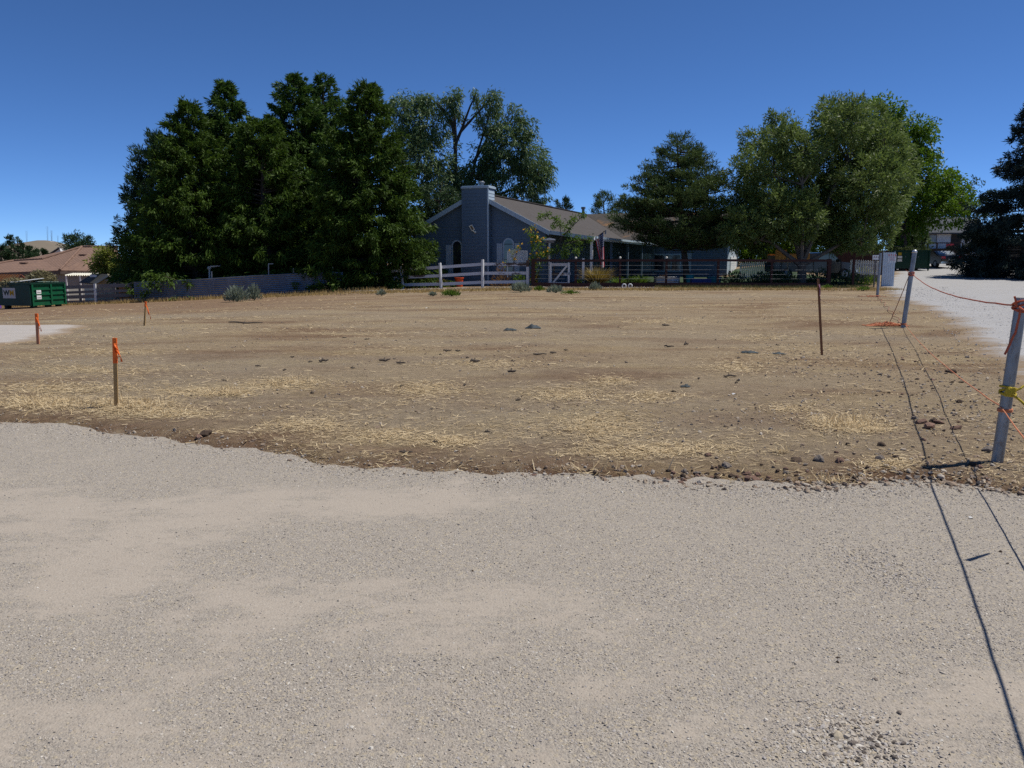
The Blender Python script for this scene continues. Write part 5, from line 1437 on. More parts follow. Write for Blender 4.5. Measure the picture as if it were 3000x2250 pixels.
for k, (dx, lab) in enumerate(((-0.18, 'left of two small white ring stones by the garden fence'), (0.16, 'right of two small white ring stones by the garden fence'))):
    m = MB()
    ring = []
    for i in range(13):
        t = 2 * math.pi * i / 12; row = []
        for j in range(7):
            s_ = 2 * math.pi * j / 6; rr2 = 0.10 + 0.035 * math.cos(s_)
            row.append((c.x + dx + rr2 * math.cos(t), c.y + 0.03 * math.sin(s_), z0 + 0.11 + rr2 * math.sin(t)))
        ring.append(row)
    m.sheet(ring); tag(m.build('ring_stone', M_WHITE, loc=(c.x + dx, c.y, z0), smooth=True), lab, 'stone', 'white ring stones')
c = at(1345, 822, 50.5); z0 = hz(c.x, c.y); m = MB(); m.tube([(c.x, c.y, z0 - 0.02), (c.x, c.y, z0 + 0.5)], [0.2, 0.26], 18); m.tube([(c.x, c.y, z0 + 0.5), (c.x, c.y, z0 + 0.56)], 0.29, 18); tag(m.build('orange_pot', pm('orange glazed pot', (0.7, 0.10, 0.03), None, 3, 0.4), loc=(c.x, c.y, z0)), 'orange flower pot below the left arched window', 'pot')
# white basketball-style bracket seen among the conifers
a = at(612, 815, 49.5); m = MB(); z0 = hz(a.x, a.y); tp = at(613, 785, 49.5)
m.tube([(a.x, a.y, z0 - 0.2), tp, tp + Vector((0.05, 0, 0.08)), at(645, 779, 49.5)], 0.05, 8); m.blob(tp, 0.12, 2, 2, 0.05)
tag(m.build('white_pipe', M_WHITE, loc=(a.x, a.y, z0), smooth=True), 'white pipe with a bent arm showing below the conifers', 'pipe')
# lawn, widened and coloured dark in place of shade under the trees
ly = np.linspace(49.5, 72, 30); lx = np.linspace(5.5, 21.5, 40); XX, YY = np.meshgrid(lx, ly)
tag(rawmesh('lawn', np.stack([XX, YY, h(XX, YY) + 0.02], -1).reshape(-1, 3), gridfaces(30, 40), pm('lawn green darkened as shade', (0.022, 0.06, 0.013), (0.028, 0.036, 0.016), 0.5, 0.9, obj=False), smooth=True), 'green lawn behind the garden fence, widened and darkened as shade', None, None, 'structure')
# ================================================================ trees
def stem_tube(mb, pts, r0, r1, n=7):
    k = len(pts)
    mb.tube(pts, [r0 + (r1 - r0) * i / (k - 1) for i in range(k)], n)
def tufts(r, C, N, n_per, rad, L, W, hang=0.5, out=None, tint_base=None, flat_=1.0):
    """leaf positions/directions round tuft centres C (m,3); N outward directions"""
    m = len(C)
    C2 = np.repeat(C, n_per, 0); N2 = np.repeat(N, n_per, 0)
    off = r.normal(size=(m * n_per, 3)); off = unit(off) * (r.random((m * n_per, 1)) ** 0.5)
    rad2 = np.repeat(rad, n_per)[:, None] if hasattr(rad, '__len__') else rad
    off = off * rad2; off[:, 2] *= flat_
    P = C2 + off
    D = N2 * 0.7 + r.normal(size=P.shape) * 0.55 + np.array([0, 0, -hang])
    tb = r.random(m) if tint_base is None else tint_base
    tint = np.clip(np.repeat(tb, n_per) * 0.6 + 0.4 * r.random(m * n_per), 0, 1)
    return P, D, tint
def conifer(name, u, apex, Y, Rm, mats, label, group, seed, prof=0.62, n_br=170, low=0.03, n_per=26, L=0.3, W=0.075, hang=0.75, trunk_r=0.28, x=None, tuft=0.34, spread_top=0.0, H=None, up=0.25):
    r = np.random.default_rng(seed)
    t_ = at(u, apex, Y)
    bx, by = (t_.x if x is None else x), t_.y
    zb = hz(bx, by)
    H = (t_.z - zb) if H is None else H
    e = empty(name, (bx, by, zb), 0, label, 'tree', group)
    mb = MB()
    pts = [(bx + 0.12 * math.sin(i * 0.9 + seed), by + 0.1 * math.sin(i * 0.7), zb - 0.3 + (H * 0.97 + 0.3) * i / 8) for i in range(9)]
    stem_tube(mb, pts, trunk_r, 0.03, 8)
    mb.build('trunk', mats[1], e)
    ph = r.random(4) * 6.28
    f = low + (0.99 - low) * (np.arange(n_br) + r.random(n_br)) / n_br
    f = low + (0.99 - low) * ((f - low) / (0.99 - low)) ** 1.12
    az = r.random(n_br) * 2 * np.pi
    env = (1 - f) ** prof * (0.82 + 0.18 * np.minimum(1, f / 0.12)) + 0.035
    lump = 1 + 0.09 * np.sin(3 * az + ph[0] + 5 * f) + 0.09 * np.sin(11 * f + 2 * az + ph[1])
    Lb = Rm * env * lump * r.uniform(0.78, 1.12, n_br)
    C, N, TB, RAD = [], [], [], []
    bb = MB()
    for i in range(n_br):
        dx, dy = math.cos(az[i]), math.sin(az[i])
        z0 = zb + f[i] * H
        k = max(2, int(Lb[i] / (tuft * 0.85)))
        start = np.array([bx, by, z0 - 0.12 * Lb[i]])
        tip = np.array([bx + dx * Lb[i], by + dy * Lb[i], z0 + Lb[i] * (up * f[i] - 0.10 * (1 - f[i]))])
        if i % 2 == 0: bb.tube([tuple(start), tuple((start + tip) / 2 - np.array([0, 0, 0.03 * Lb[i]])), tuple(tip)], [0.02 + 0.012 * Lb[i], 0.015 + 0.006 * Lb[i], 0.008], 4, False)
        for j in range(k):
            s = 0.34 + 0.66 * (j + r.random()) / k
            p = start + (tip - start) * s + r.normal(size=3) * 0.16 * tuft
            side = (r.random() - 0.5) * 0.7 * Lb[i] * s * 0.5
            p = p + np.array([-dy * side, dx * side, 0])
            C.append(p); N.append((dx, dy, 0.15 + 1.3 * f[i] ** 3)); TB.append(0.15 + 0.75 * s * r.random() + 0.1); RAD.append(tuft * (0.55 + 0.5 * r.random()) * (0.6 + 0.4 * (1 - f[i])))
    bb.build('branches', mats[1], e)
    P, D, tint = tufts(r, np.array(C), np.array(N), n_per, np.array(RAD), L, W, hang, tint_base=np.array(TB))
    leaves('crown', mats[0], e, P, D, L, W, tint, r)
    return e
def broadleaf(name, u, vb, Y, lobes, mats, label, group, seed, dens=1.0, L=0.2, W=0.07, hang=0.3, trunk_r=0.25, n_per=26, tuft=0.45, limbs=None, fill=0.35, fork=0.35, zbase=None, depth=0.85, trunk_u=None, up=0.0, ydev=None):
    """lobes: (u, v, radius_px[, dY]) in the photograph at depth Y"""
    r = np.random.default_rng(seed)
    b = at(u, vb, Y); zb = hz(b.x, b.y) if zbase is None else zbase
    e = empty(name, (b.x, b.y, zb), 0, label, 'tree', group)
    mb = MB()
    cen = []
    for lb in lobes:
        dY = lb[3] if len(lb) > 3 else (r.uniform(*ydev) if ydev else r.uniform(-0.6, 0.6) * 40 * Y / FPX)
        c = at(lb[0], lb[1], Y + dY); cen.append((np.array(c), lb[2] * Y / FPX))
    zc = np.mean([c[0][2] for c in cen])
    fk = Vector((b.x, b.y, zb + (zc - zb) * fork))
    stem_tube(mb, [(b.x, b.y, zb - 0.3), (b.x + 0.05, b.y, zb + (fk.z - zb) * 0.5), fk], trunk_r, trunk_r * 0.8, 9)
    mb.build('trunk', mats[1], e)
    lm = MB()
    C, N, TB, RAD = [], [], [], []
    main = [0]
    while len(main) < min(6, len(cen)):
        main.append(max(range(len(cen)), key=lambda q: min(np.linalg.norm(cen[q][0] - cen[p_][0]) for p_ in main)))
    for ci, (c, rad) in enumerate(cen):
        if ci not in main:
            o_ = Vector(cen[min(main, key=lambda p_: np.linalg.norm(cen[p_][0] - c))][0])
            o_ = fk.lerp(o_, 0.72)
            stem_tube(lm, [o_, o_.lerp(Vector(c), 0.5) + Vector((0, 0, 0.1)), Vector(c)], trunk_r * 0.22, 0.025, 5)
        else:
            m1 = fk.lerp(Vector(c), 0.5) + Vector((0.12 * math.sin(ci * 2.1), 0, 0.10 * (Vector(c) - fk).length))
            stem_tube(lm, [fk - Vector((0, 0, 0.2)), m1, Vector(c)], trunk_r * 0.48, 0.03, 6)
        m1 = fk.lerp(Vector(c), 0.5) + Vector((0, 0, 0.10 * (Vector(c) - fk).length))
        k = max(6, int(dens * 10.5 * (rad / tuft) ** 2))
        dv = unit(r.normal(size=(k, 3)))
        rr_ = np.where(r.random(k) < fill, r.random(k) ** 0.5 * 0.85, r.uniform(0.82, 1.08, k))
        wv2 = 1 + 0.16 * np.sin(dv[:, 0] * 5 + ci) + 0.14 * np.sin(dv[:, 2] * 6 + 2 * ci + dv[:, 1] * 3)
        p = c + dv * (rr_ * wv2 * rad)[:, None] * np.array([1, depth, 1])
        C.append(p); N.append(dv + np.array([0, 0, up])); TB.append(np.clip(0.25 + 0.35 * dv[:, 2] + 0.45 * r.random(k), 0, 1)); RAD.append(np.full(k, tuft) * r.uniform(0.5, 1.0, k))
        for j in range(0, k, 9):
            stem_tube(lm, [Vector(c), Vector(c).lerp(Vector(p[j]), 0.5) + Vector((0, 0, 0.05)), Vector(p[j])], 0.03, 0.008, 4)
    for pth in (limbs or []):
        pts = [at(a_, b_, Y + (pth[0][2] if len(pth[0]) > 2 else 0)) for (a_, b_, *_) in pth[1:]]
        stem_tube(lm, pts, pth[0][0], pth[0][1], 6)
    lm.build('limbs', mats[1], e)
    P, D, tint = tufts(r, np.concatenate(C), np.concatenate(N), n_per, np.concatenate(RAD), L, W, hang, tint_base=np.concatenate(TB))
    leaves('crown', mats[0], e, P, D, L, W, tint, r)
    return e
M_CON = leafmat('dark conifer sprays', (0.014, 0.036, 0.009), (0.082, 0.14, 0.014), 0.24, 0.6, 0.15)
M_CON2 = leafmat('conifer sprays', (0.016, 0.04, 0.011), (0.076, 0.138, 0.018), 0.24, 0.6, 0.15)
M_BLUEPINE = leafmat('blue green pine needles', (0.014, 0.034, 0.016), (0.045, 0.085, 0.032), 0.15, 0.6, 0.15)
M_PINE = leafmat('pine needles', (0.024, 0.05, 0.018), (0.105, 0.15, 0.04), 0.2, 0.6, 0.15)
M_ELM = leafmat('grey green elm leaves', (0.045, 0.088, 0.034), (0.165, 0.24, 0.085), 0.3, 0.5, 0.25)
M_ROUND = leafmat('round dark leaves', (0.022, 0.05, 0.022), (0.065, 0.11, 0.04), 0.25, 0.55, 0.2)
M_OLIVE = leafmat('silver olive leaves', (0.038, 0.075, 0.014), (0.19, 0.255, 0.055), 0.34, 0.5, 0.22, back=(0.14, 0.19, 0.06))
M_LOCUST = leafmat('bright green leaves', (0.04, 0.095, 0.010), (0.15, 0.25, 0.015), 0.35, 0.5, 0.2)
M_SPRUCE = leafmat('dark spruce needles', (0.010, 0.020, 0.017), (0.03, 0.05, 0.042), 0.1, 0.65, 0.15)
M_YSHRUB = leafmat('yellow green leaves', (0.12, 0.15, 0.026), (0.32, 0.36, 0.07), 0.35, 0.5, 0.2)
M_SAGE = leafmat('sage grey leaves', (0.12, 0.15, 0.11), (0.30, 0.34, 0.25), 0.2, 0.7, 0.15)
M_GREENP = leafmat('garden green leaves', (0.04, 0.09, 0.012), (0.15, 0.24, 0.03), 0.35, 0.5, 0.25)
M_FLAX = leafmat('bronze flax blades', (0.11, 0.09, 0.025), (0.30, 0.22, 0.055), 0.3, 0.5, 0.25)
M_BROWNL = leafmat('dry brown leaves', (0.14, 0.075, 0.03), (0.28, 0.16, 0.06), 0.3, 0.6, 0.15)
CG = 'tall conifers behind the steel fence'
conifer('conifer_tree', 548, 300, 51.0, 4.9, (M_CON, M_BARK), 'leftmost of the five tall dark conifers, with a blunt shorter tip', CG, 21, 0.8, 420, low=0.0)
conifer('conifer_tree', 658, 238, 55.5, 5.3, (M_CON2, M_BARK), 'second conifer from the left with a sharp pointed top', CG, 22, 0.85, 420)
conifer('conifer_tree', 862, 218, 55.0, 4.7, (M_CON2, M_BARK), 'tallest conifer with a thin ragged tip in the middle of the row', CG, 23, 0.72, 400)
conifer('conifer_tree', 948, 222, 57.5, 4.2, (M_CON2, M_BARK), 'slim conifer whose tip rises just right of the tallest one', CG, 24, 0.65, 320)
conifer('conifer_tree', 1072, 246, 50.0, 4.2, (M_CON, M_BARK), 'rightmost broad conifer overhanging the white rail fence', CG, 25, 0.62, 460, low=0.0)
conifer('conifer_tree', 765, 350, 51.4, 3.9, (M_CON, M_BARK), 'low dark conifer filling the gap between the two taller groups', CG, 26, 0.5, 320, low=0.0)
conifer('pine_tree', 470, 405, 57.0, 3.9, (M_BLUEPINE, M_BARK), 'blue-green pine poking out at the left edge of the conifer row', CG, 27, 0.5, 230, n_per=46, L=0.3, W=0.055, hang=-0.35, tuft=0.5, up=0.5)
BG_ = 'trees behind the blue house'
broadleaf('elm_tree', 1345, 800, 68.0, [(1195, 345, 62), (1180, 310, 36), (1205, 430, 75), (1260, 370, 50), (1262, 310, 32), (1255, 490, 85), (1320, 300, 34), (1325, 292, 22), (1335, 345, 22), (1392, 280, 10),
          (1300, 560, 70), (1380, 575, 75), (1435, 310, 36), (1450, 290, 24), (1440, 370, 46), (1475, 420, 62), (1530, 380, 36), (1525, 350, 22), (1530, 450, 52), (1570, 490, 48), (1600, 480, 22), (1595, 520, 28), (1480, 520, 80), (1550, 560, 50), (1420, 470, 46), (1395, 520, 50), (1235, 300, 26), (1500, 330, 22)],
          (M_ELM, M_BARK), 'tall airy grey-green tree with bare upper branches behind the chimney', BG_, 31, dens=1.15, L=0.32, W=0.085, hang=0.9, trunk_r=0.32, n_per=26, tuft=0.6,
          limbs=[[(0.2, 0.05), (1333, 560), (1334, 480), (1335, 420), (1318, 340), (1280, 300)], [(0.15, 0.03), (1335, 420), (1352, 380), (1378, 310), (1394, 278)], [(0.15, 0.03), (1335, 470), (1330, 380), (1300, 330), (1262, 285)], [(0.14, 0.04), (1385, 480), (1420, 420), (1440, 370)], [(0.12, 0.03), (1335, 400), (1332, 330), (1322, 290)], [(0.12, 0.03), (1350, 385), (1400, 330), (1440, 285)]], fill=0.3)
broadleaf('round_tree', 1285, 830, 61.0, [(1285, 590, 62), (1250, 630, 55), (1320, 640, 50), (1215, 680, 50), (1280, 690, 70)], (M_ROUND, M_BARK), 'round dark green tree left of the chimney behind the house', BG_, 32, dens=1.0, L=0.2, W=0.08)
conifer('pine_tree', 1572, 548, 78.0, 2.6, (M_PINE, M_BARK), 'dark pine rising behind the house ridge right of the tall tree', BG_, 33, 0.45, 90, n_per=40, L=0.3, W=0.05, hang=-0.2, tuft=0.6)
conifer('pine_tree', 1648, 585, 92.0, 1.9, (M_BLUEPINE, M_BARK), 'small pine top just showing over the roof beside the vent pipe', BG_, 34, 0.35, 60, n_per=34, L=0.32, W=0.06, hang=-0.3, tuft=0.6, low=0.4)
conifer('pine_tree', 1770, 568, 95.0, 3.0, (M_PINE, M_BARK), 'bushy pine behind the roof valley left of the front pine', BG_, 35, 0.4, 80, n_per=36, L=0.34, W=0.06, hang=-0.3, tuft=0.7, low=0.3)
conifer('pine_tree', 1835, 578, 92.0, 2.2, (M_PINE, M_BARK), 'pine top touching the front pine behind the roof valley', BG_, 36, 0.4, 60, n_per=36, L=0.34, W=0.06, hang=-0.3, tuft=0.7, low=0.3)
# front pine with spreading layers
def layered_pine(seed=41):
    r = np.random.default_rng(seed); Y = 53.5
    b = at(2012, 832, Y); zb = hz(b.x, b.y)
    e = empty('pine_tree', (b.x, b.y, zb), 0, 'spreading layered pine in the garden in front of the house wing', 'tree')
    mb = MB(); pts = [at(2014, 840, Y), at(2008, 770, Y), at(1998, 690, Y), at(1990, 560, Y), at(1986, 470, Y), at(1984, 400, Y)]
    pts[0].z = zb - 0.3
    stem_tube(mb, pts, 0.24, 0.03, 9); mb.build('trunk', M_BARK, e)
    env = [(395, 8, 12), (430, 45, 50), (480, 90, 95), (530, 130, 130), (580, 165, 150), (630, 190, 165), (680, 195, 180), (715, 160, 190), (740, 70, 120)]
    ev, el_, er_ = zip(*env)
    lm = MB(); C, N, TB, RAD = [], [], [], []
    for i in range(190):
        v = 400 + 335 * (r.random() ** 0.8); az = r.random() * 6.28
        c0 = at(1990 + (v - 400) * 0.04, v, Y)
        side = math.cos(az); lim = (np.interp(v, ev, er_) if side > 0 else np.interp(v, ev, el_)) * Y / FPX
        Lb = lim * r.uniform(0.7, 1.12)
        dx, dy = math.cos(az), math.sin(az)
        tip = np.array([c0.x + dx * Lb, c0.y + dy * Lb * 0.85, c0.z + 0.10 * Lb + r.uniform(-0.2, 0.25)])
        st = np.array([c0.x, c0.y, c0.z])
        mid = (st + tip) / 2 - np.array([0, 0, 0.08 * Lb])
        lm.tube([tuple(st), tuple(mid), tuple(tip)], [0.03 + 0.012 * Lb, 0.02 + 0.006 * Lb, 0.01], 5, False)
        k = max(2, int(Lb / 0.36))
        for j in range(k):
            s = 0.42 + 0.58 * (j + r.random()) / k
            p = st + (tip - st) * s + np.array([0, 0, -0.08 * Lb * 4 * s * (1 - s) + 0.12])
            sd = (r.random() - 0.5) * 0.9 * Lb * s * 0.6
            C.append(p + np.array([-dy * sd, dx * sd, r.uniform(-0.08, 0.12)])); N.append((dx * 0.6, dy * 0.6, 0.6)); TB.append(r.random()); RAD.append(r.uniform(0.25, 0.5))
    lm.build('limbs', M_BARK, e)
    P, D, t_ = tufts(r, np.array(C), np.array(N), 44, np.array(RAD), 0.26, 0.045, -0.15, tint_base=np.array(TB), flat_=0.6)
    leaves('crown', M_PINE, e, P, D, 0.26, 0.045, t_, r)
layered_pine()
broadleaf('olive_tree', 2345, 838, 50.5, [(2235, 425, 58), (2190, 505, 56), (2290, 405, 52), (2350, 450, 62), (2420, 375, 52), (2480, 365, 66), (2435, 315, 34), (2545, 375, 62), (2590, 440, 70), (2625, 500, 55), (2470, 480, 110), (2300, 530, 100), (2560, 540, 90), (2185, 590, 58), (2620, 570, 48), (2400, 590, 110), (2270, 620, 80), (2545, 630, 62), (2600, 640, 36), (2420, 650, 75), (2250, 655, 55), (2270, 350, 22), (2500, 310, 28), (2170, 660, 45), (2330, 640, 70), (2590, 700, 30), (2520, 700, 38), (2160, 690, 40), (2230, 710, 36), (2460, 700, 36)],
          (M_OLIVE, M_PALEBARK), 'large silvery-green willow-leaved tree by the driveway behind the garden fence', None, 51, dens=1.25, L=0.25, W=0.066, hang=0.25, trunk_r=0.3, n_per=32, tuft=0.42, fill=0.4, depth=1.2, ydev=(-1.2, 4.5), fork=0.22, up=0.3)
RG = 'trees beyond the driveway'
broadleaf('leafy_tree', 2640, 800, 69.0, [(2560, 350, 56), (2610, 330, 40), (2640, 370, 44), (2700, 385, 34), (2715, 410, 34), (2690, 450, 46), (2640, 450, 70), (2660, 530, 80), (2720, 520, 62), (2760, 545, 50), (2800, 560, 40), (2830, 590, 22), (2740, 600, 60), (2800, 610, 40), (2640, 620, 80), (2580, 480, 80), (2690, 650, 36)],
          (M_LOCUST, M_BARK), 'bright green leafy tree rising behind the silvery tree', RG, 52, dens=0.95, L=0.26, W=0.13, hang=0.3, trunk_r=0.3, n_per=24, tuft=0.6)
broadleaf('olive_bush', 2660, 800, 74.0, [(2650, 690, 42), (2690, 680, 40), (2640, 730, 40), (2680, 715, 35), (2620, 700, 30)], (M_PINE, M_BARK), 'dull green bushy tree above the dark green dumpster', RG, 53, L=0.26, W=0.09, trunk_r=0.12)
broadleaf('olive_bush', 2500, 800, 64.0, [(2480, 700, 45), (2520, 720, 45), (2450, 730, 40), (2540, 690, 40)], (M_GREENP, M_BARK), 'shaded green tree seen below the silvery tree above the pickets', RG, 54, L=0.24, W=0.09, trunk_r=0.1)
broadleaf('leafy_tree', 2270, 820, 76.0, [(2270, 700, 60), (2205, 700, 50), (2195, 745, 40), (2240, 750, 45), (2330, 710, 55), (2400, 690, 60), (2300, 740, 40)], (M_LOCUST, M_BARK), 'green tree glimpsed behind the pickup beneath the silvery tree', RG, 55, L=0.28, W=0.12, trunk_r=0.15, dens=0.8)
broadleaf('leafy_tree', 2860, 760, 98.0, [(2760, 600, 60), (2860, 620, 70), (2700, 610, 60), (2820, 660, 50)], (M_ROUND, M_BARK), 'dark distant tree behind the white house roof', RG, 56, L=0.34, W=0.14, trunk_r=0.2, dens=0.7, tuft=0.7)
def spruce(u, apex, Y, Rm, label, seed, x=None, H=None, nb=150):
    return conifer('spruce_tree', u, apex, Y, Rm, (M_SPRUCE, M_BARK), label, 'dark spruces at the right', seed, 0.8, nb, low=0.04, n_per=42, L=0.3, W=0.06, hang=0.55, tuft=0.42, x=x, H=H, up=-0.05)
spruce(3045, 285, 57.0, 4.9, 'tall dark spruce cut by the right edge of the picture', 61, nb=240)
# its neighbour just outside the picture throws the second long shadow over the driveway
spruce(0, 0, 53.6, 3.4, 'dark spruce standing just outside the right edge', 62, x=40.5, H=13.0, nb=110)
LG = 'trees at the far left'
broadleaf('yellow_shrub', 312, 840, 54.0, [(310, 745, 22), (295, 775, 28), (335, 770, 30), (318, 800, 34), (350, 795, 22)], (M_YSHRUB, M_BARK), 'yellow-green shrub between the tile roof and the conifers', LG, 71, L=0.2, W=0.08, trunk_r=0.06, tuft=0.35, dens=1.2)
broadleaf('bushy_tree', 232, 800, 100.0, [(228, 712, 28), (205, 722, 22), (255, 718, 24), (230, 735, 40)], (M_BLUEPINE, M_BARK), 'dark bushy tree rising behind the tile roof ridge', LG, 72, L=0.34, W=0.09, trunk_r=0.2, tuft=0.6, hang=-0.2)
for k, (u, ap, Rm, lab) in enumerate(((4, 722, 2.4, 'pine cut by the left edge behind the tile roof'), (42, 696, 2.8, 'spiky pine behind the left end of the tile roof'), (74, 722, 2.0, 'shorter pine right of the spiky pine'), (106, 736, 1.0, 'left of two tiny conifers behind the tile roof'), (127, 735, 1.0, 'right of two tiny conifers behind the tile roof'))):
    conifer('pine_tree', u, ap, 102.0 + 2 * k, Rm, (M_BLUEPINE, M_BARK), lab, LG, 80 + k, 0.5, 60, n_per=34, L=0.36, W=0.09, hang=0.0, tuft=0.6, low=0.1)

# ================================================================ shrubs and garden plants
def clump(name, u, v, Y, rpx, hpx, n, L, W, mat, label, group, seed, up=0.9, cat='plant', spreadw=0.5):
    r = np.random.default_rng(seed)
    b = G(u, v) if Y is None else at(u, v, Y)
    zb = hz(b.x, b.y); s = b.y / FPX
    rx, hh = rpx * s, hpx * s
    e = empty(name, (b.x, b.y, zb), 0, label, cat, group)
    P = unit(r.normal(size=(n, 3))) * (r.random((n, 1)) ** 0.45); P[:, 2] = np.abs(P[:, 2])
    D = P * np.array([1, 1, 0.6]) + r.normal(size=(n, 3)) * spreadw * 0.5 + np.array([0, 0, up])
    P = P * np.array([rx, rx * 0.8, hh * 0.85]) + np.array([b.x, b.y, zb + 0.01])
    leaves('foliage', mat, e, P, D, L, W, np.clip(r.random(n) * 0.7 + 0.3 * (P[:, 2] - zb) / max(hh, 0.01), 0, 1), r)
    mb = MB(); 
    for k in range(6):
        t_ = Vector((b.x + r.uniform(-0.6, 0.6) * rx, b.y + r.uniform(-0.5, 0.5) * rx, zb + hh * 0.6)); mb.tube([(b.x, b.y, zb - 0.05), tuple((Vector((b.x, b.y, zb)) + t_) / 2), t_], [0.015, 0.01, 0.004], 4)
    mb.build('stems', M_BARK, e)
    return e
SGG = 'grey-green shrubs along the fences'
clump('sage_shrub', 695, 884, None, 34, 48, 800, 0.2, 0.045, M_SAGE, 'larger pale sage bush in front of the corrugated fence', SGG, 101)
clump('sage_shrub', 745, 880, None, 20, 50, 420, 0.2, 0.045, M_SAGE, 'smaller upright sage bush right of the larger one', SGG, 102, up=1.4)
clump('sage_shrub', 1526, 856, None, 30, 28, 600, 0.18, 0.035, M_SAGE, 'round silver shrub at the right end of the white fence', SGG, 103)
clump('sage_shrub', 1628, 858, None, 22, 20, 380, 0.16, 0.035, M_SAGE, 'low silver shrub in front of the garden gate', SGG, 104)
clump('sage_shrub', 1744, 850, None, 16, 20, 320, 0.16, 0.035, M_SAGE, 'small silver shrub in front of the bronze flax', SGG, 105)
clump('green_tuft', 1322, 868, None, 26, 14, 420, 0.16, 0.03, M_GREENP, 'low green tuft on the berm below the white fence', SGG, 106)
clump('green_tuft', 1268, 868, None, 10, 9, 160, 0.13, 0.03, M_SAGE, 'tiny grey tuft left of the low green tuft', SGG, 107)
clump('green_tuft', 1118, 866, None, 12, 14, 180, 0.15, 0.03, M_SAGE, 'small grey tuft at the left end of the white fence', SGG, 108)
clump('green_tuft', 1580, 852, None, 14, 10, 220, 0.14, 0.03, M_GREENP, 'small green weed by the brown corner post', SGG, 109)
clump('green_tuft', 2425, 846, None, 14, 9, 160, 0.14, 0.03, M_GREENP, 'small green weed left of the thick brown post', SGG, 110)
clump('green_tuft', 2528, 852, None, 17, 9, 200, 0.14, 0.03, M_GREENP, 'small green weed near the foot of the gate panel', SGG, 111)
clump('green_tuft', 1670, 862, None, 26, 8, 240, 0.12, 0.03, M_GREENP, 'flat green weeds in front of the gate post', SGG, 112)
GGG = 'garden plants behind the brown fence'
def blades(name, u, v, Y, rpx, hpx, n, W, mat, label, seed, bend=0.5, group=GGG):
    r = np.random.default_rng(seed); b = at(u, v, Y); zb = hz(b.x, b.y); s = b.y / FPX; rx, hh = rpx * s, hpx * s
    e = empty(name, (b.x, b.y, zb), 0, label, 'plant', group)
    az = r.random(n) * 6.28; ln = hh * r.uniform(0.55, 1.08, n); ou = r.random(n) ** 0.7 * rx
    segs = 5; V = np.empty((n, segs + 1, 2, 3)); F = []
    dx, dy = np.cos(az), np.sin(az)
    for i in range(segs + 1):
        t = i / segs
        cx = b.x + dx * (0.15 * rx + ou * (t ** 1.5)); cy = b.y + 0.8 * dy * (0.15 * rx + ou * (t ** 1.5)); cz = zb - 0.03 + ln * (t - bend * 0.35 * (ou / max(rx, .01)) * t ** 3)
        w = W * (1 - t) ** 0.6 * 0.5 + 0.002
        V[:, i, 0] = np.stack([cx - dy * w, cy + dx * w, cz], 1); V[:, i, 1] = np.stack([cx + dy * w, cy - dx * w, cz], 1)
    base = (np.arange(n) * (segs + 1) * 2)[:, None]
    for i in range(segs): F.append(base + np.array([2 * i, 2 * i + 1, 2 * i + 3, 2 * i + 2]))
    tint = np.repeat(r.random(n), (segs + 1) * 2)
    rawmesh('blades', V.reshape(-1, 3), np.concatenate(F), mat, e, {'tint': tint})
    return e
blades('flax_clump', 1748, 838, 48.4, 66, 66, 340, 0.055, M_FLAX, 'big bronze flax clump behind the garden fence below the flag', 121)
blades('daylily_clump', 1812, 838, 49.4, 44, 34, 200, 0.035, M_GREENP, 'arching green lily clump right of the bronze flax', 122, 1.0)
blades('daylily_clump', 1880, 838, 49.6, 50, 38, 260, 0.035, M_GREENP, 'bright green lily clump left of the steel trough', 123, 0.9)
clump('leafy_plant', 1850, 838, 49.8, 26, 30, 380, 0.13, 0.06, M_GREENP, 'low leafy green plant among the lilies', GGG, 124)
clump('leafy_plant', 1700, 838, 48.5, 18, 26, 260, 0.13, 0.05, M_GREENP, 'small leafy plant beside the white gate post', GGG, 125)
clump('leafy_plant', 1520, 830, 49.4, 26, 44, 420, 0.13, 0.055, M_GREENP, 'green bush behind the right end of the white fence', GGG, 126)
clump('leafy_plant', 1245, 836, 50.2, 34, 24, 380, 0.14, 0.05, M_YSHRUB, 'yellow-green flower bed plant below the left arched window', GGG, 127)
clump('leafy_plant', 1296, 834, 50.4, 24, 26, 240, 0.15, 0.04, M_FLAX, 'orange-tinged flower clump below the chimney', GGG, 128)
clump('leafy_plant', 1468, 822, 49.3, 30, 70, 420, 0.16, 0.04, M_BROWNL, 'rusty brown bush behind the white fence beside the chimney', GGG, 129)
clump('shade_shrub', 2150, 838, 51.2, 40, 44, 420, 0.17, 0.07, M_ROUND, 'dark shrub by the white end wall of the house', GGG, 151)
clump('shade_shrub', 2405, 838, 50.6, 48, 52, 560, 0.17, 0.07, M_ROUND, 'dark shrub right of the silvery tree trunk', GGG, 152)
clump('shade_shrub', 2260, 838, 52.4, 50, 50, 560, 0.17, 0.07, M_ROUND, 'dark bush in front of the pickup tailgate', GGG, 153)
clump('shade_shrub', 2300, 838, 49.8, 45, 46, 420, 0.17, 0.07, M_ROUND, 'dark shrub left of the silvery tree trunk', GGG, 130)
clump('shade_shrub', 2225, 838, 50.2, 40, 40, 420, 0.17, 0.07, M_ROUND, 'dark shrub in the shade behind the brown rail', GGG, 131)
clump('shade_shrub', 2490, 838, 49.6, 44, 46, 520, 0.17, 0.07, M_ROUND, 'dark green shrub below the pickup headlight', GGG, 132)
clump('leafy_plant', 2545, 838, 49.2, 26, 34, 260, 0.15, 0.05, M_GREENP, 'spindly green plant at the foot of the gate panel', GGG, 133)
clump('trough_plant', 1945, 824, 49.6, 26, 36, 200, 0.14, 0.04, M_BROWNL, 'brown wilted plant growing in the steel trough', GGG, 134)
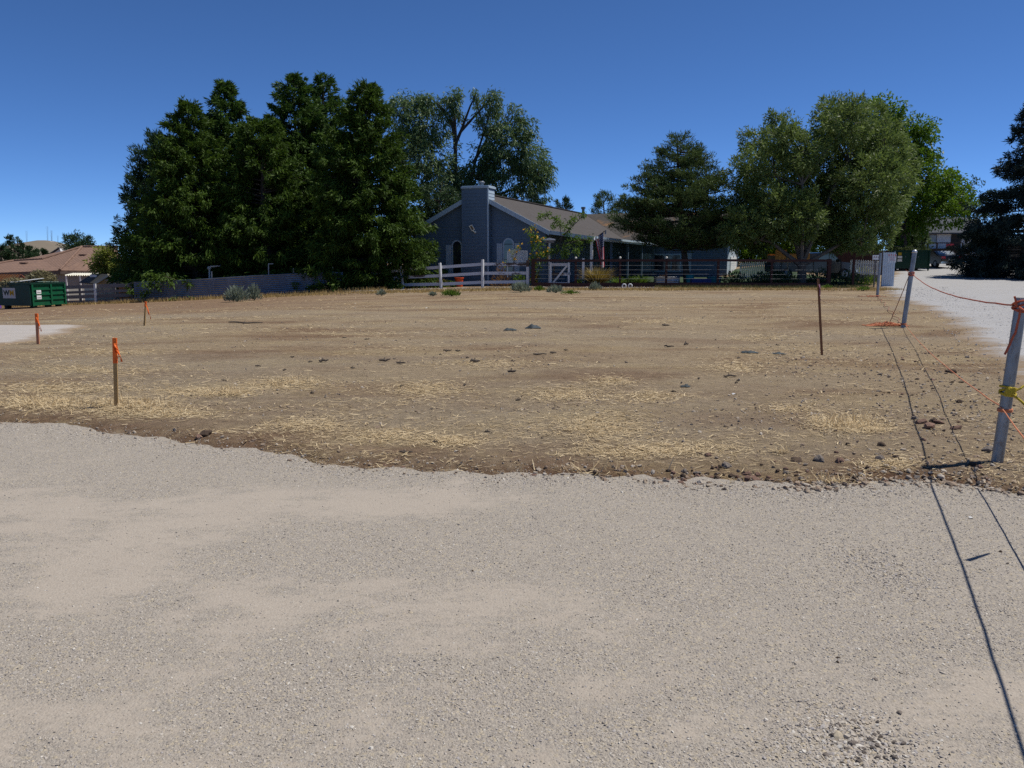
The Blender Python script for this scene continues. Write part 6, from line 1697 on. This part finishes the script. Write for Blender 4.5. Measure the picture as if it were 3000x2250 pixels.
clump('yellow_shrub', 2530, 800, 58.5, 34, 30, 300, 0.17, 0.08, M_YSHRUB, 'yellow-green shrub behind the white pickets', GGG, 135)
# vine with yellow flowers, and the climber arching from the post
def vine(name, pts, Y, n_per, L, W, mat, label, seed, rad, stems, flowers=0, zroot=None):
    r = np.random.default_rng(seed)
    b = at(pts[0][0], 838, Y); zb = hz(b.x, b.y)
    e = empty(name, (b.x, b.y, zb), 0, label, 'vine', GGG)
    C = np.array([tuple(at(u, v, Y + r.uniform(-0.3, 0.3))) for (u, v, *_) in pts]); RD = np.array([p[2] * Y / FPX for p in pts])
    mb = MB()
    for st in stems:
        q = [at(u, v, Y) for (u, v) in st]
        if st[0][1] > 820: q[0].z = hz(q[0].x, q[0].y) - 0.05
        stem_tube(mb, q, 0.035, 0.01, 5)
    mb.build('stem', M_BARK, e)
    C2 = np.repeat(C, 7, 0) + unit(r.normal(size=(len(C) * 7, 3))) * np.repeat(RD, 7)[:, None] * r.random((len(C) * 7, 1))
    P, D, t_ = tufts(r, C2, unit(r.normal(size=C2.shape)), n_per, np.full(len(C2), rad), L, W, 0.5)
    leaves('foliage', mat, e, P, D, L, W, t_, r)
    if flowers:
        k = r.integers(0, len(C2), flowers)
        fc = C2[k] + r.normal(size=(flowers, 3)) * 0.12 + np.array([0, -0.15, 0.03])
        FP_, FD = np.repeat(fc, 6, 0), unit(r.normal(size=(flowers * 6, 3)) + np.array([0, -0.6, 0.3]))
        leaves('flowers', leafmat('yellow petals', (0.75, 0.40, 0.02), (0.85, 0.55, 0.06), 0.2), e, FP_, FD, 0.09, 0.07, r.random(flowers * 6), r)
    return e
vine('flowering_vine', [(1575, 745, 22), (1560, 720, 18), (1585, 715, 18), (1570, 775, 20), (1570, 800, 18), (1565, 825, 14), (1590, 750, 18), (1562, 690, 10), (1572, 700, 12), (1560, 760, 16), (1600, 735, 12)], 48.2, 12, 0.15, 0.07, M_GREENP, 'climbing vine dotted with yellow flowers at the end of the white fence', 141, 0.22, [[(1568, 840), (1570, 780), (1575, 720), (1562, 670)], [(1572, 840), (1585, 760), (1590, 700)]], 46)
vine('flowering_vine', [(1520, 725, 12), (1500, 740, 10), (1480, 770, 10), (1512, 760, 10), (1545, 675, 6), (1558, 668, 6)], 48.7, 5, 0.13, 0.05, M_YSHRUB, 'sparse yellow-flowered stems straggling over the lattice', 142, 0.2, [[(1500, 835), (1505, 770), (1522, 715)], [(1560, 830), (1558, 720), (1552, 668)]], 16)
vine('arching_climber', [(1660, 690, 20), (1690, 705, 22), (1640, 730, 22), (1665, 725, 20), (1700, 700, 18), (1725, 700, 14), (1615, 735, 16), (1660, 665, 12), (1650, 740, 16), (1690, 735, 10), (1628, 640, 12), (1605, 628, 10), (1585, 632, 8), (1640, 655, 10), (1670, 655, 8), (1682, 640, 8), (1705, 628, 7), (1625, 660, 8), (1655, 750, 10)], 48.6, 11, 0.16, 0.06, M_GREENP, 'leafy climber arching above the garden gate towards the porch', 143, 0.24, [[(1620, 838), (1625, 760), (1645, 700), (1640, 650), (1610, 628), (1580, 634)], [(1640, 700), (1690, 650), (1715, 625)], [(1640, 720), (1690, 705), (1735, 700)]])
# ================================================================ ground cover
def scatter(name, pts, scl, rot, meshes, label, idx=None):
    """points instanced with small stone meshes"""
    me = bpy.data.meshes.new(name); n = len(pts)
    me.vertices.add(n); me.vertices.foreach_set('co', np.asarray(pts, np.float32).ravel())
    a = me.attributes.new('scl', 'FLOAT_VECTOR', 'POINT'); a.data.foreach_set('vector', np.asarray(scl, np.float32).ravel())
    a = me.attributes.new('rot', 'FLOAT_VECTOR', 'POINT'); a.data.foreach_set('vector', np.asarray(rot, np.float32).ravel())
    a = me.attributes.new('pick', 'INT', 'POINT'); a.data.foreach_set('value', rng.integers(0, len(meshes), n).astype(np.int32))
    me.update()
    o = bpy.data.objects.new(name, me); COL.objects.link(o)
    cl = bpy.data.collections.new(name + ' stones')
    for k, m in enumerate(meshes):
        cl.objects.link(bpy.data.objects.new(name + '_stone', m))
    ng = bpy.data.node_groups.new(name, 'GeometryNodeTree')
    ng.interface.new_socket('Geometry', in_out='INPUT', socket_type='NodeSocketGeometry')
    ng.interface.new_socket('Geometry', in_out='OUTPUT', socket_type='NodeSocketGeometry')
    gi = ng.nodes.new('NodeGroupInput'); go = ng.nodes.new('NodeGroupOutput')
    ip = ng.nodes.new('GeometryNodeInstanceOnPoints'); ci = ng.nodes.new('GeometryNodeCollectionInfo')
    ci.inputs['Collection'].default_value = cl; ci.inputs['Separate Children'].default_value = True; ci.inputs['Reset Children'].default_value = True
    def na(nm, ty):
        q = ng.nodes.new('GeometryNodeInputNamedAttribute'); q.data_type = ty; q.inputs['Name'].default_value = nm
        return [s for s in q.outputs if s.enabled and s.name == 'Attribute'][0]
    L_ = ng.links.new
    L_(gi.outputs[0], ip.inputs['Points']); L_(ci.outputs[0], ip.inputs['Instance'])
    ip.inputs['Pick Instance'].default_value = True
    L_(na('pick', 'INT'), ip.inputs['Instance Index']); L_(na('rot', 'FLOAT_VECTOR'), ip.inputs['Rotation']); L_(na('scl', 'FLOAT_VECTOR'), ip.inputs['Scale'])
    L_(ip.outputs[0], go.inputs[0])
    md = o.modifiers.new('scatter', 'NODES'); md.node_group = ng
    return tag(o, label, None, None, 'stuff')
def stone_mesh(seed, mat, sub=1, jit=0.3):
    mb = MB(); mb.blob((0, 0, 0), (1, 0.78, 0.6), seed, sub, jit)
    me = bpy.data.meshes.new('stone'); me.from_pydata(mb.v, [], mb.f); me.materials.append(mat)
    return me
M_PEB = mat_pebble('gravel stones', [(0.38, 0.34, 0.29), (0.42, 0.375, 0.315), (0.35, 0.32, 0.28), (0.45, 0.41, 0.355), (0.40, 0.36, 0.32), (0.44, 0.37, 0.26), (0.34, 0.32, 0.315), (0.40, 0.355, 0.295), (0.58, 0.55, 0.49), (0.42, 0.375, 0.32), (0.24, 0.22, 0.21), (0.44, 0.39, 0.32)])
def in_view(n, y0, y1, pw=1.0):
    """points over the visible wedge, density falling with distance"""
    y = y0 * (y1 / y0) ** (rng.random(n) ** pw)
    x = (rng.random(n) * 2 - 1) * y * 0.66
    return x, y
# loose gravel on the road
x, y = in_view(230000, 2.2, 9.5)
ok = y < edge(x) + 0.36 * rng.random(len(x)) ** 2.4
x, y = x[ok], y[ok]
den = looseness(x, y)
near_edge = np.exp(-((edge(x) - y) / 0.35) ** 2)
heap = 0.7 * np.exp(-((x - flat(2500, 2190)[0]) / 0.22) ** 2 - ((y - flat(2500, 2190)[1]) / 0.22) ** 2) + 0.5 * np.exp(-((x - flat(2560, 1660)[0]) / 0.2) ** 2 - ((y - flat(2560, 1660)[1]) / 0.35) ** 2)
keep = rng.random(len(x)) < np.clip((den - 0.40) * 2.4, 0.08, 1) * 0.65 + near_edge * 0.5 + heap
x, y, near_edge, heap = x[keep], y[keep], near_edge[keep], heap[keep]
s = 0.0028 + 0.004 * rng.random(len(x)) ** 2.4 + 0.004 * near_edge * rng.random(len(x)) + 0.011 * heap * rng.random(len(x)) ** 1.5
big = rng.random(len(x)) < 0.004; s[big] *= 1.9
zr = np.maximum(hbase(x, y) + 0.012 + 0.006 * wob(x * 0.8, y * 0.8), np.where(y > edge(x) - 0.1, h(x, y), -9))
n = len(x)
scatter('road_gravel', np.stack([x, y, zr + s * 0.10], 1), np.stack([s, s, s * 0.62], 1) * rng.uniform(0.7, 1.3, (n, 3)), np.stack([rng.normal(0, 0.4, n), rng.normal(0, 0.4, n), rng.random(n) * 6.28], 1), [stone_mesh(k, M_PEB) for k in range(6)], 'loose grey gravel strewn over the road')
# crumbs and pebbles in the dirt
M_CLOD = mat_pebble('dirt crumbs', [(0.23, 0.155, 0.10), (0.19, 0.12, 0.075), (0.30, 0.23, 0.16), (0.25, 0.18, 0.12), (0.36, 0.30, 0.23), (0.16, 0.10, 0.065), (0.27, 0.22, 0.17), (0.40, 0.35, 0.29)])
x, y = in_view(42000, 5.5, 34, 1.25)
ok = (y > edge(x) - 0.16 * rng.random(len(x)) ** 2) & (x < drv(y) + 0.8)
x, y = x[ok], y[ok]
den = 0.5 * vnoise(x * 0.6, y, 0.7, 15) + 0.3 * vnoise(x, y, 2.3, 16) + 0.2 * vnoise(x, y, 6, 17)
bank = np.exp(-((y - edge(x) - 0.15) / 0.22) ** 2) * (0.35 + 0.65 * sstep(0.0, 1.2, x)) + 0.35 * sstep(1.8, 3.6, x - (y - 7) * 0.25) * (y < 16)
keep = rng.random(len(x)) < np.clip((den - 0.5) * 2.0, 0.03, 0.6) + 0.7 * bank
x, y, bank = x[keep], y[keep], bank[keep]; n = len(x)
s = 0.005 + 0.012 * rng.random(n) ** 3 + 0.012 * bank * rng.random(n) ** 2
s *= 1 + 0.03 * y
scatter('dirt_crumbs', np.stack([x, y, np.where(y < edge(x) + 0.1, np.maximum(h(x, y), hbase(x, y) + 0.012), h(x, y)) + s * 0.2], 1), np.stack([s, s, s], 1) * rng.uniform(0.7, 1.3, (n, 3)), np.stack([rng.normal(0, 0.4, n), rng.normal(0, 0.4, n), rng.random(n) * 6.28], 1), [stone_mesh(20 + k, M_CLOD, 1, 0.4) for k in range(5)], 'small crumbs of earth and pebbles on the lot')
# gravel of the driveway edge
x = rng.uniform(-0.8, 3.0, 16000); y = 12 * (46 / 12) ** rng.random(16000); x = x + drv(y)
keep = rng.random(len(x)) < np.clip(0.25 + 0.5 * (x - drv(y)), 0.06, 0.8); x, y = x[keep], y[keep]; n = len(x)
s = (0.008 + 0.012 * rng.random(n) ** 2) * (1 + 0.015 * y)
M_PEB2 = mat_pebble('pale driveway stones', [(0.42, 0.41, 0.40), (0.36, 0.355, 0.35), (0.48, 0.47, 0.46), (0.30, 0.30, 0.31), (0.44, 0.42, 0.39)])
scatter('driveway_gravel', np.stack([x, y, np.maximum(h(x, y), hbase(x, y)) + 0.02 + s * 0.2], 1), np.stack([s, s, s * 0.8], 1), np.stack([rng.normal(0, 0.3, n), rng.normal(0, 0.3, n), rng.random(n) * 6.28], 1), [stone_mesh(40 + k, M_PEB2) for k in range(4)], 'loose pale gravel along the driveway edge')
# straw: flat pale stalks in patches
def strawmesh(name, x, y, L, W, mat, label, lie=0.12, zlift=0.006):
    n = len(x)
    az = rng.normal(0.15, 0.9, n) + (rng.random(n) < 0.5) * np.pi
    el = np.abs(rng.normal(0, lie, n))
    D = np.stack([np.cos(az) * np.cos(el), np.sin(az) * np.cos(el), np.sin(el)], 1)
    S = np.stack([-np.sin(az), np.cos(az), np.zeros(n)], 1) + rng.normal(0, 0.3, (n, 3))
    Lr = (L * rng.uniform(0.4, 1.4, n))[:, None]; Wr = (W * rng.uniform(0.6, 1.4, n))[:, None] / 2
    P = np.stack([x, y, h(x, y) + zlift * rng.uniform(0.3, 2.0, n)], 1)
    V = np.empty((n, 4, 3)); V[:, 0] = P - S * Wr; V[:, 1] = P + S * Wr; V[:, 2] = P + D * Lr + S * Wr * 0.6; V[:, 3] = P + D * Lr - S * Wr * 0.6
    # keep tips off the soil
    zt = h(V[:, 2, 0], V[:, 2, 1]) + 0.004
    V[:, 2, 2] = np.maximum(V[:, 2, 2], zt); V[:, 3, 2] = np.maximum(V[:, 3, 2], zt)
    return tag(rawmesh(name, V.reshape(-1, 3), np.arange(4 * n).reshape(n, 4), mat, None, {'tint': np.repeat(rng.random(n), 4)}), label, None, None, 'stuff')
M_STRAW = leafmat('dry straw', (0.42, 0.31, 0.165), (0.72, 0.585, 0.37), 0.2, 0.7, 0.2)
x, y = in_view(150000, 5.6, 38, 1.1)
ok = (y > edge(x) + 0.04) & (x < drv(y) - 0.3) & ~((x < padx(y)) & (y > PADY0 - 4) & (y < PADY1))
x, y = x[ok], y[ok]
den = 0.5 * vnoise(x * 0.55 + 3, y, 0.55, 25) + 0.32 * vnoise(x * 0.7, y, 1.6, 26) + 0.18 * vnoise(x, y, 5, 27)
keep = rng.random(len(x)) < np.clip((den - 0.53) * 2.0, 0.02, 0.6)
X1, Y1 = [x[keep]], [y[keep]]
PATCH = [(2470, 1248, 110, 26, 2600), (2540, 1270, 60, 14, 900), (1660, 1165, 120, 22, 1500), (1790, 1130, 70, 14, 800), (1900, 1175, 110, 18, 1200), (1760, 1265, 140, 40, 2200), (1240, 1150, 130, 22, 1700), (1320, 1310, 90, 14, 900), (830, 1135, 120, 20, 1500), (680, 1165, 60, 10, 900),
         (380, 1205, 140, 22, 2600), (120, 1195, 140, 26, 3200), (220, 1150, 200, 14, 1500), (480, 1230, 160, 14, 1200), (560, 1160, 120, 18, 1200), (1150, 1290, 140, 20, 900), (900, 1260, 120, 22, 1000), (2150, 1090, 90, 18, 900), (2230, 1000, 80, 10, 600), (1900, 955, 140, 6, 700), (2050, 1330, 160, 24, 900), (2600, 1380, 80, 18, 700), (1830, 1340, 160, 22, 1500), (320, 1040, 160, 12, 900), (250, 1090, 160, 12, 900), (1450, 1080, 220, 14, 900), (2320, 1205, 70, 12, 500)]
for (u, v, su, sv, n) in PATCH:
    n = int(n * 0.8); uu, vv = rng.normal(u, su * 0.6, n), rng.normal(v, sv * 0.6, n)
    f = np.array([flat(a, b) for a, b in zip(uu, vv)])
    okk = (f[:, 1] > edge(f[:, 0]) + 0.05)
    X1.append(f[okk, 0]); Y1.append(f[okk, 1])
x, y = np.concatenate(X1), np.concatenate(Y1)
strawmesh('straw', x, y, 0.04 + 0.0035 * y, 0.0026 + 0.0004 * y, M_STRAW, 'pale dry straw scattered over the dirt lot')
# upright stubble
xs, ys = [], []
for (u, v, su, sv, n) in [(2480, 1250, 90, 20, 500), (680, 1165, 25, 8, 200), (341, 1198, 60, 10, 160), (120, 1195, 120, 20, 500), (420, 1205, 90, 14, 260), (2150, 1420, 30, 6, 30), (2450, 1420, 50, 6, 60), (2290, 1340, 20, 5, 50), (1760, 1390, 140, 8, 80), (860, 1130, 80, 12, 200), (1480, 1200, 160, 30, 120)]:
    uu, vv = rng.normal(u, su * 0.6, n), rng.normal(v, sv * 0.6, n); f = np.array([flat(a, b) for a, b in zip(uu, vv)]); okk = f[:, 1] > edge(f[:, 0]) + 0.04
    xs.append(f[okk, 0]); ys.append(f[okk, 1])
strawmesh('stubble', np.concatenate(xs), np.concatenate(ys), 0.085, 0.006, M_STRAW, 'short upright straw stubble', lie=0.8)
# dry grass band along the far fences
def grassband(name, pts_fn, n, hgt, W, mat, label, lean=0.5):
    x, y = pts_fn(n)
    n = len(x); P = np.stack([x, y, h(x, y) - 0.01], 1)
    D = np.stack([rng.normal(0, lean, n), rng.normal(0, lean, n), np.ones(n)], 1)
    hg = hgt if hasattr(hgt, '__len__') else np.full(n, hgt)
    r = rng; D = unit(D); S = unit(np.cross(D, r.normal(size=(n, 3))))
    Lr = (hg * r.uniform(0.4, 1.2, n))[:, None]; Wr = W * r.uniform(0.6, 1.3, (n, 1)) / 2
    V = np.empty((n, 3, 3)); V[:, 0] = P - S * Wr; V[:, 1] = P + S * Wr; V[:, 2] = P + D * Lr
    return tag(rawmesh(name, V.reshape(-1, 3), np.arange(3 * n).reshape(n, 3), mat, None, {'tint': np.repeat(r.random(n), 3)}), label, None, None, 'stuff')
M_DRYG = leafmat('golden dry grass', (0.30, 0.20, 0.075), (0.52, 0.39, 0.17), 0.25, 0.7, 0.15)
def band1(n):
    x = rng.uniform(-13, 20, n); y = 43.4 + rng.normal(0, 0.75, n) - 0.02 * x
    k = vnoise(x * 0.4, y, 0.9, 33) + 0.3 * vnoise(x, y, 3, 34) > 0.52
    return x[k], y[k]
grassband('dry_grass', band1, 16000, 0.16, 0.035, M_DRYG, 'golden dry grass along the foot of the berm')
def band2(n):
    x = rng.uniform(-22, -7, n); y = 45.9 + rng.normal(0, 0.28, n) + 0.03 * (x + 21)
    return x, y
grassband('fence_weeds', band2, 4000, 0.26, 0.035, M_DRYG, 'dry weeds along the corrugated fence', 0.3)
def band3(n):
    x = rng.uniform(6, 20, n); y = rng.uniform(50.6, 56, n); return x, y
grassband('lawn_grass', band3, 9000, 0.09, 0.03, leafmat('lawn blades', (0.03, 0.09, 0.012), (0.07, 0.17, 0.025), 0.3), 'short green lawn grass behind the garden fence', 0.4)
def band4(n):
    x = rng.uniform(-30, -20, n); y = 46.3 + rng.normal(0, 0.25, n); return x, y
grassband('fence_grass', band4, 2200, 0.2, 0.035, M_DRYG, 'dry grass under the grey board fence', 0.35)
def band5(n):
    x = rng.uniform(8, 20, n); y = 46.6 + rng.normal(0, 0.4, n); return x, y
grassband('shade_weeds', band5, 3000, 0.22, 0.03, leafmat('dull weeds', (0.05, 0.07, 0.02), (0.16, 0.16, 0.06), 0.25), 'dull weeds along the brown fence', 0.4)
# pale berm stones under the white fence
x = rng.uniform(-9, 8, 2600); y = 45.6 + rng.normal(0, 0.45, 2600); n = len(x); s = 0.02 + 0.05 * rng.random(n) ** 2.5
scatter('berm_stones', np.stack([x, y, h(x, y) + s * 0.2], 1), np.stack([s, s, s * 0.8], 1), np.stack([rng.normal(0, 0.3, n), rng.normal(0, 0.3, n), rng.random(n) * 6.28], 1), [stone_mesh(60 + k, mat_pebble('berm rubble', [(0.34, 0.31, 0.28), (0.28, 0.24, 0.2), (0.42, 0.40, 0.37), (0.22, 0.18, 0.15)])) for k in range(4)], 'pale rubble stones along the berm')

# ================================================================ single rocks
M_RED1 = pm('reddish brown rock', (0.26, 0.16, 0.115), (0.18, 0.105, 0.075), 14, 0.9, bump=0.6, bscale=40, var=0.2)
M_GREY1 = pm('grey brown rock', (0.25, 0.21, 0.175), (0.17, 0.14, 0.115), 14, 0.9, bump=0.6, bscale=40, var=0.2)
M_DARK1 = pm('dark earth clod', (0.11, 0.075, 0.05), (0.075, 0.05, 0.035), 14, 0.95, bump=0.7, bscale=40, var=0.2)
rock_meshes = {}
def rock_mesh(k, mat, sub=2):
    key = (k, mat.name, sub)
    if key not in rock_meshes:
        mb = MB(); mb.blob((0, 0, 0), (1, 0.8, 0.62), 200 + k, sub, 0.30)
        me = bpy.data.meshes.new('rock'); me.from_pydata(mb.v, [], mb.f); me.materials.append(mat)
        rock_meshes[key] = me
    return rock_meshes[key]
rrk = random.Random(77)
def rock(u, v, wpx, mat, label, group=None, name='rock', cat='rock', hk=1.0, road=False):
    if road:
        fx, fy = flat(u, v); b = Vector((fx, fy, float(hbase(fx, fy)) + 0.012))
    else: b = G(u, v)
    s = wpx * b.y / FPX / 2
    o = bpy.data.objects.new(name, rock_mesh(rrk.randrange(5), mat)); COL.objects.link(o)
    o.location = (b.x, b.y, b.z + s * 0.25 * hk); o.scale = (s, s * rrk.uniform(0.7, 1.1), s * hk * rrk.uniform(0.7, 1.0)); o.rotation_euler = (rrk.uniform(-.3, .3), rrk.uniform(-.3, .3), rrk.uniform(0, 6.28))
    return tag(o, label, cat, group)
rock(2205, 1412, 46, M_RED1, 'largest reddish rock half buried in the road edge pit', hk=1.3)
rock(2168, 1414, 22, M_GREY1, 'upright tan rock just left of the largest reddish rock', hk=1.4)
rock(2188, 1390, 24, M_RED1, 'flat reddish rock just above the largest one')
rock(2075, 1336, 26, M_RED1, 'single orange-brown rock on the dirt above the pit')
rock(2048, 1332, 20, M_DARK1, 'dark clod beside the orange-brown rock')
rock(2005, 1384, 24, M_GREY1, 'grey rock at the left end of the pit')
rock(2042, 1388, 26, M_GREY1, 'grey rock just right of the leftmost pit rock')
rock(2130, 1368, 32, M_GREY1, 'flat grey-brown rock on the upper edge of the pit')
rock(2333, 1352, 34, M_DARK1, 'dark brown rounded rock in the rock line by the road')
rock(2400, 1350, 40, M_GREY1, 'broad rounded rock in the middle of the rock line')
rock(2460, 1354, 34, M_RED1, 'reddish rock right of the broad rounded one')
rock(2578, 1348, 36, M_GREY1, 'flat tan rock near the right end of the rock line')
rock(2622, 1342, 22, M_DARK1, 'small dark rock ending the rock line')
rock(2582, 1306, 26, M_DARK1, 'dark flat rock above the rock line')
rock(2484, 1304, 18, M_DARK1, 'small dark rock above the middle of the rock line')
rock(2810, 1179, 24, M_DARK1, 'lone dark hollow clod left of the nearest pole')
rock(2695, 1240, 36, M_RED1, 'reddish clod at the left end of the clod heap')
rock(2722, 1254, 40, M_RED1, 'biggest reddish clod in the front of the clod heap')
rock(2735, 1236, 28, M_DARK1, 'dark clod at the back of the clod heap')
rock(2752, 1240, 28, M_RED1, 'reddish clod at the right of the clod heap')
rock(2800, 1258, 40, M_RED1, 'long reddish clod right of the clod heap', hk=0.7)
rock(2680, 1228, 22, M_GREY1, 'grey clod behind the clod heap')
rock(2706, 1290, 18, M_RED1, 'small reddish rock below the clod heap')
rock(2785, 1092, 30, M_DARK1, 'dark clod beside the thin orange rope')
rock(2898, 1322, 34, M_GREY1, 'rounded grey-brown rock at the foot of the nearest pole')
rock(2850, 1365, 26, M_DARK1, 'dark clod left of the nearest pole foot')
rock(2872, 1372, 24, M_RED1, 'reddish clod below the nearest pole')
rock(605, 1275, 34, M_DARK1, 'dark clod on the left road edge')
rock(583, 1283, 22, M_RED1, 'reddish clod beside the dark clod on the left road edge')
rock(1560, 1397, 30, M_RED1, 'flat orange-brown rock on the middle of the road edge', hk=0.6)
rock(1745, 1390, 24, M_DARK1, 'dark clod on the road edge right of the flat rock')
rock(2500, 2190, 34, M_GREY1, 'largest pale stone in the small gravel heap at lower right', road=True)
rock(2455, 1938, 14, M_DARK1, 'upper of two dark stones on the gravel road', road=True)
rock(2453, 1951, 14, M_DARK1, 'lower of two dark stones on the gravel road', road=True)
rock(2930, 1625, 14, M_DARK1, 'small dark stone on the gravel near the rope shadow', road=True)
rock(2950, 1660, 14, M_GREY1, 'small grey stone at the right edge of the gravel', road=True)
rock(2562, 2165, 20, M_GREY1, 'grey-blue stone in the gravel heap at lower right', road=True)
rock(1385, 1680, 9, M_DARK1, 'tiny dark stone in the middle of the gravel road', road=True)
GR = 'unnamed rocks strewn along the road edge'
for k in range(44):
    u = rrk.uniform(1970, 2290); v = 1424 - abs(rrk.gauss(0, 22)); x_, y_ = flat(u, v)
    if y_ < float(edge(x_)) - 0.02: continue
    rock(u, v, rrk.uniform(10, 26), rrk.choice((M_DARK1, M_DARK1, M_RED1)), 'dark broken clod in the pit at the road edge below the orange-brown rock', 'clods of the road edge pit', hk=1.2)
for k in range(70):
    u = rrk.uniform(1950, 2900); v = 1440 - abs(rrk.gauss(0, 45)) - (20 if u < 2050 else 0)
    x_, y_ = flat(u, v)
    if y_ < float(edge(x_)) + 0.03: continue
    rock(u, v, rrk.uniform(9, 20), rrk.choice((M_RED1, M_GREY1, M_GREY1, M_DARK1)), 'small brown rock in the dirt along the right part of the road edge', GR)
for k in range(26):
    u = rrk.uniform(400, 1950); v = rrk.uniform(1270, 1405)
    x_, y_ = flat(u, v)
    if y_ < float(edge(x_)) + 0.02 or y_ > float(edge(x_)) + 0.5: continue
    rock(u, v, rrk.uniform(8, 16), rrk.choice((M_RED1, M_DARK1)), 'small clod in the dirt bank along the left and middle road edge', 'clods along the left road bank')
for k in range(40):
    rock(rrk.uniform(2560, 2880), rrk.uniform(1040, 1240), rrk.uniform(7, 15), rrk.choice((M_RED1, M_GREY1, M_DARK1)), 'small stone in the disturbed dirt between the ropes', 'stones between the ropes')
for k in range(26):
    u, v = rrk.gauss(2540, 70), rrk.gauss(2175, 45)
    if v < 2245: rock(u, v, rrk.uniform(14, 26), M_GREY1, 'pale stone in the small gravel heap at the lower right', 'stones of the gravel heap', road=True)

# ================================================================ litter on the lot
M_CLOTH = pm('black landscape fabric', (0.03, 0.04, 0.045), (0.05, 0.065, 0.07), 8, 0.75, bump=0.4)
def scrap(u, v, wpx, hpx, label, seed):
    b = G(u, v); r = random.Random(seed); w = wpx * b.y / FPX / 2; hh = hpx * b.y / FPX
    ph = [r.uniform(0, 6) for _ in range(4)]
    g = []
    for i in range(11):
        row = []
        for j in range(9):
            a, c = i / 10 * 2 - 1, j / 8 * 2 - 1
            k = 1 - 0.35 * abs(math.sin(3 * a + ph[3])) * abs(c)
            x, y = b.x + a * w, b.y + c * w * 0.8 * k
            z = hz(x, y) + 0.006 + hh * max(0, (1 - a * a) * (1 - c * c)) * (0.55 + 0.45 * math.sin(4 * a + ph[0]) * math.sin(3 * c + ph[1])) + 0.01 * math.sin(9 * a + ph[2]) ** 2
            row.append((x, y, z))
        g.append(row)
    m = MB(); m.sheet(g)
    return tag(m.build('fabric_scrap', M_CLOTH, loc=tuple(b), smooth=True), label, 'scrap', 'black fabric scraps')
scrap(1495, 968, 38, 9, 'left of two black fabric scraps in the middle of the lot', 1)
scrap(1562, 962, 46, 14, 'larger humped black fabric scrap right of the pair in mid-lot', 2)
scrap(2196, 1034, 48, 8, 'left black fabric scrap near the tall brown stake', 3)
scrap(2282, 1038, 36, 6, 'right black fabric scrap nearest the tall brown stake', 4)
scrap(2008, 1134, 28, 8, 'small torn black scrap in the right middle of the lot', 5)
M_STICK = pm('dark dead stick', (0.075, 0.058, 0.045), (0.11, 0.09, 0.07), 10, 0.9)
def stick(u, v, lpx, ang, label, rad=0.012, group='dead sticks on the lot'):
    b = G(u, v); L_ = lpx * b.y / FPX; r = random.Random(int(u * 7 + v)); dx, dy = math.cos(ang), math.sin(ang)
    pts = []
    for i in range(6):
        t = i / 5 - 0.5; x = b.x + dx * L_ * t + r.uniform(-1, 1) * L_ * 0.05; y = b.y + dy * L_ * t + r.uniform(-1, 1) * L_ * 0.05
        pts.append((x, y, hz(x, y) + rad * (1.0 + 1.2 * r.random())))
    m = MB(); m.tube(pts, [rad * 0.7, rad, rad, rad * 0.9, rad * 0.8, rad * 0.5], 6)
    q = pts[2]; m.tube([q, (q[0] + 0.12 * L_ * dy, q[1] + 0.14 * L_, q[2] + rad * 2)], [rad * 0.7, rad * 0.3], 5)
    return tag(m.build('stick', M_STICK, loc=tuple(b)), label, 'stick', group)
stick(948, 1061, 26, 0.3, 'short dark stick left of centre on the lot', 0.02)
stick(1128, 1060, 34, 0.5, 'dark stick in the left middle of the lot', 0.02)
stick(1175, 1068, 26, 0.1, 'dark stick just right of and below its neighbour', 0.016)
stick(1392, 1062, 32, 0.5, 'curved dark stick in the centre of the lot', 0.02)
stick(1310, 1030, 26, 0.2, 'thin dark stick above the curved one', 0.014)
stick(1342, 1030, 16, 0.4, 'tiny stick beside the thin dark one', 0.014)
stick(1188, 1330, 40, 0.1, 'dark forked twig near the road edge', 0.01)
stick(1430, 1270, 24, -0.2, 'small twig on the bare patch above the road', 0.009)
stick(1275, 1298, 18, -0.3, 'very small twig left of the bare patch twig', 0.008)
stick(1960, 1018, 36, -0.9, 'slanting grey stick in the right half of the lot', 0.014)
stick(1950, 955, 24, 0.2, 'small stick in the straw at the back right of the lot', 0.02)
stick(720, 948, 95, 0.05, 'long thin stick lying at the back left of the lot', 0.02)
stick(1580, 1040, 40, 0.1, 'thin stick right of centre on the lot', 0.013)
stick(1500, 1095, 24, 0.2, 'dark chip of wood in the centre right of the lot', 0.02)
stick(2140, 1106, 40, 0.1, 'pair-like dark stick in the straw left of the brown stake', 0.014)
stick(1620, 1036, 20, 0.4, 'short stick near the two black fabric scraps', 0.014)
stick(2010, 1012, 16, 0.4, 'stubby dark stick above the small torn scrap', 0.02)
for k in range(22):
    stick(rrk.uniform(600, 2300), rrk.uniform(985, 1190), rrk.uniform(8, 18), rrk.uniform(-0.7, 0.7), 'tiny dark chip of wood among the straw on the lot', 0.01, 'tiny wood chips on the lot')
M_LITTER = pm('white litter', (0.7, 0.7, 0.68), None, 5, 0.6)
for (u, v, w, lab) in ((2152, 1155, 14, 'white paper scrap in the straw near the brown stake'), (1252, 903, 12, 'white scrap at the back of the lot'), (2845, 1530, 14, 'white stone-like scrap on the gravel near the rope shadow'), (1338, 1323, 12, 'small white scrap on the bank above the road')):
    b = G(u, v); s = w * b.y / FPX / 2; m = MB()
    m.sheet([[(b.x + s * a, b.y + s * 0.6 * c_, max(hz(b.x + s * a, b.y + s * 0.6 * c_), float(hbase(b.x, b.y)) + 0.015) + 0.006 + 0.25 * s * math.cos(2 * a + c_)) for c_ in (-1, 0, 1)] for a in (-1, -0.4, 0.3, 1)])
    tag(m.build('paper_scrap', M_LITTER, loc=tuple(b)), lab, 'litter', 'white litter')
